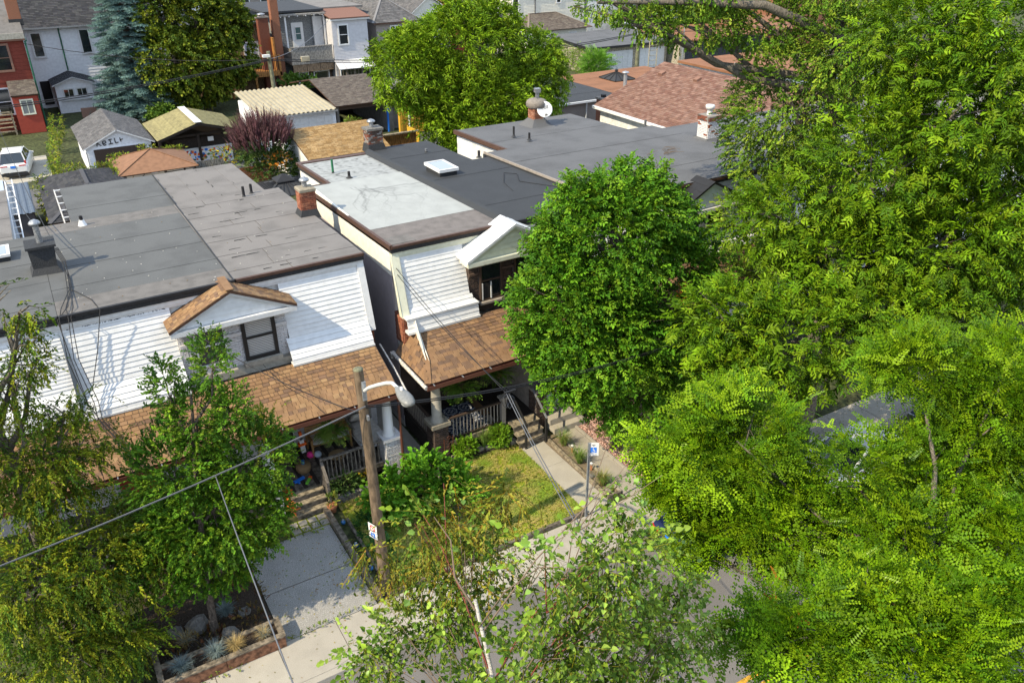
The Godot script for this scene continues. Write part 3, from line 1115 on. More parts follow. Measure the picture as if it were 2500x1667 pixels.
func left_row():
	# the semi-detached pair left of the alley
	var t := thing("row_house", "white sided house with half black, half grey flat roof and tan shingled dormer", "house", P(3.9, 0, 27))
	var st := S()
	bx(st, -.4, 8.17, 0, 6.56, 22.98, 31.8)
	put("wall", st, M.white_stucco, t)
	st = S()
	bx(st, .8, 7.62, 0, 6.3, 31.8, 37.25)
	put("rear_wall", st, M.white_stucco, t)
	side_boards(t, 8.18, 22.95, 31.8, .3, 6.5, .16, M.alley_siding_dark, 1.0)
	boards(t, -.4, 2.34, mansard, .152, M.siding_white)
	boards(t, 5.46, 8.0, mansard, .152, M.siding_white)
	boards(t, -.4, 2.34, skirt, .17, M.siding_white)
	boards(t, 5.36, 8.0, skirt, .17, M.siding_white)
	st = S()
	bx(st, -.4, 2.34, 4.10, 4.16, 21.98, 22.3)
	put("flashing", st, M.trim_white, t)
	st = S()
	bx(st, 5.36, 8.02, 4.10, 4.16, 21.98, 22.3)
	put("flashing", st, M.trim_white, t)
	front_edge(t, -.4, 4.25, M.edge_black, M.trim_white)
	front_edge(t, 4.25, 8.2, M.edge_brown, M.trim_white)
	corner_board(t, 7.98, 8.2, M.trim_white)
	st = S()
	# roof: a dark unit and a grey one
	roof_slab(t, "roof_deck", -.4, 8.22, 22.82, 31.86, -.02, M.flash_black, .2)
	strips(t, -.4, 4.2, 22.8, 24.0, 1.2, [M.roof_beige])
	strips(t, -.4, 4.2, 24.0, 30.7, 1.0, [M.roof_dark])
	strips(t, -.4, 4.2, 30.7, 31.86, 1.2, [M.roof_beige])
	strips(t, 4.21, 8.22, 22.8, 31.9, .78, [M.roof_grey], 0.0, 1.0)
	roof_slab(t, "roof_deck", .72, 7.68, 31.86, 37.3, -.02, M.flash_black, .2, .04)
	strips(t, .72, 4.32, 31.9, 37.3, 1.8, [M.roof_dark], .04)
	strips(t, 4.34, 7.68, 31.9, 37.3, .84, [M.roof_grey], .04, 0, true)
	st = S()
	tube(st, [P(4.2, 6.95, 22.8), P(4.24, ry(27) + .02, 27), P(4.28, ry(31.8) + .02, 31.8), P(4.33, ry(37.3) - .02, 37.3)], .022, .022, 5)
	put("roof_seam", st, M.flash_black, t)
	# eaves gutter along the left side of the back roof
	st = S()
	for z in [31.9, 37.2]: bx(st, .52, .72, 6.3 - .005 * (z - 31), 6.36 - .005 * (z - 31), z, z + .04)
	bx(st, .5, .54, 6.28, 6.4, 31.9, 37.2)
	put("side_gutter", st, M.gutter_white, t)
	for i in 6:
		st = S()
		bx(st, .5, .74, 6.4, 6.43, 32.2 + i * .95, 32.25 + i * .95)
		put("gutter_strap", st, M.frame_white, t)
	specks(t, -.3, 8.1, 23.0, 31.5, 90, 303)
	mildew(t, -.3, 2.3, 60, 304)
	tar_lines(t, 4.4, 8.1, 23.2, 31.6, 26, 301)
	tar_lines(t, 4.4, 7.5, 32.2, 37.0, 16, 302)
	# dormer
	st = S()
	bx(st, 2.35, 5.45, 4.1, 5.98, 22.53, 23.3)
	put("dormer_wall", st, M.painted_brick, t)
	for e in [[2.35, 2.74], [3.64, 4.09], [5.11, 5.45]]:
		brick_face(t, P(e[0], 4.35, 22.53), Vector3.RIGHT, Vector3.UP, e[1] - e[0], 1.0, ["painted_brick"], true)
		brick_face(t, P(e[0], 5.46, 22.53), Vector3.RIGHT, Vector3.UP, e[1] - e[0], .45, ["painted_brick"], true)
		st = S()
		bx(st, e[0], e[1], 5.36, 5.45, 22.44, 22.56)
		put("stone_band", st, M.painted_brick, t)
	brick_face(t, P(2.35, 4.3, 23.0), Vector3.BACK, Vector3.UP, .5, 1.6, ["painted_brick"], false)
	st = S()
	bx(st, 2.3, 5.42, 4.08, 4.32, 22.34, 22.6)
	put("dormer_sill_board", st, M.board_beige, t)
	window(t, P(2.75, 4.58, 22.5), Vector3.RIGHT, .88, 1.32, M.frame_white, "hung", null, .06)
	window(t, P(4.1, 4.46, 22.49), Vector3.RIGHT, 1.0, 1.46, M.frame_black, "blinds", null, .1)
	st = S()
	bx(st, 4.02, 5.16, 4.33, 4.46, 22.3, 22.55)
	put("window_sill", st, M.board_beige, t)
	st = S()
	tube(st, [P(2.5, 5.95, 22.42), P(2.52, 5.4, 22.4), P(2.56, 4.3, 22.3)], .028, .028, 6)
	obx(st, P(2.56, 5.62, 22.42), Vector3(.14, .2, .1))
	tube(st, [P(2.5, 5.9, 22.4), P(2.6, 6.0, 22.3), P(2.64, 5.8, 22.36), P(2.6, 5.4, 22.4)], .012, .012, 5)
	put("conduit", st, M.galvanised, t)
	gable_dormer(t, 2.1, 5.72, 3.9, 6.14, 7.0, M.siding_white, M.trim_white, ["tan_a", "tan_b", "tan_c", "tan_f"])
	porch_roof(t, -.4, 8.02, 3.3, ["tan_a", "tan_b", "tan_c", "tan_d", "tan_f"], 300, [.38, .64, .80, .92, 1.0], M.brown_metal)
	# red brick stub and porch side below the corner board
	brick_face(t, P(8.0, 3.95, 22.5), Vector3.RIGHT, Vector3.UP, .2, .5, ["brick_red_b", "brick_red_a"], true)
	st = S()
	bx(st, 8.0, 8.17, 3.2, 4.5, 22.51, 22.98)
	put("party_wall", st, M.brick_red_b, t)
	st = S()
	prism(st, [P(8.03, 3.24, 20.2), P(8.03, 3.05, 20.2), P(8.03, 3.7, 22.2), P(8.03, 4.1, 22.2)], Vector3(.03, 0, 0))
	put("verge_board", st, M.soffit, t)
	st = S()
	tube(st, [P(8.4, 3.75, 22.6), P(8.36, 3.45, 21.4), P(8.3, 3.12, 20.3)], .035, .035, 6)
	put("drain_pipe", st, M.gutter_white, t)
	# ground floor seen under the porch roof
	st = S()
	bx(st, -.4, 8.17, .5, 3.2, 22.9, 22.98)
	put("front_wall", st, M.painted_brick, t)
	window(t, P(5.75, 1.6, 22.88), Vector3.RIGHT, 1.9, 1.35, M.frame_black, "slider")
	st = S()
	bx(st, 4.3, 5.2, .66, 2.75, 22.84, 22.92)
	var dr := put("front_door", st, M.frame_black, t)
	st = S()
	bx(st, 4.45, 5.05, 1.5, 2.6, 22.83, 22.845)
	put("pane", st, M.glass_dark, dr)
	# the house farther left, its narrow boards
	t = thing("row_house", "house at the left edge of the photo with narrow white boards", "house", P(-5, 0, 27))
	st = S()
	bx(st, -10, -.42, 0, 6.56, 22.98, 30.8)
	put("wall", st, M.white_stucco, t)
	boards(t, -10, -.5, mansard, .108, M.siding_white)
	st = S()
	for e in [[22.3, 4.55], [22.03, 4.2]]: pass
	prism(st, [P(-10, 4.9, 22.44), P(-10, 4.62, 22.18), P(-10, 4.2, 22.04), P(-10, 4.2, 22.4)], Vector3(9.5, 0, 0))
	put("skirt_panel", st, M.siding_white, t)
	st = S()
	prism(st, [P(-.5, 6.6, 22.92), P(-.5, 4.86, 22.425), P(-.5, 4.16, 22.0), P(-.5, 4.16, 22.3), P(-.5, 6.6, 22.96)], Vector3(.1, 0, 0))
	put("corner_board", st, M.trim_white, t)
	front_edge(t, -10, -.42, M.edge_black, M.trim_white)
	roof_slab(t, "roof_deck", -10, -.41, 22.82, 30.86, -.02, M.flash_black, .2)
	strips(t, -10, -.41, 22.8, 30.86, 1.0, [M.roof_dark])
	porch_roof(t, -10, -.41, 3.3, ["tan_a", "tan_b", "tan_c", "tan_d", "tan_e"], 200, [.26, .5, .72, .88, 1.0], M.brown_metal)
	st = S()
	bx(st, -10, -.42, .5, 3.2, 22.9, 22.98)
	put("front_wall", st, M.painted_brick, t)
	st = S()
	bx(st, -.1, .9, .6, 2.8, 22.84, 22.9)
	put("red_door", st, M.wall_red_bright, t)
	for x in [-.3, -4.2]:
		st = S()
		bx(st, x - .08, x + .08, .6, 3.1, 20.5, 20.66)
		put("porch_post", st, M.gutter_white, t)
	sheet("porch_floor", -8, 3.6, 20.5, 22.9, .6, M.wood_grey, .55, t)
	for i in 22:
		st = S()
		bx(st, -.9 + i * .115, -.82 + i * .115, .62, 1.42, 20.46, 20.49)
		put("railing_board", st, M.board_beige, t)
	# chimneys, vents and skylight of the left roofs
	t = thing("chimney", "squat chimney wrapped in black membrane with a zinc flue on it", "chimney", P(-.4, 6.8, 26.9))
	st = S()
	var lo := [P(-.86, 6.74, 26.45), P(.08, 6.74, 26.4), P(.1, 6.7, 27.5), P(-.86, 6.7, 27.5)]
	var mid := [P(-.72, 7.0, 26.62), P(-.08, 7.0, 26.58), P(-.08, 7.0, 27.3), P(-.72, 7.0, 27.3)]
	var hi := [P(-.74, 7.62, 26.6), P(-.02, 7.62, 26.57), P(-.02, 7.62, 27.32), P(-.74, 7.62, 27.32)]
	for e in [[lo, mid], [mid, hi]]: hexa(st, e[0] + e[1])
	put("stack", st, M.flash_black, t)
	st = S()
	obx(st, P(-.38, 7.65, 26.95), Vector3(.82, .07, .84))
	put("cap_slab", st, M.flash_black, t)
	flue_cap(t, P(-.36, 7.68, 26.95), .55, .085, M.zinc)
	t = thing("chimney", "red brick chimney on the right edge of the grey roof, stone cap and zinc flue", "chimney", P(8.06, 6.6, 27.75))
	st = S()
	hexa(st, [P(7.68, 6.68, 27.44), P(8.46, 6.68, 27.44), P(8.46, 6.64, 28.2), P(7.68, 6.64, 28.2), P(7.82, 7.02, 27.55), P(8.36, 7.02, 27.55), P(8.36, 7.02, 28.05), P(7.82, 7.02, 28.05)])
	put("flashing", st, M.flash_black, t)
	chimney(t, P(8.09, 6.98, 27.8), .52, .46, .66, ["brick_red_a", "brick_red_b", "brick_red_c"])
	st = S()
	lathe(st, P(8.09, 7.64, 27.8), [[.40, 0], [.42, .02], [.42, .1], [.36, .13], [0, .14]], 4, Basis(Vector3.UP, PI / 4), true)
	put("cap_slab", st, M.stone_block, t)
	flue_cap(t, P(8.09, 7.76, 27.8), .2, .09, M.zinc)
	vent_pipe("black vent pipe left of its twin on the grey roof", P(6.73, 6.62, 31.4), .42, .055, M.edge_black)
	vent_pipe("black vent pipe right of its twin, near the step in the grey roof", P(7.1, 6.62, 31.7), .38, .055, M.edge_black)
	vent_pipe("short black vent pipe on a white cone at the back of the dark roof", P(1.02, 6.64, 31.2), .34, .06, M.edge_black, "", true, true)
	t = thing("skylight", "white framed skylight on the dark roof at the left edge of the photo", "skylight", P(-1.8, 6.75, 29))
	st = S()
	bx(st, -2.25, -1.3, 6.7, 6.9, 28.5, 29.45)
	put("kerb", st, M.flash_black, t)
	st = S()
	bx(st, -2.28, -1.27, 6.9, 6.98, 28.47, 29.48)
	put("frame", st, M.frame_white, t)
	st = S()
	bx(st, -2.18, -1.37, 6.97, 6.99, 28.57, 29.38)
	put("pane", st, M.glass_sky, t)

func specks(t: Node, x0: float, x1: float, d0: float, d1: float, n: int, sd: int):
	# pale grit, seeds and dry leaves lying on the membrane
	var g := RandomNumberGenerator.new()
	g.seed = sd
	var st := S()
	for i in n:
		var x := g.randf_range(x0, x1)
		var d := g.randf_range(d0, d1)
		var r := g.randf_range(.006, .02)
		st.set_color(Color(.5, .48, .42) if i % 3 else Color(.2, .14, .06))
		obx(st, P(x, ry(d) + .022, d), Vector3(r * 2, .012, r * 1.3), Basis(Vector3.UP, g.randf_range(0, 3)))
	stuff(put("debris", st, M.leaf_matt, t))

func mildew(t: Node, x0: float, x1: float, n: int, sd: int):
	# dark mildew under the frieze
	var g := RandomNumberGenerator.new()
	g.seed = sd
	var st := S()
	for i in n:
		var x := g.randf_range(x0, x1)
		var w := g.randf_range(.01, .05)
		obx(st, P(x, 6.512 - g.randf_range(0, .02), 22.884), Vector3(w, g.randf_range(.008, .03), .004))
	stuff(put("mildew", st, M.roof_dark, t))

func tar_lines(t: Node, x0: float, x1: float, d0: float, d1: float, n: int, sd: int):
	# short worn dashes of black tar where the laps of the membrane have opened
	var g := RandomNumberGenerator.new()
	g.seed = sd
	for i in n:
		var st := S()
		var x := g.randf_range(x0, x1 - .6)
		var d := d0 + snappedf(g.randf_range(0, d1 - d0), .78) + g.randf_range(-.03, .03)
		var l := g.randf_range(.1, .5)
		var pts := []
		for k in 5: pts.append(P(x + l * k / 4.0, ry(d) + .022, d + g.randf_range(-.015, .015)))
		if d0 > 32: 
			pts = []
			x = snappedf(x - x0, .84) + x0
			for k in 5: pts.append(P(x + g.randf_range(-.015, .015), ry(d + l * k / 4.0) - .02, d + l * k / 4.0))
		tube(st, pts, .012, .006, 4)
		put("tar_line", st, M.flash_black, t)

func right_pair():
	var t := thing("row_house", "middle house with white membrane roof, cream gabled dormer and brown brick porch", "house", P(13.3, 0, 27))
	var st := S()
	bx(st, 9.2, 17.4, 0, 6.5, 22.98, 31.3)
	put("wall", st, M.white_stucco, t)
	st = S()
	bx(st, 10.15, 16.75, 0, 6.25, 31.3, 35.3)
	put("rear_wall", st, M.white_stucco, t)
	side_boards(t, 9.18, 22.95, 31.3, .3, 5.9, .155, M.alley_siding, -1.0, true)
	st = S()
	bx(st, 9.14, 9.2, 5.9, 6.86, 22.95, 31.3)
	put("parapet_panel", st, M.cream_wall, t)
	boards(t, 9.4, 11.72, mansard, .152, M.siding_white)
	boards(t, 14.9, 17.3, mansard, .152, M.siding_white)
	boards(t, 9.3, 11.8, [[22.42, 4.86], [22.3, 4.62]], .13, M.siding_white)
	boards(t, 9.22, 11.86, [[22.12, 4.62], [22.04, 4.2]], .15, M.siding_white)
	boards(t, 14.8, 17.3, skirt, .17, M.siding_white)
	st = S()
	prism(st, [P(9.22, 4.64, 22.08), P(9.22, 4.64, 22.4), P(9.22, 4.7, 22.4)], Vector3(2.64, 0, 0))
	bx(st, 9.2, 11.88, 4.6, 4.66, 22.06, 22.42)
	put("flashing", st, M.trim_white, t)
	st = S()
	bx(st, 9.2, 11.88, 4.12, 4.2, 21.98, 22.4)
	put("flashing", st, M.trim_white, t)
	front_edge(t, 9.17, 13.3, M.edge_brown, M.trim_cream)
	front_edge(t, 13.3, 17.5, M.edge_black, M.trim_cream)
	corner_board(t, 9.15, 9.42, M.trim_cream, 4.62)
	brick_face(t, P(9.15, 3.75, 22.3), Vector3.RIGHT, Vector3.UP, .24, .86, ["brick_red_a", "brick_red_c"], true)
	brick_face(t, P(9.15, 3.75, 22.75), Vector3.BACK, Vector3.UP, .45, .86, ["brick_red_a", "brick_red_c"], true)
	st = S()
	bx(st, 9.16, 9.4, 3.6, 4.62, 22.31, 22.98)
	put("party_wall", st, M.brick_red_b, t)
	# roofs
	roof_slab(t, "roof_deck", 9.14, 17.5, 22.82, 31.3, -.02, M.flash_black, .2)
	st = S()
	roof_slab(t, "roof_strip", 9.2, 13.25, 24.8, 31.3, .006, M.roof_brown_strip, .02)
	for e in [[9.2, 24.8, 0, 1], [13.25, 24.8, 1, 1], [13.25, 31.3, 1, 0], [9.2, 24.8, 0, 1], [13.25, 31.3, 1, 0], [9.2, 31.3, 0, 0]]:
		st.set_uv(Vector2(e[2], e[3]))
		st.add_vertex(P(e[0], ry(e[1]) + .011, e[1]))
	var wm := StandardMaterial3D.new()
	wm.albedo_color = Color(.31, .32, .31).linear_to_srgb()
	wm.albedo_texture = stain_texture()
	wm.roughness = .8
	put("white_membrane", st, wm, t)
	strips(t, 9.2, 13.25, 22.84, 24.79, 1.95, [M.roof_brown_strip])
	strips(t, 13.6, 17.5, 22.84, 31.3, 2.1, [M.roof_black])
	roof_slab(t, "membrane_patch", 9.22, 10.1, 22.95, 23.65, .026, M.roof_beige, .02)
	roof_slab(t, "roof_deck", 10.1, 16.8, 31.3, 35.3, -.02, M.flash_black, .2, .04)
	strips(t, 10.2, 13.45, 31.3, 35.2, 4, [M.roof_white], .04)
	strips(t, 13.6, 16.8, 31.3, 36.1, 2.4, [M.roof_black], .04)
	st = S()
	bx(st, 16.0, 16.8, 0, 6.3, 35.3, 36.0)
	bx(st, 13.5, 16.0, 0, 6.3, 35.3, 36.05)
	put("rear_wall", st, M.white_stucco, t)
	for e in [[9.1, 9.2, 22.8, 31.3, 0.0], [10.08, 10.2, 31.3, 35.3, .04]]:
		roof_slab(t, "roof_edge", e[0], e[1], e[2], e[3], .06, M.edge_brown, .16, e[4])
	roof_slab(t, "roof_edge", 10.08, 13.5, 35.2, 35.55, .05, M.edge_brown, .1, .04)
	roof_slab(t, "roof_edge", 9.1, 10.12, 31.26, 31.36, .05, M.edge_brown, .1, .02)
	# the raised roll between the two roofs
	var loop := []
	for z in [[13.25, 0.0], [13.36, .17], [13.5, .19], [13.62, .04]]: loop.append(z)
	st = S()
	for i in 3:
		var a: Array = loop[i]
		var b: Array = loop[i + 1]
		for s in [[22.95, 31.3, 0.0], [31.3, 35.35, .02]]:
			quad(st, P(a[0], ry(s[0]) + a[1] - s[2], s[0]), P(a[0], ry(s[1]) + a[1] - s[2], s[1]), P(b[0], ry(s[1]) + b[1] - s[2], s[1]), P(b[0], ry(s[0]) + b[1] - s[2], s[0]))
	prism(st, [P(13.25, 6.9, 22.95), P(13.62, 6.9, 22.95), P(13.5, 7.12, 22.95), P(13.36, 7.1, 22.95)], P(0, 0, .02))
	put("parapet_roll", st, M.roof_black, t)
	# dormer of brown brick
	st = S()
	bx(st, 11.75, 14.85, 4.1, 6.0, 22.56, 23.3)
	put("dormer_wall", st, M.mortar, t)
	for e in [[11.75, 12.14], [13.04, 13.5], [14.4, 14.85]]:
		brick_face(t, P(e[0], 4.4, 22.56), Vector3.RIGHT, Vector3.UP, e[1] - e[0], 1.05, ["brick_dark_a", "brick_dark_b"], true)
		brick_face(t, P(e[0], 5.5, 22.56), Vector3.RIGHT, Vector3.UP, e[1] - e[0], .48, ["brick_dark_a", "brick_dark_b"], true)
		st = S()
		bx(st, e[0], e[1], 5.44, 5.52, 22.46, 22.6)
		put("stone_band", st, M.brick_dark_b, t)
	brick_face(t, P(11.75, 4.3, 23.0), Vector3.BACK, Vector3.UP, .44, 1.7, ["brick_dark_a", "brick_dark_b"], true)
	st = S()
	bx(st, 11.7, 14.9, 4.1, 4.36, 22.4, 22.62)
	put("dormer_sill_board", st, M.frame_brown, t)
	st = S()
	bx(st, 12.08, 13.1, 4.36, 4.43, 22.3, 22.6)
	put("window_sill", st, M.panel_taupe, t)
	var w := window(t, P(12.15, 4.43, 22.52), Vector3.RIGHT, .88, 1.48, M.frame_brown, "hung", null, .06)
	st = S()
	bx(st, 12.23, 12.57, 4.5, 5.08, 22.46, 22.475)
	put("open_pane", st, M.interior_dark, w)
	st = S()
	for q in [[12.21, 12.25, 4.48, 5.1], [12.55, 12.59, 4.48, 5.1]]: bx(st, q[0], q[1], q[2], q[3], 22.43, 22.47)
	put("inner_frame", st, M.frame_white, w)
	window(t, P(13.52, 4.43, 22.52), Vector3.RIGHT, .86, 1.48, M.frame_brown, "hung", null, .06)
	gable_dormer(t, 11.45, 15.2, 13.3, 6.18, 7.18, M.gable_cream, M.trim_cream, [], M.trim_white)
	# porch roof with a hip at the alley end
	st = S()
	deck(st, [P(8.95, 3.28, 20.15), P(17.3, 3.28, 20.15), P(17.3, 4.12, 22.12), P(9.5, 4.12, 22.12)], .09)
	deck(st, [P(8.95, 3.28, 20.15), P(9.5, 4.12, 22.1), P(9.5, 4.12, 22.6), P(8.95, 3.28, 22.6)], .09)
	put("porch_roof", st, M.soffit, t)
	roof_face(t, P(8.95, 3.29, 20.12), P(17.3, 3.29, 20.12), P(17.3, 4.13, 22.12), P(9.5, 4.13, 22.12), ["tan_e", "tan_b", "tan_c", "tan_d"], .25, .142, 300, [.10, .45, .70, 1.0])
	roof_face(t, P(8.95, 3.29, 22.6), P(8.95, 3.29, 20.12), P(9.5, 4.13, 22.1), P(9.5, 4.13, 22.6), ["tan_e", "tan_b", "tan_c", "tan_d"], .3, .14, 60, [.10, .45, .70, 1.0])
	st = S()
	prism(st, [P(9.5, 4.14, 22.1), P(9.62, 4.14, 22.1), P(9.36, 3.66, 20.85)], Vector3(0, .03, 0))
	prism(st, [P(9.48, 4.6, 22.1), P(9.48, 4.12, 22.1), P(9.28, 3.66, 20.95)], Vector3(.03, 0, 0))
	put("hip_flashing", st, M.cream_wall, t)
	st = S()
	beam(st, P(9.3, 3.68, 20.95), P(8.95, 3.32, 20.14), .22, .025)
	put("ridge_cap", st, M.tan_b, t)
	st = S()
	bx(st, 8.95, 17.3, 3.0, 3.03, 20.2, 22.9)
	bx(st, 8.95, 17.3, 3.03, 3.2, 20.19, 20.23)
	put("soffit", st, M.soffit, t)
	st = S()
	bx(st, 8.86, 17.3, 3.13, 3.145, 20.0, 20.15)
	bx(st, 8.86, 17.3, 3.145, 3.27, 20.0, 20.015)
	bx(st, 8.86, 17.3, 3.145, 3.27, 20.135, 20.15)
	var g := put("gutter", st, M.brown_metal, t)
	for i in 8:
		st = S()
		bx(st, 9.1 + i * 1.02, 9.13 + i * 1.02, 3.255, 3.275, 19.99, 20.16)
		put("gutter_strap", st, M.galvanised, g)
	st = S()
	tube(st, [P(8.85, 3.22, 20.05), P(8.85, 3.25, 22.6)], .07, .07, 8)
	obx(st, P(8.85, 3.2, 22.66), Vector3(.16, .2, .12))
	put("side_gutter", st, M.gutter_white, t)
	# ground floor
	st = S()
	bx(st, 9.2, 17.4, .5, 3.0, 22.9, 22.98)
	put("front_wall", st, M.brick_dark_a, t)
	window(t, P(9.75, 1.5, 22.88), Vector3.RIGHT, 1.5, 1.4, M.frame_brown, "slider")
	st = S()
	bx(st, 11.9, 12.8, .72, 2.8, 22.84, 22.9)
	put("front_door", st, M.wood_dark, t)
	# flues, skylight, vents
	t = thing("chimney", "striped brick chimney at the back end of the roll between white and black roofs", "chimney", P(14.0, 6.4, 36))
	st = S()
	hexa(st, [P(13.55, 6.35, 35.6), P(14.5, 6.35, 35.6), P(14.5, 6.35, 36.4), P(13.55, 6.35, 36.4), P(13.62, 6.75, 35.68), P(14.38, 6.75, 35.68), P(14.38, 6.75, 36.3), P(13.62, 6.75, 36.3)])
	put("flashing", st, M.flash_black, t)
	chimney(t, P(14.0, 6.72, 36.0), .7, .56, .64, ["brick_red_b", "brick_dark_b", "mortar"])
	st = S()
	obx(st, P(14.0, 7.41, 36.0), Vector3(.82, .1, .7))
	put("cap_slab", st, M.stone_grey, t)
	flue_cap(t, P(13.95, 7.46, 36.0), .22, .1, M.zinc)
	vent_pipe("green pipe at the back of the white roof", P(10.88, 6.5, 32.96), .62, .05, M.pipe_green)
	vent_pipe("short black pipe at the step of the white roof", P(11.15, 6.6, 31.75), .26, .06, M.edge_black)
	vent_pipe("small pale vent on a square flashing behind the skylight", P(15.7, 6.47, 33.9), .22, .055, M.zinc)
	vent_pipe("black pipe at the right back corner of the black roof", P(17.2, 6.6, 31.6), .3, .06, M.edge_black)
	t = thing("skylight", "white framed skylight with clear panel on the black roof", "skylight", P(14.6, 6.7, 30))
	st = S()
	bx(st, 14.2, 14.98, 6.6, 6.93, 29.45, 30.75)
	put("kerb", st, M.flash_black, t)
	st = S()
	for q in [[14.14, 14.22, 29.38, 30.82], [14.96, 15.04, 29.38, 30.82], [14.22, 14.96, 29.38, 29.46], [14.22, 14.96, 30.74, 30.82]]: bx(st, q[0], q[1], 6.9, 7.02, q[2], q[3])
	put("frame", st, M.frame_white, t)
	st = S()
	bx(st, 14.2, 14.98, 6.96, 7.0, 29.44, 30.76)
	put("pane", st, M.glass_sky, t)
	# a cut branch end and cables lying on the black roof
	t = thing("roof_cable", "thin cable lying in a loop on the black roof", "cable", P(16, 6.75, 28))
	st = S()
	tube(st, [P(15.6, ry(26) + .03, 26.0), P(15.9, ry(27) + .03, 27.2), P(16.6, ry(28) + .04, 28.4), P(17.0, ry(28) + .04, 28.0), P(16.5, ry(27) + .03, 27.0), P(17.4, ry(25) + .03, 25.2)], .012, .012, 4)
	put("cable", st, M.wire_black, t)

func far_pair():
	var t := thing("row_house", "row house behind the trees with a long grey flat roof and pale blue white front", "house", P(22, 0, 27))
	var st := S()
	bx(st, 17.6, 26.8, 0, 6.5, 22.98, 31.8)
	put("wall", st, M.white_stucco, t)
	st = S()
	bx(st, 19.0, 25.8, 0, 6.3, 31.8, 37.2)
	put("rear_wall", st, M.white_stucco, t)
	roof_slab(t, "roof_deck", 17.55, 27.3, 22.8, 31.86, -.02, M.flash_black, .2, -.06)
	strips(t, 17.6, 27.3, 22.8, 31.86, 2.3, [M.roof_pair3], -.06)
	roof_slab(t, "roof_deck", 18.9, 26.0, 31.86, 37.2, -.02, M.flash_black, .2, .0)
	strips(t, 18.9, 26.0, 31.86, 37.2, 1.8, [M.roof_pair3])
	roof_slab(t, "roof_edge", 18.8, 18.92, 31.86, 37.2, .05, M.edge_brown, .2)
	roof_slab(t, "roof_edge", 17.54, 17.6, 22.85, 31.8, .1, M.panel_taupe, .1, -.06)
	front_edge(t, 17.55, 27.3, M.edge_brown, M.siding_white_b)
	boards(t, 17.6, 20.9, mansard, .2, M.siding_white_b)
	boards(t, 23.6, 27.2, mansard, .2, M.siding_white_b)
	boards(t, 17.6, 27.2, skirt, .2, M.siding_white_b)
	st = S()
	bx(st, 20.9, 23.6, 4.1, 6.0, 22.56, 23.3)
	put("dormer_wall", st, M.siding_white_b, t)
	window(t, P(21.2, 4.5, 22.52), Vector3.RIGHT, .95, 1.4, M.frame_white, "hung")
	window(t, P(22.4, 4.5, 22.52), Vector3.RIGHT, .95, 1.4, M.frame_white, "hung")
	gable_dormer(t, 20.4, 24.2, 22.2, 6.18, 7.16, M.siding_white_b, M.trim_white, [], M.edge_black)
	porch_roof(t, 17.5, 27.0, 3.3, ["tan_b", "tan_c", "tan_e"], 0, [], M.brown_metal)
	st = S()
	bx(st, 17.6, 26.8, .5, 3.2, 22.9, 22.98)
	put("front_wall", st, M.painted_brick, t)
	window(t, P(18.6, 1.3, 22.88), Vector3.RIGHT, 1.6, 1.4, M.frame_white, "slider")
	window(t, P(23.2, 1.3, 22.88), Vector3.RIGHT, 1.6, 1.4, M.frame_white, "slider")
	# the last houses of the row, glimpsed through the leaves
	t = thing("row_house", "pale house with tall grid windows half hidden by the locust", "house", P(32.5, 0, 27))
	st = S()
	bx(st, 28.2, 37.4, 0, 6.4, 23, 32)
	put("wall", st, M.siding_white_b, t)
	boards(t, 28.2, 37.4, [[22.98, 6.2], [22.96, 3.4]], .2, M.siding_white_b, .022, false)
	strips(t, 28.0, 37.6, 22.8, 32, 2.4, [M.roof_pair3], .2)
	for x in [29.2, 31.4, 34.6]: window(t, P(x, 4.0, 22.92), Vector3.RIGHT, 1.1, 1.6, M.frame_white, "grid", M.glass_teal, .09)
	for x in [29.4, 33.0]: window(t, P(x, 1.0, 22.96), Vector3.RIGHT, 1.3, 1.7, M.frame_white, "grid", M.glass_teal, .09)
	st = S()
	deck(st, [P(28.2, 2.9, 20.4), P(37.4, 2.9, 20.4), P(37.4, 3.5, 22.9), P(28.2, 3.5, 22.9)], .1)
	put("porch_roof", st, M.edge_black, t)
	sheet("porch_floor", 31, 38, 20.6, 22.9, .7, M.wood_grey, .66, t)
	for x in [31.1, 34.2, 37.2]:
		st = S()
		bx(st, x - .12, x + .12, .7, 2.85, 20.65, 20.9)
		put("porch_post", st, M.board_yellow, t)
	st = S()
	rail(t, P(31.2, .7, 20.75), P(37.2, .7, 20.75), .95, .14, M.wood_grey, M.wood_grey)
	t = thing("row_house", "farthest house of the row at the right edge, mostly behind leaves", "house", P(43, 0, 27))
	st = S()
	bx(st, 38.4, 48, 0, 6.4, 23, 32)
	put("wall", st, M.siding_white, t)
	strips(t, 38.2, 48.2, 22.8, 32.2, 2.4, [M.roof_grey], .2)
	for x in [39.5, 42.5, 45]: window(t, P(x, 3.8, 22.96), Vector3.RIGHT, 1.1, 1.5, M.frame_white, "hung")
	# chimneys and pipes
	t = thing("chimney", "brick chimney with a rough mortar top and a satellite dish on its side", "chimney", P(22.9, 6.4, 35.8))
	st = S()
	hexa(st, [P(22.2, 6.42, 35.1), P(23.6, 6.42, 35.1), P(23.6, 6.42, 36.5), P(22.2, 6.42, 36.5), P(22.58, 6.85, 35.5), P(23.22, 6.85, 35.5), P(23.22, 6.85, 36.1), P(22.58, 6.85, 36.1)])
	put("flashing", st, M.roof_pair3, t)
	chimney(t, P(22.9, 6.8, 35.8), .6, .56, .62, ["brick_orange_a", "brick_orange_b", "brick_orange_c"])
	st = S()
	lathe(st, P(22.9, 7.38, 35.8), [[.46, 0], [.52, .05], [.54, .25], [.47, .38], [.3, .44], [0, .45]], 8, Basis(Vector3.UP, .3))
	put("mortar_top", st, M.rock, t)
	st = S()
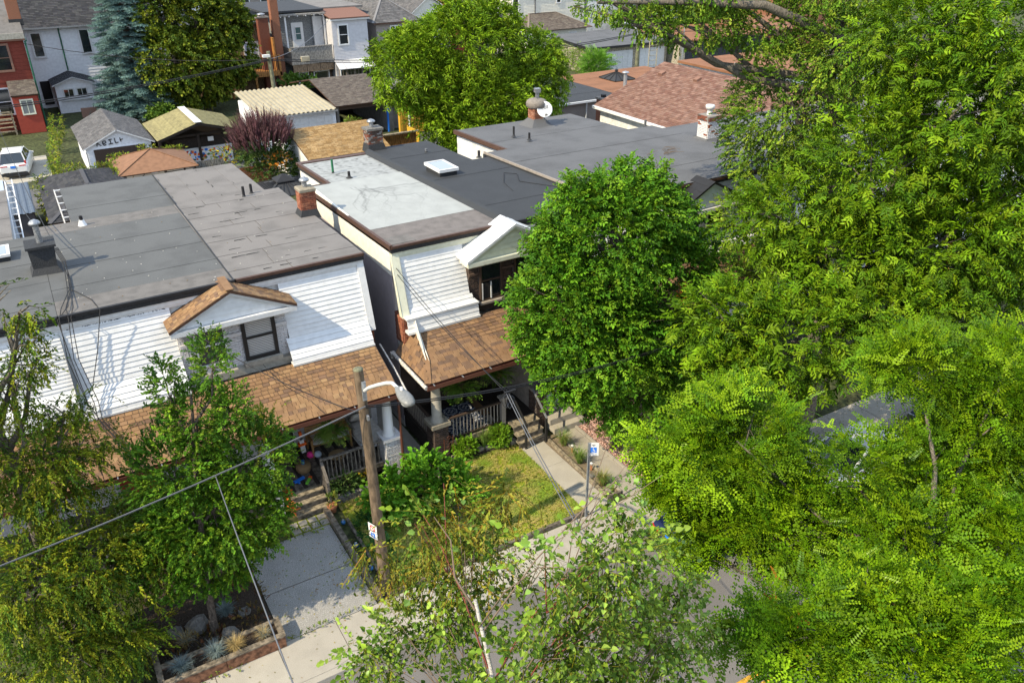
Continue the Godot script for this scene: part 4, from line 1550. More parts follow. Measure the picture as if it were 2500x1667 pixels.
	lathe(st, P(22.95, 7.8, 35.8), [[.11, 0], [.11, .3], [.2, .32], [.2, .52], [.16, .52], [0, .5]], 4, Basis(Vector3.UP, .6), true)
	put("flue", st, M.zinc, t)
	t = thing("satellite_dish", "round white dish lettered Bell on the chimney of the far grey roof", "satellite dish", P(23.05, 7.35, 35.2))
	dish(t, P(23.05, 7.35, 35.25), .4, Vector3(-.35, .35, 1), true)
	t = thing("chimney", "whitewashed brick chimney at the right end of the grey roof with white pot", "chimney", P(27.5, 6.5, 28.2))
	st = S()
	hexa(st, [P(26.9, 6.6, 27.5), P(28.2, 6.6, 27.5), P(28.2, 6.6, 28.8), P(26.9, 6.6, 28.8), P(27.12, 6.9, 27.72), P(27.92, 6.9, 27.72), P(27.92, 6.9, 28.5), P(27.12, 6.9, 28.5)])
	put("flashing", st, M.roof_pair3, t)
	chimney(t, P(27.52, 6.88, 28.1), .7, .66, .8, ["painted_brick", "painted_brick", "painted_brick", "painted_brick", "painted_brick", "painted_brick", "painted_brick", "painted_brick", "brick_red_a"])
	chimney(t, P(27.52, 7.68, 28.1), .78, .74, .24, ["brick_dark_b", "mortar", "brick_red_b"])
	st = S()
	lathe(st, P(27.5, 7.9, 28.1), [[.14, 0], [.12, .22], [.12, .26], [.2, .28], [.22, .42], [.19, .46], [0, .47]], 12)
	put("chimney_pot", st, M.white_stucco, t)
	vent_pipe("tall black pipe at the left back of the far grey roof", P(20.4, 6.62, 33.9), .48, .05, M.edge_black)
	vent_pipe("shorter black pipe right of the tall one on the far grey roof", P(20.6, 6.66, 32.8), .34, .055, M.edge_black)
	vent_pipe("stubby ringed pipe near the white gable wall", P(26.9, 6.6, 31.9), .4, .06, M.roof_pair3)
	t = thing("fallen_branch", "dead twigs lying on the far grey roof", "branch", P(23.5, 6.9, 27.2))
	st = S()
	for i in 9:
		var a := P(rr(23, 24.6), ry(27) + .1, rr(26.6, 27.4))
		tube(st, [a, a + Vector3(rr(.2, .5), rr(.02, .12), rr(-.2, .1)), a + Vector3(rr(.6, 1.0), .03, rr(-.2, .2))], .014, .006, 4)
	put("twig", st, M.twig, t)

func dish(t: Node3D, at: Vector3, r: float, dir: Vector3, lettered := false):
	var z := dir.normalized()
	var x := Vector3.UP.cross(z).normalized()
	var b := Basis(x, z, x.cross(z))
	b = Basis(x, z, x.cross(z))
	var st := S()
	lathe(st, at, [[0, -.06], [r * .5, -.045], [r * .8, -.01], [r, .03], [r, .045], [r * .8, .01], [r * .5, -.025], [0, -.04]], 20, b)
	put("reflector", st, M.plastic_white, t)
	st = S()
	var f := at + z * r * 1.0 - Vector3(0, r * .75, 0)
	tube(st, [at - Vector3(0, r * .9, 0), f], .015, .015, 5)
	obx(st, f, Vector3(.1, .09, .12))
	tube(st, [at - z * .05, at - z * .2 - Vector3(0, .15, 0), at - z * .25 - Vector3(0, .55, 0)], .025, .025, 6)
	put("arm", st, M.lamp_grey, t)
	if lettered:
		var tm := TextMesh.new()
		tm.text = "Bell"
		var fnt := SystemFont.new()
		fnt.font_names = PackedStringArray(["Droid Sans"])
		tm.font = fnt
		tm.font_size = 24
		tm.pixel_size = .0095
		tm.depth = .006
		inst("lettering", tm, M.siding_charcoal, t, Transform3D(Basis(x, z.cross(x), z), at + z * .02 + z.cross(x) * .12))

func stain_texture() -> ImageTexture:
	# water stains: branching dark runs spreading from the back middle of the membrane
	var n := 320
	var g := RandomNumberGenerator.new()
	g.seed = 77
	var f := FastNoiseLite.new()
	f.frequency = .02
	f.fractal_octaves = 4
	var v := PackedFloat32Array()
	v.resize(n * n)
	for y in n:
		for x in n: v[y * n + x] = .97 + .05 * f.get_noise_2d(x, y)
	var runs := []
	for i in 9: runs.append([Vector2(g.randf_range(.3, .5) * n, g.randf_range(.12, .3) * n), g.randf_range(.7, 1.7), g.randf_range(4, 9), 1.0])
	while runs.size():
		var r: Array = runs.pop_back()
		var p: Vector2 = r[0]
		var a: float = r[1]
		var w: float = r[2]
		var steps := int(g.randf_range(50, 150))
		for k in steps:
			a = clampf(a + g.randf_range(-.35, .35), -.2, 2.6)
			p += Vector2(cos(a), sin(a)) * 1.6
			var ww := w * (1.0 - .7 * k / steps)
			if g.randf() < .02 and r[3] > .35: runs.append([p, a + g.randf_range(-.9, .9), ww * .7, r[3] * .7])
			for dy in range(-int(ww), int(ww) + 1):
				for dx in range(-int(ww), int(ww) + 1):
					var q := p + Vector2(dx, dy)
					if q.x < 1 or q.y < 1 or q.x >= n - 1 or q.y >= n - 1: continue
					var d := Vector2(dx, dy).length() / maxf(ww, .5)
					if d < 1: v[int(q.y) * n + int(q.x)] *= 1.0 - .03 * r[3] * (1 - d) * (9.0 / (2 + ww))
	var im := Image.create(n, n, false, Image.FORMAT_RGB8)
	for y in n:
		for x in n:
			var c := clampf(v[y * n + x], .45, 1)
			im.set_pixel(x, y, Color(c, c, c * .99))
	return ImageTexture.create_from_image(im)
# ---------- street furniture and cars ----------
func wheelchair(t: Node, at: Vector3, b: Basis, s: float, m: Material, parent_name := "symbol"):
	# seated figure over a wheel, raised a few millimetres
	var st := S()
	for i in 20:
		var a := -2.6 + 4.2 * i / 20.0
		var c := a + 4.2 / 20.0
		var r0 := .26 * s
		var r1 := .33 * s
		quad(st, at + b * Vector3(cos(a) * r0 - .04 * s, sin(a) * r0 - .14 * s, 0), at + b * Vector3(cos(a) * r1 - .04 * s, sin(a) * r1 - .14 * s, 0), at + b * Vector3(cos(c) * r1 - .04 * s, sin(c) * r1 - .14 * s, 0), at + b * Vector3(cos(c) * r0 - .04 * s, sin(c) * r0 - .14 * s, 0))
	for e in [[-.06, .30, -.04, -.08], [-.04, -.08, .22, -.08], [.22, -.08, .30, -.36], [-.05, .1, .16, .1]]:
		beam(st, at + b * Vector3(e[0] * s, e[1] * s, 0), at + b * Vector3(e[2] * s, e[3] * s, 0), .08 * s, .004, b.z)
	lathe(st, at + b * Vector3(-.06 * s, .42 * s, 0), [[0, .003], [.08 * s, .003]], 10, b * Basis(Vector3.RIGHT, PI / 2))
	put(parent_name, st, m, t)

func street():
	# the wooden pole with its lamp
	var t := thing("utility_pole", "weathered wooden pole by the driveway carrying a street lamp and cables", "utility pole", P(5.42, 0, 15.92))
	var st := S()
	tube(st, [P(5.44, -.1, 15.92), P(5.43, 1.5, 15.92), P(5.40, 4.2, 15.92), P(5.33, 7.02, 15.92)], .165, .115, 14)
	put("shaft", st, M.pole_wood, t)
	st = S()
	tube(st, [P(5.44, -.05, 15.92), P(5.436, .55, 15.92)], .171, .167, 14)
	put("tarred_foot", st, M.wood_dark, t)
	st = S()
	lathe(st, P(5.33, 7.02, 15.92), [[.112, -.02], [.12, .01], [.06, .05], [0, .045]], 14)
	put("mossy_top", st, M.pole_green, t)
	st = S()
	obx(st, P(5.37, 6.5, 15.76), Vector3(.1, .5, .04))
	obx(st, P(5.39, 5.75, 15.76), Vector3(.05, .12, .1))
	put("bracket", st, M.galvanised, t)
	var l := thing("street_lamp", "grey cobra head street lamp on a white arm bolted to the wooden pole", "street lamp", P(5.38, 6.5, 15.74))
	st = S()
	tube(st, [P(5.38, 6.52, 15.74), P(5.40, 6.72, 15.5), P(5.42, 7.1, 14.9), P(5.43, 7.4, 14.4), P(5.44, 7.55, 14.1), P(5.44, 7.58, 13.8)], .045, .04, 8)
	put("arm", st, M.lamp_white, l)
	st = S()
	var hb := Basis(Vector3.UP, 0) * Basis(Vector3.RIGHT, PI / 2 + .08)
	var ps := []
	for e in [[.045, 0], [.06, .05], [.1, .16], [.145, .36], [.155, .52], [.135, .64], [.09, .72], [0, .75]]: ps.append([e[0], e[1]])
	var b2 := Basis(hb.x * 1.0, hb.y, hb.z * .62)
	lathe(st, P(5.44, 7.58, 13.88), ps, 14, b2)
	put("head", st, M.lamp_grey, l)
	st = S()
	lathe(st, P(5.44, 7.50, 13.38), [[.13, .03], [.12, -.05], [.085, -.11], [0, -.135]], 12)
	put("lens", st, M.lamp_white, l)
	st = S()
	lathe(st, P(5.44, 7.66, 13.6), [[.035, -.02], [.035, .05], [0, .055]], 8)
	put("photocell", st, M.frame_white, l)
	# notices
	var s := thing("parking_sign", "no parking notice with red ring and blue symbol nailed to the wooden pole", "sign", P(5.22, 2.35, 15.85))
	var b := Basis(Vector3.UP, -1.2)
	st = S()
	obx(st, P(5.2, 2.35, 15.74), Vector3(.31, .46, .008), b)
	put("plate", st, M.frame_white, s)
	st = S()
	for i in 18:
		var a := TAU * i / 18
		var c := TAU * (i + 1) / 18
		quad(st, P(5.2, 2.45, 15.74) + b * Vector3(cos(a) * .075, sin(a) * .075, .008), P(5.2, 2.45, 15.74) + b * Vector3(cos(a) * .1, sin(a) * .1, .008), P(5.2, 2.45, 15.74) + b * Vector3(cos(c) * .1, sin(c) * .1, .008), P(5.2, 2.45, 15.74) + b * Vector3(cos(c) * .075, sin(c) * .075, .008))
	beam(st, P(5.2, 2.45, 15.74) + b * Vector3(-.06, .06, .008), P(5.2, 2.45, 15.74) + b * Vector3(.06, -.06, .008), .02, .003, b.z)
	put("ring", st, M.red_light, s)
	st = S()
	obx(st, P(5.2, 2.22, 15.74) + b * Vector3(0, 0, .006), Vector3(.15, .15, .004), b)
	put("blue_panel", st, M.plastic_blue, s)
	wheelchair(s, P(5.2, 2.22, 15.74) + b * Vector3(0, 0, .011), b, .13, M.frame_white)
	s = thing("parking_sign", "accessible parking sign with blue wheelchair panel on a steel post by the walk", "sign", P(11.9, 0, 15.6))
	st = S()
	obx(st, P(11.9, 1.36, 15.6), Vector3(.06, 2.76, .012))
	obx(st, P(11.87, 1.36, 15.585), Vector3(.012, 2.76, .04))
	obx(st, P(11.93, 1.36, 15.585), Vector3(.012, 2.76, .04))
	put("post", st, M.galvanised, s)
	b = Basis(Vector3.UP, -.55)
	var c0 := P(12.02, 2.5, 15.53)
	st = S()
	obx(st, c0, Vector3(.31, .46, .006), b)
	put("plate", st, M.frame_white, s)
	st = S()
	obx(st, c0 + b * Vector3(0, -.03, .005), Vector3(.19, .19, .004), b)
	put("blue_panel", st, M.plastic_blue, s)
	wheelchair(s, c0 + b * Vector3(0, -.03, .009), b, .17, M.frame_white)
	st = S()
	for e in [[-.05, .15, .05, .15], [-.02, .12, .02, .12], [-.1, -.19, -.06, -.19], [.06, -.19, .1, -.19]]:
		beam(st, c0 + b * Vector3(e[0], e[1], .005), c0 + b * Vector3(e[2], e[3], .005), .018, .003, b.z)
	put("small_marks", st, M.siding_charcoal, s)
	car("white car parked at the kerb under the locust branches", P(20.6, -.13, 12.95), -PI / 2, 4.5, 1.8, 1.45, M.car_white, false, "")
	car("dark blue car parked at the kerb beside the birch", P(15.1, -.13, 12.95), PI / 2, 4.4, 1.78, 1.45, M.car_blue, false, "")
	car("dark blue car parked farther right along the kerb", P(26.8, -.13, 12.9), -PI / 2, 4.5, 1.8, 1.45, M.car_blue, false, "")

# ---------- the front yards ----------
func timber(t: Node, called: String, a: Vector3, b: Vector3, w: float, h: float, m: Material, n := 1):
	for i in n:
		var st := S()
		var p := a.lerp(b, float(i) / n)
		var q := a.lerp(b, float(i + 1) / n)
		var g := (q - p).normalized() * .006
		beam(st, p + g, q - g, w, h)
		put(called, st, m, t)

func cobble(called: String, t: Node, at: Vector3, s: Vector3, turn: float, m: Material, seed_: int):
	# a rough block: a box with its corners pushed about
	var g := RandomNumberGenerator.new()
	g.seed = seed_
	var b := Basis(Vector3.UP, turn)
	var lo := []
	var mid := []
	var hi := []
	for q in [[-.5, .5], [.5, .5], [.5, -.5], [-.5, -.5]]:
		lo.append(at + b * Vector3(q[0] * s.x * g.randf_range(.9, 1.02), 0, q[1] * s.z * g.randf_range(.9, 1.02)))
		mid.append(at + b * Vector3(q[0] * s.x * g.randf_range(.92, 1.05), s.y * .8, q[1] * s.z * g.randf_range(.92, 1.05)))
		hi.append(at + b * Vector3(q[0] * s.x * g.randf_range(.74, .86), s.y * g.randf_range(.95, 1.05), q[1] * s.z * g.randf_range(.74, .86)))
	var st := S()
	hexa(st, lo + mid)
	hexa(st, mid + hi)
	return put(called, st, m, t)

func boulder(label: String, at: Vector3, r: Vector3, m: Material, sd: int, group := ""):
	var g := FastNoiseLite.new()
	g.seed = sd
	g.frequency = .9
	var t := thing("boulder", label, "rock", at, 0, group)
	var st := S()
	var n := 9
	var k := 7
	var pt := func(i: int, j: int) -> Vector3:
		var a := TAU * (i % n) / n
		var e := PI * j / k - PI / 2
		var d := Vector3(cos(a) * cos(e), sin(e), sin(a) * cos(e))
		return at + d * r * (1 + .45 * g.get_noise_3dv(d * 1.6 + at)) + Vector3(0, r.y * .5, 0)
	for i in n:
		for j in k: quad(st, pt.call(i, j + 1), pt.call(i + 1, j + 1), pt.call(i + 1, j), pt.call(i, j))
	put("stone", st, m, t)

func grass_tuft(label: String, at: Vector3, h: float, spread: float, tones: Array, sd: int, group: String, called := "ornamental_grass"):
	var t := thing(called, label, "ornamental grass", at, 0, group)
	var g := RandomNumberGenerator.new()
	g.seed = sd
	var xfs := []
	var cols := []
	for i in 4:
		xfs.append(Transform3D(Basis(Vector3.UP, g.randf_range(0, TAU)).scaled(V3(g.randf_range(1.05, 1.4)) * Vector3(spread, h, spread)), at + Vector3(g.randf_range(-.05, .05), 0, g.randf_range(-.05, .05))))
		cols.append(tones[i % tones.size()])
	scatter("blades", t, blades("tuft", 70, 1.0, .62, .016, 5), M.leaf_matt, xfs, cols)

func lawn_blades(x0: float, x1: float, d0: float, d1: float, n: int, sd: int, tones: Array, called := "lawn_grass", h := .06):
	var g := RandomNumberGenerator.new()
	g.seed = sd
	var f := FastNoiseLite.new()
	f.seed = sd
	f.frequency = .8
	f.fractal_octaves = 3
	var xfs := []
	var cols := []
	for i in n:
		var x := g.randf_range(x0, x1)
		var d := g.randf_range(d0, d1)
		var v := f.get_noise_2d(x, d)
		if v < -.28 and g.randf() < .8: continue
		var s := h * g.randf_range(.7, 1.3)
		xfs.append(Transform3D(Basis(Vector3.UP, g.randf_range(0, TAU)).scaled(Vector3(s * 1.4, s, s * 1.4)), P(x, 0, d)))
		var t: Color = tones[0].lerp(tones[1], clampf(.45 + v * 1.3 + g.randf_range(-.25, .25), 0, 1))
		cols.append(t * g.randf_range(.8, 1.2))
	var o := scatter(called, self, blades("turf", 12, 1.0, .7, .09, 8), M.leaf_matt, xfs, cols)
	stuff(o)
	tag(o, "green and straw coloured grass blades of the front lawns", "grass")

func front_yards():
	# paved and planted ground of the two front yards
	var t: Node3D = sheet("driveway", 2.52, 5.06, 15.63, 19.34, -.02, M.soil, .1)
	for e in [[2.52, 5.06, 15.63, 17.42], [2.52, 5.06, 17.45, 19.34]]:
		var st := S()
		bx(st, e[0], e[1], -.015, .0, e[2], e[3])
		put("slab", st, M.concrete_pad, t)
	t = sheet("paver_path", 3.95, 5.14, 19.34, 19.98, -.012, M.turf, .1)
	for i in 4:
		for j in 2:
			var st := S()
			bx(st, 3.98 + i * .29, 4.22 + i * .29, -.01, .012 + rr(-.004, .004), 19.4 + j * .29, 19.63 + j * .29)
			put("paver", st, M.concrete_b, t)
	t = sheet("front_walk", 12.06, 12.96, 15.63, 19.62, -.02, M.soil, .1)
	for i in 3:
		var st := S()
		bx(st, 12.06, 12.96, -.015, rr(-.002, .003), 15.63 + i * 1.33, 16.95 + i * 1.33)
		put("slab", st, M.concrete, t)
	t = sheet("neighbour_walk", 13.55, 14.38, 15.63, 19.8, -.02, M.soil, .1)
	for i in 4:
		var st := S()
		bx(st, 13.57, 14.36, -.015, rr(-.002, .003), 15.63 + i * 1.04, 16.66 + i * 1.04)
		put("slab", st, M.concrete_b, t)
	sheet("lawn", 5.6, 12.06, 15.75, 20.4, -.012, M.turf, .1)
	lawn_blades(5.6, 12.04, 15.78, 20.2, 15000, 5, [Color(.55, .44, .14), Color(.27, .40, .04)])
	sheet("flower_bed", 12.98, 13.54, 15.95, 19.8, -.008, M.soil_tan, .1)
	var gb = sheet("gravel_bed", 14.42, 17.4, 15.7, 20.2, -.01, M.gravel_pink, .1)
	var xfs := []
	var cols := []
	for i in 7000:
		var s := rr(.018, .045)
		xfs.append(Transform3D(Basis(Vector3(rr(-1, 1), rr(-1, 1), rr(-1, 1)).normalized(), rr(0, 3)).scaled(Vector3(s, s * .7, s)), P(rr(14.45, 17.3), .002, rr(15.75, 20.1))))
		cols.append([Color(.52, .32, .26), Color(.62, .44, .37), Color(.40, .24, .2)][i % 3] * rr(.8, 1.15))
	L.chip = L.get("chip")
	var cs := S()
	cs.set_color(Color.WHITE)
	for q in [[Vector3(1, 0, 0), Vector3(0, .9, .2), Vector3(0, 0, 1)], [Vector3(0, 0, 1), Vector3(0, .9, .2), Vector3(-1, 0, 0)], [Vector3(-1, 0, 0), Vector3(0, .9, .2), Vector3(0, 0, -1)], [Vector3(0, 0, -1), Vector3(0, .9, .2), Vector3(1, 0, 0)]]:
		for v in q: cs.add_vertex(v)
	cs.generate_normals()
	var chips := scatter("gravel", self, cs.commit(), M.leaf_matt, xfs, cols)
	stuff(chips)
	tag(chips, "pink gravel spread between the neighbour's walk and the trees", "gravel")
	sheet("garden_bed", -.4, 2.5, 15.95, 20.3, -.004, M.mulch, .1)
	sheet("house_bed", 9.75, 11.95, 20.02, 20.4, .06, M.mulch, .1)
	sheet("house_bed", 5.45, 7.4, 20.28, 20.6, .12, M.mulch, .1)
	sheet("alley", 8.2, 9.15, 17.5, 31, -.002, M.concrete_b, .1)
	# timber edgings
	t = thing("timber_edging", "grey landscape timbers edging the driveway", "edging", P(5.18, 0, 17.8))
	timber(t, "timber", P(5.17, .09, 15.7), P(5.17, .09, 19.95), .16, .2, M.wood_grey, 3)
	t = thing("timber_edging", "thin grey timber in the strip beside the utility pole", "edging", P(5.55, 0, 17.8))
	timber(t, "timber", P(5.52, .05, 16.2), P(5.58, .05, 19.2), .08, .12, M.wood_grey, 2)
	t = thing("timber_edging", "dark timber kerb between the front lawn and the pavement", "edging", P(8.7, 0, 15.72))
	timber(t, "timber", P(5.4, .04, 15.72), P(12.03, .04, 15.72), .09, .13, M.wood_grey, 4)
	t = thing("timber_edging", "timber frame round the grass bed beside the front walk", "edging", P(13, 0, 17.8))
	timber(t, "timber", P(13.0, .04, 15.95), P(13.12, .04, 19.7), .09, .12, M.wood_step, 3)
	timber(t, "timber", P(12.96, .04, 15.93), P(13.5, .04, 15.93), .09, .12, M.wood_grey)
	timber(t, "timber", P(13.54, .03, 15.95), P(13.58, .03, 19.6), .05, .08, M.concrete_b, 2)
	t = thing("kerb_edging", "low pale kerb between the neighbour's walk and the pink gravel", "edging", P(14.4, 0, 17.8))
	timber(t, "kerb_stone", P(14.4, .03, 15.8), P(14.42, .03, 19.9), .07, .09, M.concrete_b, 5)
	# a stone row in front of each porch
	t = thing("stone_edging", "row of squared tan stones between the lawn and the shrubs of the brown brick porch", "edging", P(10.8, 0, 20.2))
	for i in 9: cobble("stone", t, P(9.55 + i * .305, -.01, 20.42 - i * .045), Vector3(.27, .17, .2), rr(-.2, .2) + .1, M.stone_block, 40 + i)
	cobble("stone", t, P(11.95, .1, 20.3), Vector3(.2, .14, .3), .3, M.stone_block, 60)
	cobble("stone", t, P(12.0, 0, 20.12), Vector3(.2, .14, .26), .3, M.stone_block, 61)
	t = thing("stone_edging", "low double wall of grey cobbles beside the wooden porch steps", "edging", P(6.2, 0, 20.2))
	for r in 2:
		for i in 7: cobble("stone", t, P(5.62 + i * .24 + r * .11, r * .12, 20.16 + rr(-.02, .03)), Vector3(.22, .14, .2), rr(-.2, .2), M.stone_grey, 80 + i + r * 10)
	# planters by the pavement
	t = thing("planter_box", "long reddish timber planter along the pavement left of the driveway", "planter", P(1.1, 0, 15.8))
	for r in 2: timber(t, "timber", P(-.38, .1 + r * .17, 15.5), P(2.55, .1 + r * .17, 15.5), .09, .165, M.wood_planter, 2)
	timber(t, "timber", P(-.36, .38, 15.52), P(2.57, .38, 15.52), .15, .045, M.wood_planter_top, 2)
	timber(t, "timber", P(-.36, .37, 16.08), P(2.5, .37, 16.08), .12, .045, M.wood_planter_top, 2)
	timber(t, "timber", P(-.36, .18, 16.08), P(2.5, .18, 16.08), .06, .32, M.wood_planter, 2)
	timber(t, "timber", P(2.51, .38, 15.6), P(2.51, .38, 16.16), .13, .05, M.wood_planter_top)
	timber(t, "timber", P(2.51, .18, 15.6), P(2.51, .18, 16.14), .08, .33, M.wood_planter)
	timber(t, "timber", P(-.38, .38, 15.6), P(-.38, .38, 16.9), .14, .05, M.wood_planter_top)
	timber(t, "timber", P(-.38, .18, 15.6), P(-.38, .18, 16.9), .07, .33, M.wood_planter)
	sheet("planter_soil", -.33, 2.47, 15.56, 16.04, .28, M.mulch, .2)
	for x in [.1, 1.2, 2.2]:
		timber(t, "cross_piece", P(x + .25, .36, 15.56), P(x + .25, .36, 16.04), .05, .04, M.wood_planter_top)
	var straw := [Color(.42, .30, .12), Color(.36, .27, .11)]
	var blue := [Color(.15, .20, .20), Color(.19, .24, .23)]
	grass_tuft("straw coloured grass tuft nearest the driveway in the timber planter", P(2.06, .28, 15.75), .34, .34, straw + blue, 1, "", "ornamental_grass")
	grass_tuft("tall straw coloured tuft in the middle of the timber planter", P(1.4, .28, 15.72), .42, .40, straw, 2, "")
	grass_tuft("blue grey grass tuft beside the tall straw one in the planter", P(.92, .28, 15.75), .36, .42, blue, 3, "")
	grass_tuft("blue grey grass tuft by the paper box in the planter", P(.1, .28, 15.78), .34, .42, blue, 4, "")
	grass_tuft("straw topped tuft among the stones behind the planter", P(.35, .0, 16.75), .45, .42, straw + blue, 5, "")
	grass_tuft("blue grey mound beside the young tree's trunk", P(1.45, .0, 17.3), .4, .45, blue, 6, "")
	for i in 7:
		var q: Array = [[1.4, 16.5, .24], [.75, 17.2, .3], [.95, 16.55, .12], [1.9, 17.1, .16], [1.7, 16.35, .1], [.2, 17.3, .2], [1.15, 16.3, .1]][i]
		boulder(["large grey boulder right of the young tree's trunk", "broad boulder behind the young tree's trunk", "round cobble in front of the trunk", "grey boulder near the driveway", "small cobble by the planter", "boulder at the shaded back of the bed", "small pale cobble before the large boulder"][i], P(q[0], 0, q[1]), Vector3(q[2], q[2] * .8, q[2] * .9), M.stone_grey, 90 + i)
	boulder("pale boulder beside the paper box on the pavement", P(-.75, 0, 15.65), Vector3(.2, .17, .2), M.rock, 120)
	boulder("rounded tan rock at the corner of the grass bed", P(13.2, 0, 16.17), Vector3(.13, .11, .11), M.rock, 101)
	boulder("flat grey rock in the middle of the grass bed", P(13.2, 0, 17.1), Vector3(.14, .07, .1), M.stone_grey, 102)
	var gg := [Color(.12, .21, .03), Color(.16, .25, .04), Color(.27, .23, .06)]
	grass_tuft("green fountain grass nearest the porch steps in the walk bed", P(13.4, 0, 19.0), .55, .5, gg, 11, "")
	grass_tuft("middle fountain grass in the bed beside the front walk", P(13.32, 0, 17.9), .58, .52, gg, 12, "")
	grass_tuft("fountain grass by the rounded rock nearest the pavement", P(13.25, 0, 16.55), .58, .54, gg, 13, "")
	grass_tuft("upright grass between the two clipped shrubs of the brick porch", P(10.95, .06, 20.25), .75, .42, gg, 14, "")
	var bright := [Color(.14, .28, .015), Color(.19, .34, .02), Color(.10, .21, .012)]
	shrub("round_shrub", "round bright green shrub beside the brick pier", "shrub", P(10.2, .05, 20.25), Vector3(.42, .34, .36), sprig("small", 8, .16, .055, .62, .1, 3), M.leaf, 1100, .72, bright, 21)
	shrub("round_shrub", "round bright green shrub beside the wooden steps", "shrub", P(11.5, .05, 20.22), Vector3(.42, .36, .36), sprig("small", 8, .16, .055, .62, .1, 3), M.leaf, 1100, .72, bright, 22)
	shrub("shrub", "dark green shrub in the bed before the porch railing", "shrub", P(6.0, .1, 20.42), Vector3(.46, .36, .26), sprig("small", 8, .16, .055, .62, .1, 3), M.leaf, 420, .9, [Color(.05, .10, .02), Color(.08, .13, .03)], 23)
	shrub("flowering_plant", "plant with yellow blooms behind the wooden pole", "plant", P(6.75, .1, 20.4), Vector3(.24, .3, .2), sprig("small", 8, .16, .055, .62, .1, 3), M.leaf, 120, .9, [Color(.09, .16, .02), Color(.55, .38, .02)], 24)
	for e in [[14.9, 17.9, "yellow green weed in the middle of the pink gravel"], [15.3, 16.6, "yellow green weed in the pink gravel nearest the pavement"], [15.0, 18.9, "yellow green weed in the pink gravel nearest the concrete steps"]]:
		shrub("weed", e[2], "plant", P(e[0], 0, e[1]), Vector3(.22, .08, .2), sprig("small", 8, .16, .055, .62, .1, 3), M.leaf, 60, .8, [Color(.16, .20, .03), Color(.10, .17, .02)], 25 + int(e[0] * 3), "weeds in the pink gravel", false)
	# lights, pots, a box
	var lg := "short copper garden lights"
	for e in [[9.72, 20.5, "copper garden light beside the brick pier"], [11.88, 20.22, "copper garden light at the foot of the wooden steps"], [13.42, 17.4, "copper garden light behind the flat grey rock"], [13.45, 18.55, "copper garden light between two fountain grasses"]]:
		t = thing("garden_light", e[2], "garden light", P(e[0], 0, e[1]), 0, lg)
		var st := S()
		lathe(st, P(e[0], 0, e[1]), [[.035, 0], [.035, .2]], 10)
		put("body", st, M.terracotta, t)
		st = S()
		lathe(st, P(e[0], .2, e[1]), [[.02, 0], [.03, .05], [.055, .06], [.05, .09], [0, .1]], 10)
		put("cap", st, M.lamp_white, t)
	for e in [[5.42, 19.1, "blue glazed globe nearest the porch in the timber strip"], [5.38, 17.95, "middle blue glazed globe in the timber strip"], [5.39, 16.85, "blue glazed globe nearest the wooden pole"]]:
		t = thing("garden_globe", e[2], "garden ornament", P(e[0], 0, e[1]))
		var st := S()
		var pr := []
		for i in 9: pr.append([.075 * sin(PI * i / 8.0), .085 - .08 * cos(PI * i / 8.0)])
		lathe(st, P(e[0], 0, e[1]), pr, 14)
		var gl := put("globe", st, M.blue_glaze, t)
		st = S()
		lathe(st, P(e[0], .155, e[1]), [[.03, 0], [.035, .03], [0, .03]], 8)
		put("cap", st, M.galvanised, t)
	for e in [[5.36, 19.85, .15, "terracotta pot with yellow green plant at the foot of the stair post"], [4.2, 20.02, .09, "small terracotta pot on the left of the lowest step"], [4.25, 20.5, .09, "small terracotta pot with orange blooms higher on the steps"]]:
		var y0: float = 0.0 if e[0] > 5 else (.2 if e[1] < 20.2 else .4)
		var r: float = e[2]
		t = thing("flower_pot", e[3], "flower pot", P(e[0], y0, e[1]))
		var st := S()
		lathe(st, P(e[0], y0, e[1]), [[r * .68, 0], [r * .92, r * 1.35], [r * 1.08, r * 1.36], [r * 1.1, r * 1.75], [r * .95, r * 1.75], [r * .9, r * 1.5], [0, r * 1.5]], 16)
		put("pot", st, M.terracotta, t)
		crown("foliage", t, sprig("small", 8, .16, .055, .62, .1, 3), M.leaf, [[P(e[0], y0 + r * 2.9, e[1]), Vector3(r * .9, r * 1.3, r * .9)]], 40, .8, [Color(.20, .22, .03), Color(.10, .17, .02)] if r > .1 else [Color(.4, .12, .02), Color(.10, .15, .02)], 31 + int(e[1] * 10), 0, 1, .7)
	t = thing("paper_box", "open white cardboard box full of papers at the end of the planter", "box", P(-.32, 0, 15.4))
	var bb := Basis(Vector3.UP, .12)
	var st := S()
	for q in [[0, .15, .17, .42, .3, .012], [0, .15, -.17, .42, .3, .012], [.21, .15, 0, .012, .3, .35], [-.21, .15, 0, .012, .3, .35], [0, .01, 0, .42, .012, .34]]: obx(st, P(-.32, 0, 15.4) + bb * Vector3(q[0], q[1], q[2]), Vector3(q[3], q[4], q[5]), bb)
	put("carton", st, M.plastic_white, t)
	for i in 7:
		st = S()
		obx(st, P(-.32, .2 + i * .008, 15.4) + bb * Vector3(rr(-.09, .09), 0, rr(-.07, .07)), Vector3(.2, .03, .16), bb * Basis(Vector3(rr(-.4, .4), 1, rr(-.4, .4)).normalized(), rr(-.8, .8)))
		put("paper", st, [M.siding_charcoal, M.siding_blue, M.plastic_white, M.glass_teal][i % 4], t)
	st = S()
	bx(st, -.42, -.28, .1, .13, 15.205, 15.212)
	bx(st, -.37, -.33, .04, .09, 15.204, 15.212)
	put("print", st, M.plastic_pink, t)
	t = thing("branch_litter", "dry stick lying on the lawn", "branch", P(9.9, 0, 19.6))
	st = S()
	tube(st, [P(9.75, .03, 19.75), P(10.1, .05, 19.55), P(10.4, .03, 19.4)], .014, .008, 5)
	put("stick", st, M.wood_step, t)

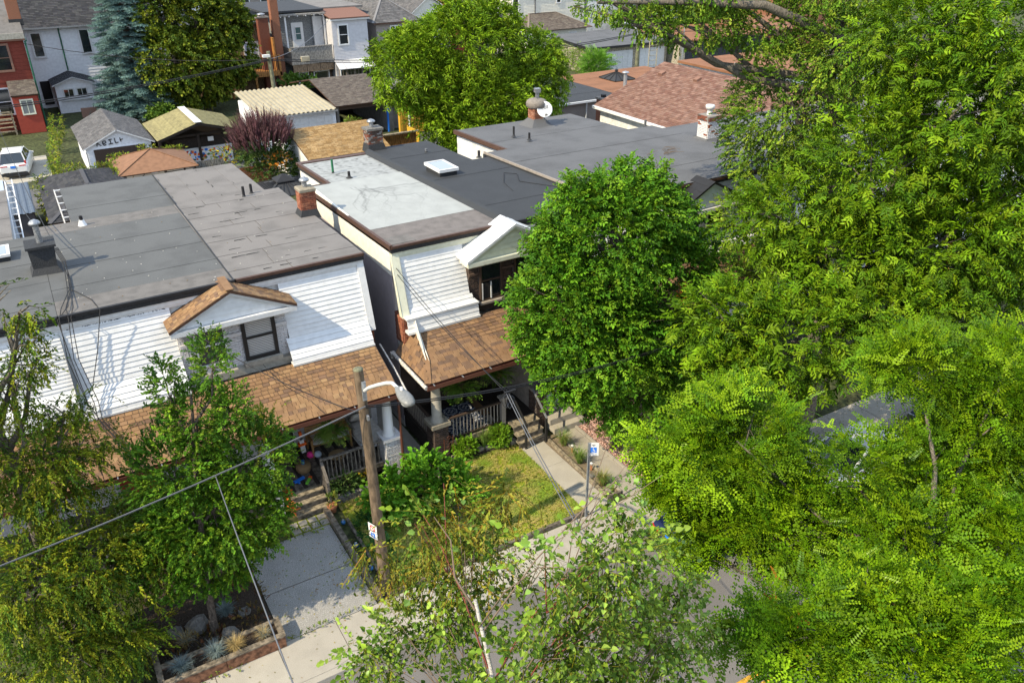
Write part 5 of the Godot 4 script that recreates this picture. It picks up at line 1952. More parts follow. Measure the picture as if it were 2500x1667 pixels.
# ---------- the porches ----------
func fern(label: String, at: Vector3, r: float, hang: float, sd: int):
	var t := thing("hanging_fern", label, "hanging plant", at, 0, "ferns hung under the porch roofs")
	var st := S()
	lathe(st, at + Vector3(0, -.12, 0), [[.1, 0], [.15, .18], [.16, .2], [.14, .2]], 12)
	put("basket", st, M.wicker, t)
	st = S()
	for i in 3:
		var a := TAU * i / 3
		tube(st, [at + Vector3(cos(a) * .15, .08, sin(a) * .15), at + Vector3(0, hang, 0)], .004, .004, 4)
	put("hanger", st, M.wire_black, t)
	var g := RandomNumberGenerator.new()
	g.seed = sd
	var xfs := []
	var cols := []
	for i in 60:
		var a := g.randf_range(0, TAU)
		var e := g.randf_range(-.5, .7)
		var o := Vector3(cos(a) * cos(e), sin(e), sin(a) * cos(e))
		xfs.append(Transform3D(Basis.looking_at(o, Vector3(.1, 1, 0)).scaled(V3(r * g.randf_range(.8, 1.2))), at + Vector3(0, .05, 0)))
		cols.append([Color(.09, .19, .02), Color(.13, .23, .03), Color(.17, .24, .04)][i % 3])
	scatter("fronds", t, frond("fern", 2, 1.0, 14, 77), M.leaf, xfs, cols)

func left_porch():
	var t := thing("front_porch", "wooden porch with grey railing, steps and white column on the left pair", "porch", P(5.8, 0, 21.6))
	var st := S()
	for i in 34:
		st = S()
		bx(st, 3.62 + i * .128, 3.742 + i * .128, .615, .65 + rr(-.002, .002), 20.56, 22.9)
		put("floor_board", st, M.wood_grey if i % 3 else M.wood_dark, t)
	st = S()
	bx(st, 3.6, 7.98, .3, .61, 20.6, 22.9)
	put("floor_frame", st, M.wood_dark, t)
	st = S()
	bx(st, 5.4, 7.4, .55, .66, 20.5, 20.556)
	put("fascia_board", st, M.wood_step, t)
	var steps := [[.62, 20.3, 20.62], [.42, 20.12, 20.42], [.21, 19.94, 20.24]]
	for e in steps:
		for k in 2:
			st = S()
			bx(st, 4.27, 5.3, e[0] - .04, e[0], e[1] + k * .15, e[1] + .145 + k * .15)
			put("tread", st, M.wood_step, t)
		st = S()
		bx(st, 4.3, 5.28, e[0] - .2, e[0] - .042, e[1] + .03, e[1] + .05)
		put("riser", st, M.wood_grey, t)
	rail(t, P(5.42, .65, 20.46), P(7.36, .65, 20.46), .9, .125, M.wood_rail, M.wood_rail)
	for e in [[5.36, 20.46, .0, 1.62], [5.36, 20.02, .0, 1.02], [6.86, 20.46, .6, 1.58]]:
		st = S()
		bx(st, e[0] - .045, e[0] + .045, e[2], e[3], e[1] - .045, e[1] + .045)
		put("rail_post", st, M.wood_rail, t)
	st = S()
	beam(st, P(5.36, 1.56, 20.5), P(5.36, 1.0, 19.98), .09, .05)
	put("stair_rail", st, M.wood_rail, t)
	for i in 4:
		st = S()
		bx(st, 5.34, 5.38, .3 + .1 * i, 1.05 + .13 * i, 20.08 + i * .1, 20.12 + i * .1)
		put("baluster", st, M.wood_rail, t)
	# pier, column, spout
	st = S()
	bx(st, 7.44, 7.96, 0, 1.5, 20.36, 20.86)
	put("pier", st, M.mortar, t)
	brick_face(t, P(7.44, .0, 20.36), Vector3.RIGHT, Vector3.UP, .52, 1.5, ["painted_brick"], true)
	brick_face(t, P(7.44, .0, 20.86), Vector3.BACK, Vector3.UP, .5, 1.5, ["painted_brick"], true)
	st = S()
	bx(st, 7.38, 8.02, 1.5, 1.6, 20.3, 20.92)
	put("pier_cap", st, M.painted_brick, t)
	st = S()
	lathe(st, P(7.68, 1.6, 20.6), [[.2, 0], [.2, .07], [.165, .1], [.155, .9], [.135, 1.32], [.17, 1.36], [.19, 1.42], [.19, 1.46]], 18)
	put("column", st, M.frame_white, t)
	st = S()
	bx(st, 3.62, 4.05, .0, 1.5, 20.4, 20.86)
	put("pier", st, M.painted_brick, t)
	st = S()
	lathe(st, P(3.85, 1.5, 20.62), [[.2, 0], [.2, .07], [.165, .1], [.155, .9], [.135, 1.42], [.17, 1.46], [.19, 1.56]], 18)
	put("column", st, M.frame_white, t)
	st = S()
	tube(st, [P(7.95, 3.1, 20.26), P(7.97, 2.8, 20.28), P(7.98, .1, 20.27)], .042, .042, 8)
	put("downspout", st, M.brown_metal, t)
	# what stands on the porch
	t = thing("garden_bench", "teak garden bench with pale cushions against the porch wall", "bench", P(6.2, .65, 22.3))
	var s2 := [[5.55, 21.95], [6.85, 21.95], [5.55, 22.55], [6.85, 22.55]]
	for i in 4:
		st = S()
		bx(st, s2[i][0] - .03, s2[i][0] + .03, .65, 1.28 if i < 2 else 1.58, s2[i][1] - .03, s2[i][1] + .03)
		put("leg", st, M.wood_teak, t)
	for i in 4:
		st = S()
		bx(st, 5.58, 6.82, 1.02, 1.045, 21.98 + i * .14, 22.1 + i * .14)
		put("seat_slat", st, M.wood_teak, t)
	for i in 4:
		st = S()
		bx(st, 5.58, 6.82, 1.14 + i * .115, 1.235 + i * .115, 22.53 + i * .012, 22.555 + i * .012)
		put("back_slat", st, M.wood_teak, t)
	for x in [5.55, 6.85]:
		st = S()
		bx(st, x - .04, x + .04, 1.28, 1.32, 21.92, 22.56)
		put("armrest", st, M.wood_teak, t)
	t = thing("bench_cushion", "left pale seat cushion on the teak bench", "cushion", P(5.9, 1.05, 22.2))
	cushion(t, P(5.88, 1.1, 22.24), Vector3(.6, .1, .54), Basis())
	t = thing("bench_cushion", "right pale seat cushion on the teak bench", "cushion", P(6.5, 1.05, 22.2))
	cushion(t, P(6.5, 1.1, 22.24), Vector3(.6, .1, .54), Basis())
	t = thing("daybed", "white daybed with pale mattress at the alley end of the porch", "daybed", P(7.4, .65, 21.9))
	st = S()
	for e in [[6.98, 21.2], [7.85, 21.2], [6.98, 22.6], [7.85, 22.6]]: bx(st, e[0] - .04, e[0] + .04, .65, 1.02, e[1] - .04, e[1] + .04)
	bx(st, 6.95, 7.88, .9, 1.0, 21.15, 22.65)
	put("frame", st, M.frame_white, t)
	cushion(t, P(7.4, 1.07, 21.9), Vector3(.9, .15, 1.45), Basis(), "mattress")
	st = S()
	bx(st, 6.95, 7.88, 1.0, 1.45, 22.62, 22.68)
	bx(st, 6.94, 7.0, 1.0, 1.3, 21.9, 22.66)
	put("backboard", st, M.wood_weathered, t)
	t = thing("throw_pillow", "patterned pillow of white, green and gold spots on the daybed", "pillow", P(7.3, 1.15, 22.3))
	var pb := Basis(Vector3.RIGHT, -.9) * Basis(Vector3.UP, .2)
	cushion(t, P(7.28, 1.36, 22.42), Vector3(.46, .14, .46), pb, "cover")
	for i in 22:
		st = S()
		lathe(st, P(7.28, 1.36, 22.42) + pb * Vector3(rr(-.17, .17), .073, rr(-.17, .17)), [[0, .006], [.028, .004], [.03, 0]], 7, pb)
		put("spot", st, [M.tan_a, M.green_paint, M.plastic_orange, M.siding_blue][i % 4], t)
	t = thing("wicker_table", "round wicker side table behind the porch railing", "table", P(6.08, .65, 21.1))
	st = S()
	lathe(st, P(6.08, 1.08, 21.1), [[0, 0], [.27, 0], [.28, .02], [.27, .04], [0, .04]], 22)
	put("tabletop", st, M.wicker, t)
	for i in 4:
		st = S()
		var a := TAU * i / 4 + .5
		tube(st, [P(6.08 + cos(a) * .2, 1.08, 21.1 + sin(a) * .2), P(6.08 + cos(a) * .1, .86, 21.1 + sin(a) * .1), P(6.08 + cos(a) * .22, .65, 21.1 + sin(a) * .22)], .013, .013, 5)
		put("leg", st, M.wicker, t)
	t = thing("wicker_stool", "low round wicker stool with a blue cup on it by the front door", "stool", P(5.0, .65, 21.5))
	st = S()
	lathe(st, P(5.05, .65, 21.45), [[.2, 0], [.24, .1], [.24, .2], [.2, .26], [0, .27]], 18)
	put("seat", st, M.wicker, t)
	st = S()
	lathe(st, P(5.05, .92, 21.45), [[.05, 0], [.06, .12], [.05, .12], [.04, .02], [0, .02]], 12)
	put("cup", st, M.blue_glaze, t)
	t = thing("toy_blaster", "orange and white toy blaster leaning upright on the porch wall", "toy", P(5.3, .65, 22.3))
	st = S()
	obx(st, P(5.32, 1.0, 22.3), Vector3(.14, .5, .12), Basis(Vector3.BACK, .05))
	put("body", st, M.plastic_white, t)
	st = S()
	obx(st, P(5.32, 1.08, 22.3), Vector3(.26, .1, .14), Basis(Vector3.BACK, .05))
	obx(st, P(5.30, 1.48, 22.3), Vector3(.09, .12, .1))
	put("orange_part", st, M.plastic_orange, t)
	st = S()
	obx(st, P(5.31, 1.34, 22.3), Vector3(.08, .26, .08))
	put("barrel", st, M.siding_charcoal, t)
	t = thing("toy_ball", "bright pink ball beside the toy blaster", "toy ball", P(5.46, .65, 22.0))
	var pr := []
	for i in 9: pr.append([.12 * sin(PI * i / 8.0), .12 - .12 * cos(PI * i / 8.0)])
	st = S()
	lathe(st, P(5.46, .65, 22.0), pr, 14)
	put("ball", st, M.plastic_pink, t)
	t = thing("toy_ball", "pale blue white ball right of the pink one", "toy ball", P(5.68, .65, 21.9))
	st = S()
	lathe(st, P(5.68, .65, 21.9), pr, 14)
	put("ball", st, M.siding_blue, t)
	t = thing("toy_blaster", "blue toy water gun lying on the porch floor", "toy", P(4.75, .65, 21.0))
	st = S()
	obx(st, P(4.75, .7, 21.0), Vector3(.36, .06, .09), Basis(Vector3.UP, .3))
	obx(st, P(4.68, .7, 20.92), Vector3(.06, .05, .18), Basis(Vector3.UP, .3))
	put("body", st, M.plastic_blue, t)
	t = thing("toy_blaster", "orange and green toy gun lying nearer the steps", "toy", P(4.95, .65, 20.8))
	st = S()
	obx(st, P(4.98, .7, 20.8), Vector3(.3, .06, .08), Basis(Vector3.UP, .9))
	put("body", st, M.plastic_green, t)
	st = S()
	obx(st, P(5.08, .7, 20.93), Vector3(.1, .07, .09), Basis(Vector3.UP, .9))
	put("muzzle", st, M.plastic_orange, t)
	fern("trailing fern hung before the teak bench", P(5.95, 2.2, 20.75), .42, .85, 51)
	fern("small fern at the back corner above the daybed", P(7.0, 1.9, 22.4), .26, 1.1, 52)

func cushion(t: Node, c: Vector3, s: Vector3, b: Basis, called := "cushion"):
	# a soft block: rounded superellipse
	var st := S()
	st.set_smooth_group(3)
	var n := 16
	var k := 8
	var pt := func(i: int, j: int) -> Vector3:
		var a := TAU * (i % n) / n
		var e := PI * j / k - PI / 2
		var f := func(v: float, p: float) -> float: return signf(v) * pow(absf(v), p)
		var ce: float = f.call(cos(e), .5)
		return c + b * Vector3(f.call(cos(a), .4) * ce * s.x * .5, f.call(sin(e), .6) * s.y * .5, f.call(sin(a), .4) * ce * s.z * .5)
	for i in n:
		for j in k: quad(st, pt.call(i, j + 1), pt.call(i + 1, j + 1), pt.call(i + 1, j), pt.call(i, j))
	put(called, st, M.cushion, t)

func rug_texture() -> ImageTexture:
	var n := 256
	var im := Image.create(n, n, false, Image.FORMAT_RGB8)
	var navy := Color(.08, .14, .25)
	var pale := Color(.68, .69, .70)
	for y in n:
		for x in n:
			var u := fposmod(x / float(n) + .0, 1.0) - .5
			var v := fposmod(y / float(n), 1.0) - .5
			var r := sqrt(u * u + v * v)
			var a := atan2(v, u)
			var c := navy
			var ring := .40 + .025 * cos(8 * a)
			if absf(r - ring) < .035: c = pale
			if absf(r - .30) < .012: c = pale
			if r < .2 and absf(cos(2 * a)) * .2 > r - .04 and r > .05: c = pale
			if r < .13 and absf(cos(2 * a + 1.57)) * .12 > r and r > .03: c = navy
			var q := sqrt((absf(u) - .5) ** 2 + (absf(v) - .5) ** 2)
			if absf(q - .12) < .03 or q < .04: c = pale
			im.set_pixel(x, y, c)
	return ImageTexture.create_from_image(im)

func right_porch():
	var t := thing("front_porch", "brown porch with round beige pillar, brick pier, balusters and wooden steps", "porch", P(11.2, 0, 21.5))
	var st := S()
	for i in 26:
		st = S()
		bx(st, 9.2 + i * .15, 9.344 + i * .15, .66, .7 + rr(-.002, .002), 20.42, 22.9)
		put("floor_board", st, M.wood_dark, t)
	st = S()
	bx(st, 9.2, 13.1, .1, .655, 20.5, 22.9)
	put("floor_frame", st, M.wood_dark, t)
	st = S()
	bx(st, 9.75, 11.9, .5, .7, 20.36, 20.41)
	put("fascia_board", st, M.wood_step, t)
	st = S()
	bx(st, 9.14, 9.68, 0, 1.42, 20.36, 20.84)
	put("pier", st, M.mortar, t)
	brick_face(t, P(9.14, 0, 20.36), Vector3.RIGHT, Vector3.UP, .54, 1.42, ["brick_dark_a", "brick_dark_b"], true)
	brick_face(t, P(9.14, 0, 20.84), Vector3.BACK, Vector3.UP, .48, 1.42, ["brick_dark_a", "brick_dark_b"], true)
	st = S()
	bx(st, 9.06, 9.74, 1.42, 1.56, 20.26, 20.92)
	put("pier_cap", st, M.stone_block, t)
	st = S()
	lathe(st, P(9.38, 1.56, 20.56), [[.22, 0], [.22, .06], [.17, .1], [.165, .8], [.14, 1.4], [.17, 1.44], [.17, 1.5]], 18)
	put("pillar", st, M.board_beige, t)
	rail(t, P(9.76, .7, 20.42), P(11.72, .7, 20.42), .88, .125, M.frame_brown, M.panel_taupe, .032)
	rail(t, P(9.24, .7, 20.9), P(9.24, .7, 22.86), .88, .14, M.frame_brown, M.panel_taupe, .032)
	st = S()
	bx(st, 11.72, 11.88, .5, 1.72, 20.34, 20.5)
	put("rail_post", st, M.panel_taupe, t)
	st = S()
	bx(st, 11.66, 11.94, 1.72, 1.78, 20.28, 20.56)
	put("post_cap", st, M.panel_taupe, t)
	# steps of weathered boards
	for e in [[.7, 19.98, 20.42], [.47, 19.72, 20.06], [.24, 19.6, 19.8]]:
		var k := int(round((e[2] - e[1]) / .11))
		for i in k:
			st = S()
			bx(st, 11.96, 13.04, e[0] - .035, e[0], e[1] + i * .11, e[1] + .105 + i * .11)
			put("tread", st, M.wood_step, t)
		st = S()
		bx(st, 11.98, 13.02, e[0] - .23, e[0] - .037, e[1] + .02, e[1] + .04)
		put("riser", st, M.wood_grey, t)
	for x in [12.2, 13.02]:
		st = S()
		bx(st, x - .035, x + .035, -.01, 1.0, 19.5, 19.57)
		put("handrail_post", st, M.black_metal, t)
		st = S()
		beam(st, P(x, .98, 19.5), P(x - .02, 1.72, 20.42), .06, .04)
		put("handrail", st, M.galvanised if x > 12.5 else M.black_metal, t)
	# dividing wall and the second pier
	st = S()
	bx(st, 13.1, 13.16, .1, 3.0, 20.75, 22.9)
	put("dividing_wall", st, M.panel_taupe, t)
	st = S()
	bx(st, 13.08, 13.52, 0, 1.55, 20.3, 20.75)
	put("pier", st, M.mortar, t)
	brick_face(t, P(13.08, 0, 20.3), Vector3.RIGHT, Vector3.UP, .44, 1.55, ["brick_dark_a", "brick_dark_b"], true)
	brick_face(t, P(13.08, .7, 20.75), Vector3.BACK, Vector3.UP, .45, .85, ["brick_dark_a", "brick_dark_b"], true)
	st = S()
	bx(st, 13.02, 13.58, 1.55, 1.64, 20.24, 20.8)
	put("pier_cap", st, M.panel_taupe, t)
	fern("large fern hung beside the round beige pillar", P(10.4, 2.45, 20.7), .55, .55, 61)
	fern("dark fern hung over the wooden steps", P(11.85, 2.5, 20.75), .5, .5, 62)
	t = thing("patterned_rug", "navy rug with pale ringed flowers on the brown porch floor", "rug", P(10.7, .7, 21.5))
	var rm := StandardMaterial3D.new()
	rm.albedo_texture = rug_texture()
	rm.roughness = .95
	rm.uv1_triplanar = true
	rm.uv1_world_triplanar = true
	rm.uv1_scale = V3(1.75)
	st = S()
	bx(st, 9.95, 11.42, .702, .714, 20.62, 22.3)
	put("weave", st, rm, t)
	t = thing("doormat", "plain tan mat at the right end of the navy rug", "doormat", P(11.55, .7, 21.9))
	st = S()
	bx(st, 11.44, 11.72, .702, .716, 21.2, 22.5)
	put("weave", st, M.tan_b, t)
	t = thing("doormat", "light tan mat corner by the porch rail post", "doormat", P(11.5, .7, 20.9))
	st = S()
	bx(st, 11.44, 11.66, .702, .716, 20.7, 21.1)
	put("weave", st, M.board_beige, t)
	t = thing("garden_trellis", "rusty scrolled iron ornament standing before the brick pier", "ornament", P(9.6, 0, 20.25))
	st = S()
	tube(st, [P(9.45, 0, 20.25), P(9.45, .95, 20.25)], .014, .014, 5)
	tube(st, [P(9.78, .2, 20.25), P(9.78, 1.0, 20.25)], .014, .014, 5)
	for q in [[9.5, .8], [9.62, .95], [9.7, .7], [9.6, .55]]:
		var pts := []
		for i in 9: pts.append(P(q[0] + .09 * cos(i * .8) * (1 - i * .07), q[1] + .09 * sin(i * .8) * (1 - i * .07), 20.25))
		tube(st, pts, .01, .008, 5)
	put("scroll", st, M.brown_metal, t)
	# the neighbour's concrete steps
	t = thing("concrete_steps", "two broad concrete steps of the neighbour's porch", "steps", P(14.2, 0, 20))
	for e in [[.45, 20.0, 20.5], [.22, 19.72, 20.2]]:
		st = S()
		bx(st, 13.5, 14.85, e[0] - .22 if e[0] > .3 else 0.0, e[0], e[1], e[2])
		put("step", st, M.concrete, t)
	sheet("porch_floor", 13.5, 17.4, 20.5, 22.9, .68, M.concrete_b, .6, t)
	st = S()
	bx(st, 13.52, 15.3, .68, 1.5, 20.52, 20.6)
	put("parapet", st, M.siding_blue, t)
# ---------- garages, sheds and the houses behind ----------
func hip(t: Node, x0: float, x1: float, d0: float, d1: float, ye: float, yr: float, xa: float, xb: float, da: float, tones: Array, tw := .3, th := .16, db := -1.0):
	# hip roof: ridge from (xa, da) to (xb, db)
	if db < 0: db = da
	var fl := P(x0, ye, d0)
	var frr := P(x1, ye, d0)
	var bl := P(x0, ye, d1)
	var br := P(x1, ye, d1)
	var ra := P(xa, yr, da)
	var rb := P(xb, yr, db)
	var st := S()
	for loop in [[fl, frr, rb, ra], [bl, br, rb, ra], [bl, fl, ra], [frr, br, rb]]: deck(st, loop, .06)
	put("roof", st, M.edge_brown, t)
	if tones.size():
		if xa != xb:
			roof_face(t, fl, frr, rb, ra, tones, tw, th)
			roof_face(t, bl, fl, ra, ra, tones, tw, th)
			roof_face(t, frr, br, rb, rb, tones, tw, th)
		else:
			roof_face(t, fl, frr, ra, ra, tones, tw, th)
			roof_face(t, bl, fl, ra, rb, tones, tw, th)
			roof_face(t, frr, br, rb, ra, tones, tw, th)
		st = S()
		for e in [[fl, ra], [frr, ra if xa == xb else rb], [ra, rb]]:
			if (e[1] - e[0]).length() > .1: beam(st, e[0] + Vector3(0, .03, 0), e[1] + Vector3(0, .03, 0), .22, .03)
		put("hip_cap", st, M[tones[0]], t)

func gable_x(t: Node, x0: float, x1: float, d0: float, d1: float, ye: float, yr: float, tones: Array, tw := .3, th := .16, dm := -1.0):
	# ridge runs along the street
	if dm < 0: dm = (d0 + d1) / 2
	var st := S()
	deck(st, [P(x0, ye, d0), P(x1, ye, d0), P(x1, yr, dm), P(x0, yr, dm)], .08)
	deck(st, [P(x0, ye, d1), P(x1, ye, d1), P(x1, yr, dm), P(x0, yr, dm)], .08)
	put("roof", st, M.edge_brown, t)
	roof_face(t, P(x0, ye, d0), P(x1, ye, d0), P(x1, yr, dm), P(x0, yr, dm), tones, tw, th)
	roof_face(t, P(x1, ye, d1), P(x0, ye, d1), P(x0, yr, dm), P(x1, yr, dm), tones, tw, th)

func gable_d(t: Node, x0: float, x1: float, d0: float, d1: float, ye: float, yr: float, tones: Array, deck_m: Material, tw := .3, th := .16):
	# ridge runs away from the street
	var xm := (x0 + x1) / 2
	var st := S()
	deck(st, [P(x0, ye, d0), P(xm, yr, d0), P(xm, yr, d1), P(x0, ye, d1)], .08)
	deck(st, [P(xm, yr, d0), P(x1, ye, d0), P(x1, ye, d1), P(xm, yr, d1)], .08)
	put("roof", st, deck_m, t)
	if tones.size():
		roof_face(t, P(x0, ye, d1), P(x0, ye, d0), P(xm, yr, d0), P(xm, yr, d1), tones, tw, th)
		roof_face(t, P(x1, ye, d0), P(x1, ye, d1), P(xm, yr, d1), P(xm, yr, d0), tones, tw, th)

func gable_wall(t: Node, x0: float, x1: float, d: float, ye: float, yr: float, m: Material, thick := .1):
	var st := S()
	prism(st, [P(x0, ye, d), P(x1, ye, d), P((x0 + x1) / 2, yr, d)], P(0, 0, thick))
	put("gable", st, m, t)

func block(t: Node, x0: float, x1: float, d0: float, d1: float, y0: float, y1: float, m: Material, board := 0.0, called := "wall"):
	var st := S()
	bx(st, x0, x1, y0, y1, d0, d1)
	put(called, st, m, t)
	if board > 0:
		boards(t, x0, x1, [[d0 - .005, y1], [d0 - .006, y0]], board, m, .03, false)
		side_boards(t, x0 - .005, d0, d1, y0, y1, board, m, -1.0)

func ribbed(t: Node, a: Vector3, b: Vector3, c: Vector3, d: Vector3, pitch: float, m: Material, h := .035):
	# corrugated sheet: a, b along the eave, c, d along the ridge; the ribs run up the slope
	var u := (b - a).normalized()
	var w := (b - a).length()
	var n := int(w / pitch)
	var nz := u.cross(d - a).normalized()
	var st := S()
	for i in n:
		var q := []
		for e in [[0.0, 0.0], [.3, 0.0], [.5, h], [.8, h], [1.0, 0.0]]:
			var k: float = (i + e[0]) / n
			q.append([a.lerp(b, k) + nz * e[1], d.lerp(c, k) + nz * e[1]])
		for j in 4: quad(st, q[j][0], q[j][1], q[j + 1][1], q[j + 1][0])
	put("corrugated_sheet", st, m, t)

func garage_door(t: Node, x0: float, x1: float, y0: float, y1: float, d: float, m: Material, rows := 4, cols := 6):
	var st := S()
	bx(st, x0, x1, y0, y1, d - .02, d + .04)
	var g := put("garage_door", st, m, t)
	for r in rows:
		for c in cols:
			st = S()
			var w := (x1 - x0) / cols
			var h := (y1 - y0) / rows
			bx(st, x0 + c * w + .05, x0 + (c + 1) * w - .05, y0 + r * h + .05, y0 + (r + 1) * h - .05, d - .045, d - .018)
			put("panel", st, m, g)

func palings(t: Node, x0: float, x1: float, d: float, y0: float, y1: float, step: float, m: Material, level := false):
	# a fence of upright or level boards, every board a part
	var n := int(((y1 - y0) if level else (x1 - x0)) / step)
	for i in n:
		var st := S()
		if level: bx(st, x0, x1, y0 + i * step, y0 + (i + .86) * step, d, d + .03)
		else: bx(st, x0 + i * step, x0 + (i + .93) * step, y0, y1 + rr(-.02, .02), d + rr(0, .01), d + .03)
		put("board", st, m, t)
	var ps := S()
	bx(ps, x0, x1, y0 + .3, y0 + .4, d + .035, d + .1)
	bx(ps, x0, x1, y1 - .35, y1 - .25, d + .035, d + .1)
	put("fence_rail", ps, m, t)

func vine(called: String, label: String, at: Vector3, lobes: Array, n: int, tones: Array, sd: int, size := 1.0):
	var t := thing(called, label, "climbing plant", at)
	crown("leaves", t, sprig("vine", 8, .3, .15, .8, .3, 9), M.leaf, lobes, int(n * 1.8), size * .55, tones, sd, .1, 1.2, .3, .1, .3)
	var st := S()
	for i in 5:
		var e: Vector3 = lobes[i % lobes.size()][0]
		tube(st, [at, at.lerp(e, .5), e], .03, .01, 4)
	put("stem", st, M.twig, t)

func backyards():
	var grey := ["shg_a", "shg_b", "shg_c"]
	mk("shg_a", Color(.17, .165, .165), .92)
	mk("shg_b", Color(.135, .13, .13), .92)
	mk("shg_c", Color(.20, .19, .185), .92)
	mk("shd_a", Color(.06, .06, .066), .92)
	mk("shd_b", Color(.045, .045, .05), .92)
	mk("shd_c", Color(.08, .078, .08), .92)
	mk("shb_a", Color(.19, .155, .125), .92)
	mk("shb_b", Color(.15, .12, .10), .92)
	mk("shb_c", Color(.22, .185, .15), .92)
	mk("shy_a", Color(.50, .32, .135), .92)
	mk("shy_b", Color(.42, .255, .10), .92)
	mk("shy_c", Color(.56, .375, .175), .92)
	mk("canopy_brown", Color(.24, .125, .07), .9, "mottle", V3(.4))
	var dark := ["shd_a", "shd_b", "shd_c"]
	var brown := ["shb_a", "shb_b", "shb_c"]
	var yel := ["shy_a", "shy_b", "shy_c"]
	var rose := ["rose_a", "rose_b", "rose_c"]
	# left neighbour's back roof
	var t := thing("back_extension", "grey roofed back extension at the left edge with a white ladder rail", "house extension", P(-3.5, 0, 35))
	block(t, -6, -1.25, 30.9, 41, 0, 6.1, M.siding_blue, .15)
	strips(t, -6, -1.2, 30.9, 41, 1.2, [M.roof_grey], .25)
	var st := S()
	for x in [-1.16, -.9]: beam(st, P(x, 6.2, 40.5), P(x, 5.9, 31.6), .04, .04)
	put("ladder_rail", st, M.frame_white, t)
	for i in 12:
		st = S()
		beam(st, P(-1.16, 6.2 - i * .025, 40.3 - i * .75), P(-.9, 6.2 - i * .025, 40.3 - i * .75), .03, .03)
		put("rung", st, M.frame_white, t)
	# sheds of the near side
	t = thing("shed", "dark slate shingled hip shed overgrown with yellow green vines", "shed", P(2.4, 0, 50))
	block(t, .3, 4.5, 47.2, 55.8, 0, 2.05, M.wall_red)
	hip(t, .05, 4.75, 46.8, 56.2, 2.05, 3.0, 2.4, 2.4, 50, dark, .3, .2, 53.2)
	t = thing("shed", "blue grey metal roofed lean-to beside the vine covered shed", "shed", P(-1.2, 0, 53))
	block(t, -2.2, -.55, 50.5, 55.5, 0, 1.7, M.siding_charcoal)
	ribbed(t, P(-2.3, 1.75, 50.3), P(-.45, 1.75, 50.3), P(-.45, 2.05, 55.7), P(-2.3, 2.05, 55.7), .3, M.metal_blue)
	t = thing("gazebo", "tan fabric hip roofed gazebo with vines along its back edges", "gazebo", P(6.7, 0, 55.7))
	for e in [[4.5, 53.6], [8.8, 53.6], [4.5, 57.8], [8.8, 57.8]]:
		st = S()
		bx(st, e[0] - .06, e[0] + .06, 0, 2.2, e[1] - .06, e[1] + .06)
		put("post", st, M.frame_brown, t)
	st = S()
	var pk := P(6.65, 3.05, 55.7)
	var c4 := [P(4.3, 2.2, 53.4), P(9.0, 2.2, 53.4), P(9.0, 2.2, 58.0), P(4.3, 2.2, 58.0)]
	for i in 4: deck(st, [c4[i], c4[(i + 1) % 4], pk], .05)
	put("canopy", st, M.canopy_brown, t)
	for i in 4:
		st = S()
		beam(st, c4[i] + Vector3(0, .03, 0), pk + Vector3(0, .03, 0), .05, .04)
		put("seam", st, M.canopy_brown, t)
	t = thing("gazebo", "black ribbed metal pyramid gazebo roof behind the alley", "gazebo", P(12, 0, 45))
	st = S()
	pk = P(12.0, 3.0, 45.2)
	c4 = [P(10.4, 2.45, 43.6), P(13.6, 2.45, 43.6), P(13.6, 2.45, 46.8), P(10.4, 2.45, 46.8)]
	for i in 4: deck(st, [c4[i], c4[(i + 1) % 4], pk], .04)
	put("roof", st, M.flash_black, t)
	for i in 4:
		for k in 9:
			st = S()
			var q: Vector3 = c4[i].lerp(c4[(i + 1) % 4], k / 9.0)
			beam(st, q + Vector3(0, .03, 0), q.lerp(pk, .95 if k == 0 else .9 - absf(k - 4.5) * .14) + Vector3(0, .03, 0), .03, .03)
			put("rib", st, M.edge_black, t)
	st = S()
	lathe(st, pk + Vector3(0, -.08, 0), [[.75, 0], [.72, .05], [.1, .32], [0, .34]], 4, Basis(Vector3.UP, PI / 4), true)
	put("top_vent", st, M.edge_black, t)
	for e in [[10.5, 43.7], [13.5, 43.7], [10.5, 46.7], [13.5, 46.7]]:
		st = S()
		bx(st, e[0] - .05, e[0] + .05, 0, 2.45, e[1] - .05, e[1] + .05)
		put("post", st, M.edge_black, t)
	t = thing("garage", "white stucco garage with golden tan shingled roof behind the white roofed house", "garage", P(18, 0, 54))
	block(t, 15.1, 20.6, 50.4, 58, 0, 2.35, M.white_stucco)
	st = S()
	prism(st, [P(15.1, 2.35, 50.4), P(15.1, 2.35, 58), P(15.1, 3.3, 54.2)], Vector3(.12, 0, 0))
	put("gable", st, M.white_stucco, t)
	gable_x(t, 15.05, 20.75, 50.1, 58.3, 2.4, 3.45, yel, .32, .15, 54.2)
	vine("vine", "small vine trailing over the ridge of the golden tan garage", P(20, 0, 58.4), [[P(19.9, 3.3, 55.0), Vector3(.7, .2, .5)]], 60, [Color(.16, .22, .03), Color(.10, .18, .02)], 71)
	# lane garages
	t = thing("garage", "white gable garage with a dark door and black painted letters, grey shingled roof", "garage", P(5.4, 0, 65))
	block(t, 3.4, 7.5, 61.4, 68.6, 0, 2.25, M.siding_white_b, .15)
	gable_wall(t, 3.4, 7.5, 61.38, 2.25, 3.2, M.siding_white_b)
	gable_d(t, 3.15, 7.75, 61.1, 68.8, 2.22, 3.32, grey, M.trim_white, .28, .15)
	st = S()
	bx(st, 3.82, 7.08, 0, 2.08, 61.3, 61.42)
	put("garage_door", st, M.frame_brown, t)
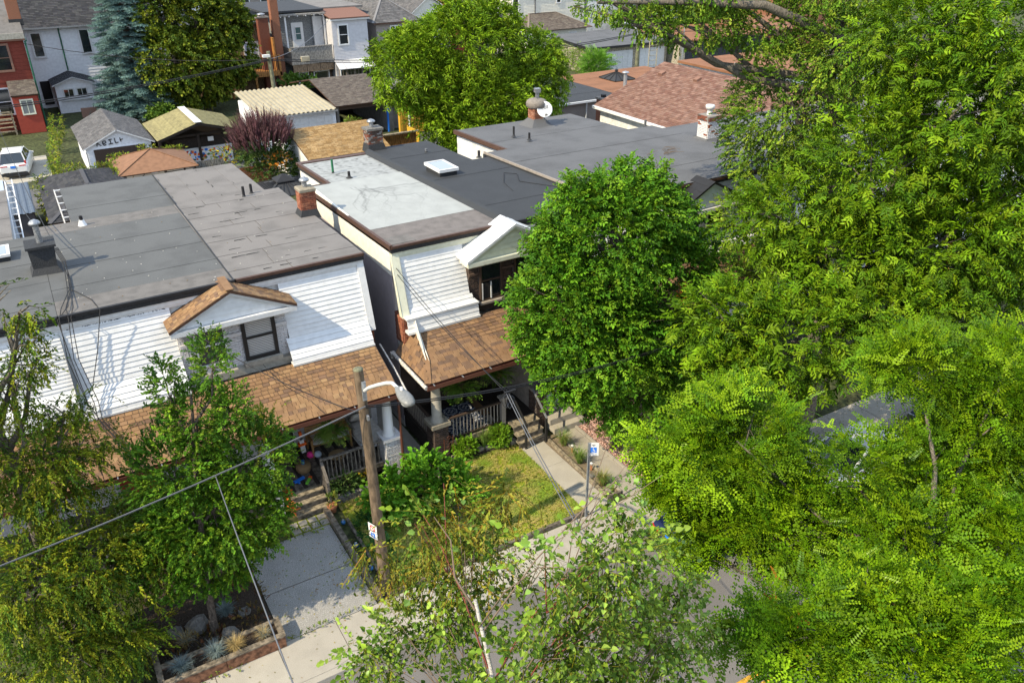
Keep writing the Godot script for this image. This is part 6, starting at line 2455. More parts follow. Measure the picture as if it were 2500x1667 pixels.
	var gl := [[[0, 0], [0, .34]], [[0, .15], [.2, .34]], [[.05, .17], [.24, 0]], [[.34, .1], [.54, .14]], [[.34, .1], [.36, .25]], [[.36, .25], [.5, .26]], [[.5, .26], [.54, .14]], [[.34, .1], [.4, 0]], [[.4, 0], [.52, .02]], [[.68, .28], [.9, .3]], [[.78, .3], [.8, .02]], [[.66, .02], [.92, .04]], [[1.05, .34], [1.06, .02]], [[1.06, .02], [1.24, .05]], [[1.36, .3], [1.38, .06]], [[1.36, .18], [1.52, .2]]]
	st = S()
	for e in gl: beam(st, P(4.1 + e[0][0] * 1.1, 2.3 + e[0][1] * 1.1 + e[0][0] * .05, 61.34), P(4.1 + e[1][0] * 1.1, 2.3 + e[1][1] * 1.1 + e[1][0] * .05, 61.34), .055, .02, Vector3.BACK)
	put("painted_letters", st, M.edge_black, t)
	st = S()
	tube(st, [P(3.3, 2.1, 61.1), P(3.36, 1.9, 61.3), P(3.36, 0, 61.32)], .05, .05, 6)
	put("downspout", st, M.frame_white, t)
	t = thing("carport", "open timber carport with yellow green corrugated gable roof and white ridge", "carport", P(10.6, 0, 63))
	for e in [[8.0, 61.0], [13.2, 61.3], [8.0, 65.6], [13.2, 65.6], [10.6, 61.1]]:
		st = S()
		bx(st, e[0] - .09, e[0] + .09, 0, 2.35, e[1] - .09, e[1] + .09)
		put("post", st, M.wood_dark, t)
	ribbed(t, P(7.75, 2.4, 66.2), P(7.75, 2.4, 60.2), P(10.55, 3.4, 59.8), P(10.55, 3.4, 65.6), .2, M.sheet_yellow, .035)
	ribbed(t, P(13.6, 2.4, 60.8), P(13.6, 2.4, 66.4), P(10.6, 3.4, 65.6), P(10.6, 3.4, 59.8), .2, M.sheet_yellow, .035)
	st = S()
	beam(st, P(10.57, 3.43, 59.8), P(10.57, 3.43, 65.6), .5, .03)
	put("ridge_cap", st, M.trim_white, t)
	st = S()
	for e in [[P(7.8, 2.3, 60.3), P(10.57, 3.3, 59.9)], [P(10.57, 3.3, 59.9), P(13.5, 2.3, 60.9)], [P(7.9, 2.3, 61.0), P(13.3, 2.3, 61.3)]]: beam(st, e[0], e[1], .08, .16)
	put("truss", st, M.wood_dark, t)
	block(t, 8.0, 13.3, 66.0, 66.1, 0, 2.3, M.wood_dark, 0, "back_wall")
	palings(t, 8.9, 13.2, 61.6, 1.25, 2.0, .16, M.wood_dark)
	t = thing("painted_panel", "white panel spattered with many paint colours under the yellow green carport", "panel", P(10.6, 0, 61.5))
	st = S()
	bx(st, 9.0, 12.9, .05, 1.2, 61.45, 61.5)
	put("board", st, M.siding_white_b, t)
	st = S()
	bx(st, 9.0, 12.9, 1.2, 1.3, 61.4, 61.55)
	put("top_rail", st, M.frame_white, t)
	for i in 90:
		st = S()
		lathe(st, P(rr(9.1, 12.8), rr(.1, 1.15), 61.44), [[0, .006], [rr(.03, .1), .003], [rr(.1, .12), -.004]], 6, Basis(Vector3.RIGHT, PI / 2) * Basis(Vector3.UP, rr(0, 3)) * Basis.from_scale(Vector3(rr(.4, 1.3), 1, rr(.4, 1.3))))
		put("paint_splash", st, [M.plastic_orange, M.plastic_blue, M.green_paint, M.red_light, M.board_yellow, M.siding_charcoal][i % 6], t)
	t = thing("notice", "small white notice on the front beam of the carport", "sign", P(11.2, 1.8, 61))
	st = S()
	bx(st, 11.25, 11.65, 1.75, 2.05, 61.1, 61.13)
	put("plate", st, M.frame_white, t)
	t = thing("garage", "garage with cream corrugated metal roof and white panel door", "garage", P(18.8, 0, 66))
	block(t, 15.9, 21.5, 62.95, 70.5, 0, 2.45, M.siding_white_b, .15)
	ribbed(t, P(15.7, 2.5, 62.7), P(21.6, 2.5, 62.7), P(21.6, 3.05, 70.8), P(15.7, 3.05, 70.8), .36, M.sheet_cream, .08)
	garage_door(t, 17.3, 21.2, 0, 2.1, 62.93, M.siding_white, 4, 6)
	st = S()
	bx(st, 15.7, 21.6, 2.36, 2.46, 62.6, 62.72)
	put("gutter", st, M.galvanised, t)
	t = thing("garage", "grey brown shingled garage standing open with a black interior", "garage", P(24.1, 0, 66))
	block(t, 21.8, 22.0, 63.5, 72, 0, 2.5, M.grey_block)
	block(t, 26.2, 26.6, 63.5, 72, 0, 2.5, M.grey_block)
	block(t, 22.0, 26.2, 71.8, 72, 0, 2.5, M.interior_dark, 0, "back_wall")
	block(t, 22.0, 26.2, 63.5, 63.8, 2.2, 2.55, M.frame_brown, 0, "lintel")
	st = S()
	bx(st, 26.08, 26.2, 0, 2.2, 63.45, 63.6)
	put("door_jamb", st, M.plastic_blue, t)
	gable_x(t, 21.65, 26.75, 63.2, 75, 2.6, 3.75, brown, .32, .17, 69.2)
	t = thing("flat_roof_garage", "low garage with olive grey roof and white fascia beside the yellow gate", "garage", P(28.5, 0, 67))
	block(t, 26.9, 31, 64.3, 74, 0, 2.1, M.grey_block)
	sheet("roof", 26.8, 31.2, 64.0, 74.2, 2.25, M.roof_brown_strip, .12, t)
	sheet("fascia", 26.8, 31.2, 63.9, 64.0, 2.24, M.frame_white, .16, t)
	t = thing("gate", "bright yellow boarded gate with black frame in the lane", "gate", P(27, 0, 61.6))
	palings(t, 26.6, 29.0, 61.8, .1, 2.0, .15, M.board_yellow)
	st = S()
	bx(st, 26.35, 26.58, 0, 2.4, 61.6, 61.9)
	bx(st, 26.3, 29.2, 2.2, 2.4, 61.6, 61.9)
	put("gate_post", st, M.board_yellow, t)
	t = thing("fence", "yellow brown board fence behind the striped chimney", "fence", P(22, 0, 55.5))
	palings(t, 19.8, 25.0, 55.3, 0, 1.85, .15, M.board_orange)
	st = S()
	bx(st, 19.6, 25.1, 1.85, 1.95, 55.2, 55.45)
	put("cap_rail", st, M.wood_step, t)
	t = thing("fence", "yellow boarded side fence near the white pipe", "fence", P(25.3, 0, 57))
	st = S()
	for i in 14:
		st = S()
		bx(st, 25.2, 25.24, 0, 1.8, 55.4 + i * .16, 55.55 + i * .16)
		put("board", st, M.board_yellow, t)
	t = thing("vent_stack", "white plastic pipe with green stains standing by the yellow fence", "pipe", P(25.3, 0, 57))
	st = S()
	tube(st, [P(25.3, 0, 57.3), P(25.3, 2.9, 57.3)], .09, .09, 8)
	put("pipe", st, M.frame_white, t)
	t = thing("fence", "red brown fence of level slats beside the purple shrub", "fence", P(12.3, 0, 54.5))
	palings(t, 11.4, 13.4, 53.2, .05, 1.8, .15, M.fence_red, true)
	t = thing("fence", "grey board fence along the lane", "fence", P(9.5, 0, 57))
	palings(t, 9.2, 11.3, 57.0, 0, 1.5, .16, M.wood_weathered)
	# right of the peach tree
	t = thing("flat_roof_garage", "flat garage half black and half rust brown with grey walls and a pyramid skylight", "garage", P(43.5, 0, 57))
	block(t, 36.3, 52, 53.3, 62.5, 0, 2.85, M.siding_taupe)
	for i in 4: sheet("roof_strip", 36.0, 42.0, 53.0 + i * 2.35, 55.33 + i * 2.35, 3.0 + .008 * (i % 2), M.roof_black, .12, t)
	for i in 4: sheet("roof_strip", 42.02, 52.2, 53.0 + i * 2.4, 55.38 + i * 2.4, 3.006 + .008 * (i % 2), M.roof_rust, .12, t)
	st = S()
	bx(st, 36.0, 41.6, 2.84, 2.98, 52.86, 53.0)
	tube(st, [P(38.6, 2.85, 53.0), P(38.6, .2, 53.1)], .06, .06, 6)
	put("gutter", st, M.frame_white, t)
	t = thing("skylight", "black ribbed pyramid skylight with a finial on the rust brown flat roof", "skylight", P(45.8, 3, 58.6))
	st = S()
	pk = P(45.9, 3.62, 58.8)
	c4 = [P(44.9, 3.08, 57.6), P(47.1, 3.08, 57.6), P(47.1, 3.08, 60.0), P(44.9, 3.08, 60.0)]
	for i in 4: deck(st, [c4[i], c4[(i + 1) % 4], pk], .04)
	put("glazing", st, M.flash_black, t)
	for i in 4:
		for k in 3:
			st = S()
			beam(st, c4[i].lerp(c4[(i + 1) % 4], k / 3.0) + Vector3(0, .03, 0), pk + Vector3(0, .03, 0), .06, .05)
			put("rib", st, M.edge_black, t)
	st = S()
	lathe(st, pk, [[.08, 0], [.16, .1], [.12, .2], [.05, .26], [0, .27]], 8)
	put("finial", st, M.edge_black, t)
	t = thing("flue_pipe", "tall zinc flue with black cap beside the pyramid skylight", "flue", P(43.9, 3, 55))
	flue_cap(t, P(43.9, 3, 55.0), 1.25, .15, M.galvanised)
	t = thing("chimney", "orange brick chimney with a black cap at the gutter of the flat garage", "chimney", P(38.4, 0, 50.6))
	chimney(t, P(38.4, 0, 50.6), .75, .7, 3.55, ["brick_orange_b", "brick_orange_a"], false)
	st = S()
	obx(st, P(38.4, 3.6, 50.6), Vector3(.9, .14, .85))
	put("cap_slab", st, M.rock, t)
	st = S()
	lathe(st, P(38.4, 3.66, 50.6), [[.2, 0], [.2, .22], [.15, .22], [0, .2]], 10)
	put("flue", st, M.edge_black, t)
	sheet("brick_yard", 34, 40, 44, 52, .5, M.brick_red_b, .5, thing("back_wing", "low brick back wing with red brown roof behind the grey flat roof", "house extension", P(37, 0, 48)))
	t = thing("house", "salmon pink shingled gable roof house with white walls and white eaves", "house", P(41, 0, 43))
	block(t, 35.6, 47, 33, 47.2, 0, 3.85, M.white_stucco)
	gable_d(t, 35.2, 47.6, 31.0, 47.5, 4.0, 6.4, rose, M.trim_white, .36, .2)
	gable_wall(t, 35.6, 47.2, 47.1, 3.9, 6.3, M.white_stucco)
	st = S()
	bx(st, 35.05, 35.2, 3.82, 4.0, 31, 47.5)
	put("eaves_gutter", st, M.frame_white, t)
	for e in [[41.2 - 1.2, 46.0], [40.2, 42.6]]:
		st = S()
		obx(st, P(e[0], 4.0 + (e[0] - 35.2) * .387 + .1, e[1]), Vector3(.4, .16, .4), Basis(Vector3.BACK, .37))
		put("roof_vent", st, M.rose_a, t)
	for i in 2:
		t = thing("satellite_dish", ["left pale satellite dish beyond the salmon roof", "right dark edged satellite dish beyond the salmon roof"][i], "satellite dish", P(56.4 + i, 3.1, 55))
		dish(t, P(56.4 + i * 1.1, 3.5, 55.0), .45, Vector3(-.5 + i * .9, .3, 1))
	t = thing("flat_roof_garage", "white walled garage with a flat rust orange roof", "garage", P(62, 0, 57.5))
	block(t, 57.2, 67.5, 52.6, 63, 0, 2.9, M.white_stucco)
	sheet("roof", 56.9, 68, 52.3, 63.3, 3.0, M.roof_rust, .2, t)
	t = thing("flat_roof_garage", "double garage with dark slate roof, pale stone front and two white doors", "garage", P(60.5, 0, 79))
	block(t, 55.4, 66, 75.4, 84, 0, 2.7, M.stone_cream)
	st = S()
	prism(st, [P(54.8, 2.75, 75.0), P(66.3, 2.75, 74.6), P(67.2, 3.0, 85), P(55.6, 3.0, 84)], Vector3(0, .12, 0))
	put("roof", st, M.roof_pair3, t)
	st = S()
	beam(st, P(54.8, 2.78, 74.95), P(66.3, 2.78, 74.55), .1, .22)
	beam(st, P(54.8, 2.78, 74.95), P(55.6, 3.0, 84), .1, .2)
	put("roof_edge", st, M.edge_black, t)
	garage_door(t, 57.3, 61.0, 0, 2.2, 75.36, M.siding_white, 4, 5)
	garage_door(t, 62.0, 65.6, 0, 2.2, 75.36, M.siding_white, 4, 5)
	brick_face(t, P(61.05, 0, 75.38), Vector3.RIGHT, Vector3.UP, .9, 2.3, ["stone_cream"], true, .45, .23)
	vine("ivy", "bright green ivy covering the side of the double garage", P(55.3, 0, 80), [[P(55.2, 1.4, 77.5), Vector3(.25, 1.5, 2.2)], [P(55.2, 1.4, 81), Vector3(.25, 1.6, 2.4)]], 900, [Color(.19, .33, .02), Color(.14, .26, .02), Color(.23, .36, .04)], 72, 1.0)
	t = thing("garage", "dark rough stone garage beside the double garage, pale stone corner", "garage", P(73, 0, 78))
	block(t, 67.3, 80, 74, 84, 0, 2.7, M.stone_dark)
	block(t, 66.4, 67.28, 73.7, 84, 0, 2.7, M.stone_cream, 0, "corner")
	sheet("roof", 66.2, 80.3, 73.6, 84.3, 2.85, M.roof_rust, .14, t)
	brick_face(t, P(67.4, 0, 74), Vector3.RIGHT, Vector3.UP, 12, 2.6, ["stone_dark"], false, .7, .26)
	t = thing("garage", "red brick garage end beyond the dark stone wall", "garage", P(86, 0, 80))
	block(t, 81, 92, 74, 86, 0, 2.8, M.brick_red_b)
	sheet("roof", 80.8, 92.3, 73.8, 86.3, 2.95, M.roof_rust, .14, t)
	# lane furniture
	t = thing("ladder", "pale metal ladder frame standing by the double garage", "ladder", P(56, 0, 66))
	st = S()
	for x in [55.5, 56.5]: tube(st, [P(x, 0, 66), P(x, 5.0, 66)], .05, .05, 6)
	put("stile", st, M.sheet_cream, t)
	for i in 9:
		st = S()
		tube(st, [P(55.5, .8 + i * .48, 66), P(56.5, .8 + i * .48, 66)], .03, .03, 5)
		put("rung", st, M.sheet_cream, t)
	t = thing("flag_mast", "slim grey mast beside the pale stone corner", "mast", P(63.6, 0, 70))
	st = S()
	tube(st, [P(63.6, 0, 70), P(63.5, 4.9, 70)], .08, .05, 8)
	put("shaft", st, M.galvanised, t)
	t = thing("utility_pole", "grey green wooden pole with lamp before the double garage", "utility pole", P(59.8, 0, 73))
	st = S()
	tube(st, [P(59.85, 0, 73.1), P(59.8, 5.75, 73.1)], .25, .2, 10)
	put("shaft", st, M.pole_green, t)
	st = S()
	tube(st, [P(59.8, 3.8, 73), P(59.3, 4.8, 73), P(58.7, 5.3, 73), P(58.2, 5.4, 73)], .07, .06, 6)
	put("lamp_arm", st, M.lamp_white, t)
	st = S()
	obx(st, P(57.9, 5.4, 73), Vector3(.8, .16, .3))
	put("lamp_head", st, M.lamp_white, t)
	t = thing("utility_pole", "green stained wooden pole behind the cream corrugated roof", "utility pole", P(19.3, 0, 72))
	st = S()
	tube(st, [P(19.32, 0, 71.5), P(19.2, 5.9, 71.5)], .2, .16, 10)
	put("shaft", st, M.pole_green, t)
	st = S()
	obx(st, P(18.9, 5.6, 71.2), Vector3(.6, .2, .3))
	put("lamp_head", st, M.lamp_white, t)
	car("white sports utility car parked behind the vines at the left edge", P(-.85, .02, 67), PI - .12, 4.6, 1.88, 1.66, M.car_white, true)
	sheet("car_pad", -3.2, 1.1, 63.6, 70.6, .015, M.concrete, .05)
	vine("vine", "leafy vine row on posts beside the white sports utility car", P(1.8, 0, 68), [[P(1.35, .7, 64.8), Vector3(.4, .7, .7)], [P(1.6, .9, 67.5), Vector3(.35, .9, .9)], [P(2.0, 1.1, 71), Vector3(.4, 1.1, .9)], [P(2.5, 1.1, 75), Vector3(.6, 1.1, .9)]], 420, [Color(.20, .27, .03), Color(.12, .21, .02), Color(.30, .30, .03)], 73)
	vine("vine", "yellow green vine along the left side of the dark slate shed", P(.2, 0, 50), [[P(.2, 2.0, 55.5), Vector3(.5, .4, .9)], [P(.15, 1.7, 52.5), Vector3(.4, .6, 1.8)], [P(.5, 1.2, 47.5), Vector3(.9, .9, 1.2)], [P(2.6, 1.0, 46.5), Vector3(1.9, .8, .6)]], 420, [Color(.30, .30, .03), Color(.14, .20, .02), Color(.06, .12, .015)], 74)
	vine("vine", "vine over the back ridge of the dark slate shed", P(3, 0, 57), [[P(1.8, 2.4, 56.2), Vector3(1.1, .25, .5)], [P(3.9, 2.2, 56.2), Vector3(1.0, .2, .4)]], 200, [Color(.26, .28, .03), Color(.12, .19, .02)], 75)
	vine("vine", "vine along the back edges of the tan gazebo", P(5, 0, 58), [[P(4.9, 2.42, 57.4), Vector3(.7, .1, .4)], [P(6.6, 2.85, 57.0), Vector3(.5, .14, .3)], [P(8.3, 2.4, 57.6), Vector3(.8, .12, .3)], [P(4.25, 2.2, 55), Vector3(.14, .14, 1.6)]], 200, [Color(.26, .29, .03), Color(.13, .20, .02)], 76)
	shrub("shrub", "loose green shrub with yellow blooms before the carport", "shrub", P(11.6, 0, 58.5), Vector3(1.1, .95, 1.0), sprig("vine", 8, .3, .15, .8, .3, 9), M.leaf, 160, .8, [Color(.14, .22, .05), Color(.18, .25, .08), Color(.4, .32, .02)], 77)
	# purple smoke bush
	t = thing("purple_shrub", "tall purple plumed shrub with an orange patch beside the golden tan garage", "shrub", P(13.3, 0, 53.5))
	crown("foliage", t, sprig("vine", 8, .3, .15, .8, .3, 9), M.leaf, [[P(13.3, 1.3, 53.3), Vector3(1.5, 1.5, 1.3)], [P(13.2, 2.6, 53.5), Vector3(1.7, 1.1, 1.4)], [P(14.3, 1.3, 53.2), Vector3(.8, 1.4, .9)]], 1900, .8, [Color(.06, .12, .025), Color(.09, .13, .03)], 78, .1, .9)
	var xfs := []
	var cols := []
	for i in 330:
		var a := rr(0, TAU)
		var r := sqrt(rng.randf())
		var p := P(13.1 + cos(a) * r * 1.75, 2.9 + .9 * (1 - r * r) + rr(-.3, .2), 53.4 + sin(a) * r * 1.2)
		var out := Vector3(cos(a) * r * .55, 1, -sin(a) * r * .4).normalized()
		xfs.append(Transform3D(Basis.looking_at(out, Vector3(1, 0, .1)) * Basis.from_scale(Vector3(.45, .45, 1.25) * rr(.8, 1.3)), p))
		cols.append([Color(.12, .045, .055), Color(.085, .04, .042), Color(.16, .075, .08)][i % 3])
	scatter("plumes", t, needles("plume", 1.1, 15), M.leaf_matt, xfs, cols)
	crown("orange_leaves", t, sprig("vine", 8, .3, .15, .8, .3, 9), M.leaf, [[P(13.6, 2.1, 52.3), Vector3(.95, .45, .4)]], 70, .7, [Color(.45, .17, .02), Color(.38, .20, .03)], 79)
	var stt := S()
	for i in 7: tube(stt, [P(13.3, 0, 53.4), P(13.3 + rr(-1, 1), 2.4, 53.4 + rr(-.8, .8))], .04, .02, 5)
	put("stem", stt, M.twig, t)

func back_houses():
	var dark := ["shd_a", "shd_b", "shd_c"]
	var grey := ["shg_a", "shg_b", "shg_c"]
	var brown := ["shb_a", "shb_b", "shb_c"]
	var t := thing("house", "red brick house at the left edge with pink window frames and shingled entry", "house", P(-2, 0, 84))
	block(t, -9, 1.9, 80.6, 92, 0, 7.2, M.wall_red)
	brick_face(t, P(-3, 3.9, 80.6), Vector3.RIGHT, Vector3.UP, 4.9, 3.2, ["wall_red"], false, .6, .3)
	st_box(t, "eaves_fascia", -9, 2.05, 7.2, 7.65, 80.2, 80.5, M.board_beige)
	st_box(t, "eaves_board", -9, 2.05, 7.05, 7.2, 80.3, 80.6, M.rose_a)
	var st := S()
	deck(st, [P(-9, 7.6, 80.2), P(2.05, 7.6, 80.2), P(2.05, 9.8, 86), P(-9, 9.8, 86)], .1)
	put("roof", st, M.roof_beige, t)
	window(t, P(-1.0, 4.7, 80.55), Vector3.RIGHT, 1.75, 2.2, M.rose_a, "hung", null, .16)
	window(t, P(-1.2, 1.3, 80.55), Vector3.RIGHT, 1.15, 2.2, M.siding_blue, "hung", null, .1)
	block(t, -.05, 1.8, 78.9, 80.6, 0, 3.1, M.wall_red_bright, 0, "entry")
	st = S()
	deck(st, [P(-.12, 3.08, 78.7), P(1.9, 3.08, 78.7), P(1.9, 3.98, 80.6), P(-.12, 3.98, 80.6)], .1)
	put("entry_roof", st, M.edge_brown, t)
	roof_face(t, P(-.12, 3.1, 78.7), P(1.9, 3.1, 78.7), P(1.9, 4.0, 80.6), P(-.12, 4.0, 80.6), brown, .3, .16)
	window(t, P(.42, 1.5, 78.88), Vector3.RIGHT, .98, 1.25, M.trim_cream, "slider", M.blind, .1)
	for i in 5: st_box(t, "stair_tread", -2.2, -.3, .25 + i * .28, .31 + i * .28, 79.0 + i * .3, 79.3 + i * .3, M.wood_step)
	for x in [-2.2, -.4]: st_box(t, "stair_post", x - .06, x + .06, 0, 1.9, 78.9, 79.02, M.wood_step)
	for y in [1.2, 1.8]: st_box(t, "stair_rail", -2.2, -.4, y, y + .1, 78.9, 79.0, M.wood_step)
	t = thing("chimney", "orange brick chimney at the party wall of the dark shingled roof", "chimney", P(1.75, 7, 82.5))
	chimney(t, P(1.8, 8.2, 82.5), .85, .9, 2.8, ["brick_orange_a", "brick_orange_b"], false)
	st = S()
	obx(st, P(1.8, 8.25, 82.5), Vector3(1.05, .5, 1.1))
	put("flashing", st, M.flash_black, t)
	t = thing("house", "white boarded house with dark shingles, green downpipes and a gabled back porch", "house", P(7, 0, 92))
	block(t, 2.0, 14, 89.0, 99, 0, 7.0, M.siding_white_b, .28)
	gable_x(t, 1.95, 14.3, 88.6, 99.4, 7.05, 10.6, dark, .36, .22)
	window(t, P(2.62, 4.4, 88.95), Vector3.RIGHT, 1.05, 2.3, M.frame_white, "plain", null, .17)
	window(t, P(6.6, 4.45, 88.95), Vector3.RIGHT, 1.05, 2.3, M.frame_white, "plain", null, .17)
	window(t, P(10.2, 4.45, 88.95), Vector3.RIGHT, 1.05, 2.3, M.frame_white, "plain", null, .17)
	st = S()
	tube(st, [P(5.1, 7.0, 88.8), P(5.08, 3.2, 88.8)], .07, .07, 6)
	tube(st, [P(2.0, 7.0, 80.35), P(1.95, .1, 80.35)], .07, .07, 6)
	tube(st, [P(2.1, 7.0, 80.4), P(2.1, 6.95, 88.5)], .07, .07, 6)
	put("downpipe", st, M.green_paint, t)
	st_box(t, "eaves_gutter", 2.0, 14.2, 6.92, 7.04, 88.45, 88.6, M.zinc)
	block(t, 3.5, 6.5, 85.6, 89, 0, 2.5, M.siding_white_b, .2, "porch")
	gable_wall(t, 3.5, 6.5, 85.56, 2.5, 3.0, M.siding_white_b)
	gable_d(t, 3.25, 6.8, 85.2, 89.0, 2.5, 3.15, dark, M.trim_white, .3, .16)
	for x in [4.02, 5.12]: window(t, P(x, 1.3, 85.55), Vector3.RIGHT, .95, .85, M.frame_white, "grid", null, .11)
	st_box(t, "window_ledge", 3.8, 6.3, 1.12, 1.24, 85.3, 85.6, M.frame_white)
	st_box(t, "back_door", 2.5, 3.3, .3, 2.4, 88.9, 88.97, M.interior_dark)
	t = thing("clothes_panel", "faded pink painted panel behind a leafy trellis", "panel", P(5.7, 0, 82))
	st_box(t, "board", 4.9, 6.4, .2, 1.0, 81.8, 81.9, M.rose_c)
	t = thing("parasol", "orange red parasol open in the yard behind the grey garage", "parasol", P(4.4, 0, 78))
	st = S()
	lathe(st, P(4.3, .4, 76.5), [[.75, 0], [.4, .16], [0, .26]], 8, Basis(), true)
	put("canopy", st, M.plastic_orange, t)
	st = S()
	tube(st, [P(4.3, 0, 76.5), P(4.3, .6, 76.5)], .02, .02, 5)
	put("pole", st, M.frame_white, t)
	# middle group
	t = thing("house", "brown board house behind the maple with an orange timber deck", "house", P(20, 0, 88))
	block(t, 15.5, 22.4, 86, 96, 0, 6.4, M.board_brown, 0)
	for i in 34: st_box(t, "wall_board", 15.5 + i * .203, 15.67 + i * .203, 2.2, 6.35, 85.96, 86.0, M.board_brown)
	sheet("roof", 15.2, 22.7, 85.6, 96.3, 6.6, M.roof_black, .2, t)
	window(t, P(20.7, 2.5, 85.94), Vector3.RIGHT, 1.5, 2.3, M.frame_white, "slider", M.siding_blue, .12)
	sheet("deck", 18.4, 23.5, 83.4, 86, 2.15, M.board_orange, .35, t)
	rail(t, P(18.45, 2.15, 83.5), P(23.4, 2.15, 83.5), 1.5, .16, M.board_orange, M.wood_dark, .05)
	for x in [18.5, 20.9, 23.4]: st_box(t, "deck_post", x - .1, x + .1, 0, 3.75, 83.4, 83.6, M.board_orange)
	st_box(t, "deck_screen", 23.2, 23.35, 2.2, 5.2, 84.2, 85.2, M.board_orange)
	st_box(t, "yellow_pillar", 17.6, 18.25, 0, 2.0, 83.6, 84.2, M.board_orange)
	t = thing("chimney", "mottled brown brick chimney beside the orange deck", "chimney", P(22.6, 0, 85.5))
	chimney(t, P(22.7, 0, 85.3), .95, .8, 7.0, ["brick_red_b", "brick_dark_b"], false)
	st_box(t, "cap_slab", 22.1, 23.3, 7.0, 7.12, 84.8, 85.8, M.rock)
	flue_cap(t, P(22.7, 7.1, 85.3), .15, .2, M.zinc)
	t = thing("house", "grey shake house with weathered balcony and pale lilac wing above an awning", "house", P(28.5, 0, 88))
	block(t, 24.3, 29.4, 87.3, 97, 0, 7.0, M.shake_grey, .22)
	sheet("roof", 23.2, 29.4, 86.4, 97, 7.35, M.roof_black, .2, t)
	sheet("roof", 29.4, 34.2, 87.8, 97, 7.3, M.roof_grey, .2, t)
	st_box(t, "roof_slat", 24.5, 29.3, 6.9, 7.05, 85.8, 86.2, M.wood_weathered)
	for x in [25.2, 29.2]: st_box(t, "balcony_post", x - .08, x + .08, 2.6, 6.9, 86.0, 86.16, M.frame_white)
	for i in 6: st_box(t, "rafter", 24.7 + i * .85, 24.8 + i * .85, 6.8, 6.92, 85.8, 87.3, M.frame_white)
	st_box(t, "door", 26.1, 27.3, 3.0, 6.1, 87.2, 87.28, M.frame_white)
	window(t, P(26.4, 4.4, 87.18), Vector3.RIGHT, .65, 1.3, M.frame_white, "hung", M.glass_teal, .06)
	st_box(t, "white_panel", 28.3, 29.3, 2.8, 6.6, 86.9, 87.2, M.siding_white)
	sheet("balcony_floor", 24.9, 29.3, 84.4, 87.3, 2.75, M.wood_weathered, .3, t)
	for i in 26: st_box(t, "paling", 25.0 + i * .163, 25.14 + i * .163, 2.6, 4.05 + rr(-.03, .03), 84.42, 84.47, M.wood_weathered)
	st_box(t, "balcony_rail", 24.95, 29.25, 4.05, 4.14, 84.36, 84.52, M.wood_weathered)
	for i in 14: st_box(t, "paling", 24.94, 24.98, 2.6, 4.0, 84.5 + i * .2, 84.66 + i * .2, M.wood_weathered)
	for i in 3: st_box(t, "lower_panel", 25.0 + i * 1.43, 26.38 + i * 1.43, 1.7, 2.45, 84.5, 84.6, M.board_brown)
	st_box(t, "lower_wall", 24.9, 29.2, 0, 1.6, 85.2, 85.4, M.brick_dark_b)
	for x in [25.6, 27.2]: window(t, P(x, .2, 85.15), Vector3.RIGHT, 1.1 if x < 26 else 1.7, 1.4, M.frame_white, "plain", M.glass_dark, .12)
	block(t, 29.4, 33.2, 84.4, 92, 0, 6.4, M.siding_lilac, .14, "wing")
	st_box(t, "wing_fascia", 29.2, 33.4, 6.35, 6.6, 84.1, 84.3, M.frame_white)
	st = S()
	deck(st, [P(29.2, 6.62, 84.0), P(33.45, 6.62, 84.0), P(33.3, 7.2, 88), P(29.2, 7.2, 88)], .1)
	put("wing_roof", st, M.rose_b, t)
	window(t, P(29.95, 3.95, 84.36), Vector3.RIGHT, 1.15, 2.05, M.frame_white, "hung", null, .14)
	for i in 5:
		st = S()
		deck(st, [P(29.3 + i * .8, 1.85, 83.0), P(30.06 + i * .8, 1.85, 83.0), P(30.06 + i * .78, 2.55, 84.4), P(29.3 + i * .78, 2.55, 84.4)], .05)
		put("awning_panel", st, M.frame_white if i > 1 else M.siding_lilac, t)
	st = S()
	for x in [29.4, 33.2]: tube(st, [P(x, 0, 83.1), P(x, 1.85, 83.1)], .06, .06, 6)
	put("awning_post", st, M.frame_white, t)
	for i in 4: window(t, P(29.7 + i * .85, .3, 84.36), Vector3.RIGHT, .8, 1.5, M.siding_taupe, "grid", null, .08)
	t = thing("chimney", "tall slender orange brick chimney left of the balcony house", "chimney", P(24.1, 0, 86))
	chimney(t, P(24.1, 0, 85.8), .72, .7, 8.8, ["brick_orange_a", "brick_orange_b"], false)
	t = thing("house", "taupe sided house with a grey hip roof and white window pair", "house", P(37, 0, 90))
	block(t, 34.5, 39.1, 85.2, 94, 0, 5.7, M.siding_taupe, .14)
	st_box(t, "eaves_board", 34.1, 39.5, 5.6, 5.75, 84.8, 84.95, M.edge_brown)
	hip(t, 34.0, 39.6, 84.8, 98, 5.75, 8.0, 36.6, 36.6, 88.2, grey, .34, .2, 95)
	for x in [36.0, 36.62]: window(t, P(x, 3.9, 85.15), Vector3.RIGHT, .62, 1.5, M.frame_white, "plain", null, .1)
	st_box(t, "lower_wall", 34.4, 39.2, 0, 2.2, 85.0, 85.18, M.siding_charcoal)
	t = thing("house", "brown shingled roof rising behind the taupe house", "house", P(36, 0, 104))
	block(t, 33, 42, 101, 110, 0, 6, M.siding_pale)
	gable_x(t, 32.5, 42.5, 100.5, 110.5, 6, 9, brown, .5, .3)
	t = thing("house", "pale cream gable house with a teal paned window", "house", P(44, 0, 96))
	block(t, 41.6, 46.5, 92, 102, 0, 5.5, M.siding_pale, .15)
	gable_wall(t, 41.6, 46.5, 91.98, 5.5, 7.3, M.siding_pale)
	gable_d(t, 41.2, 46.9, 91.7, 102, 5.4, 7.5, grey, M.trim_white, .36, .2)
	window(t, P(43.5, 3.4, 91.95), Vector3.RIGHT, 1.0, 2.2, M.frame_white, "hung", M.glass_teal, .12)
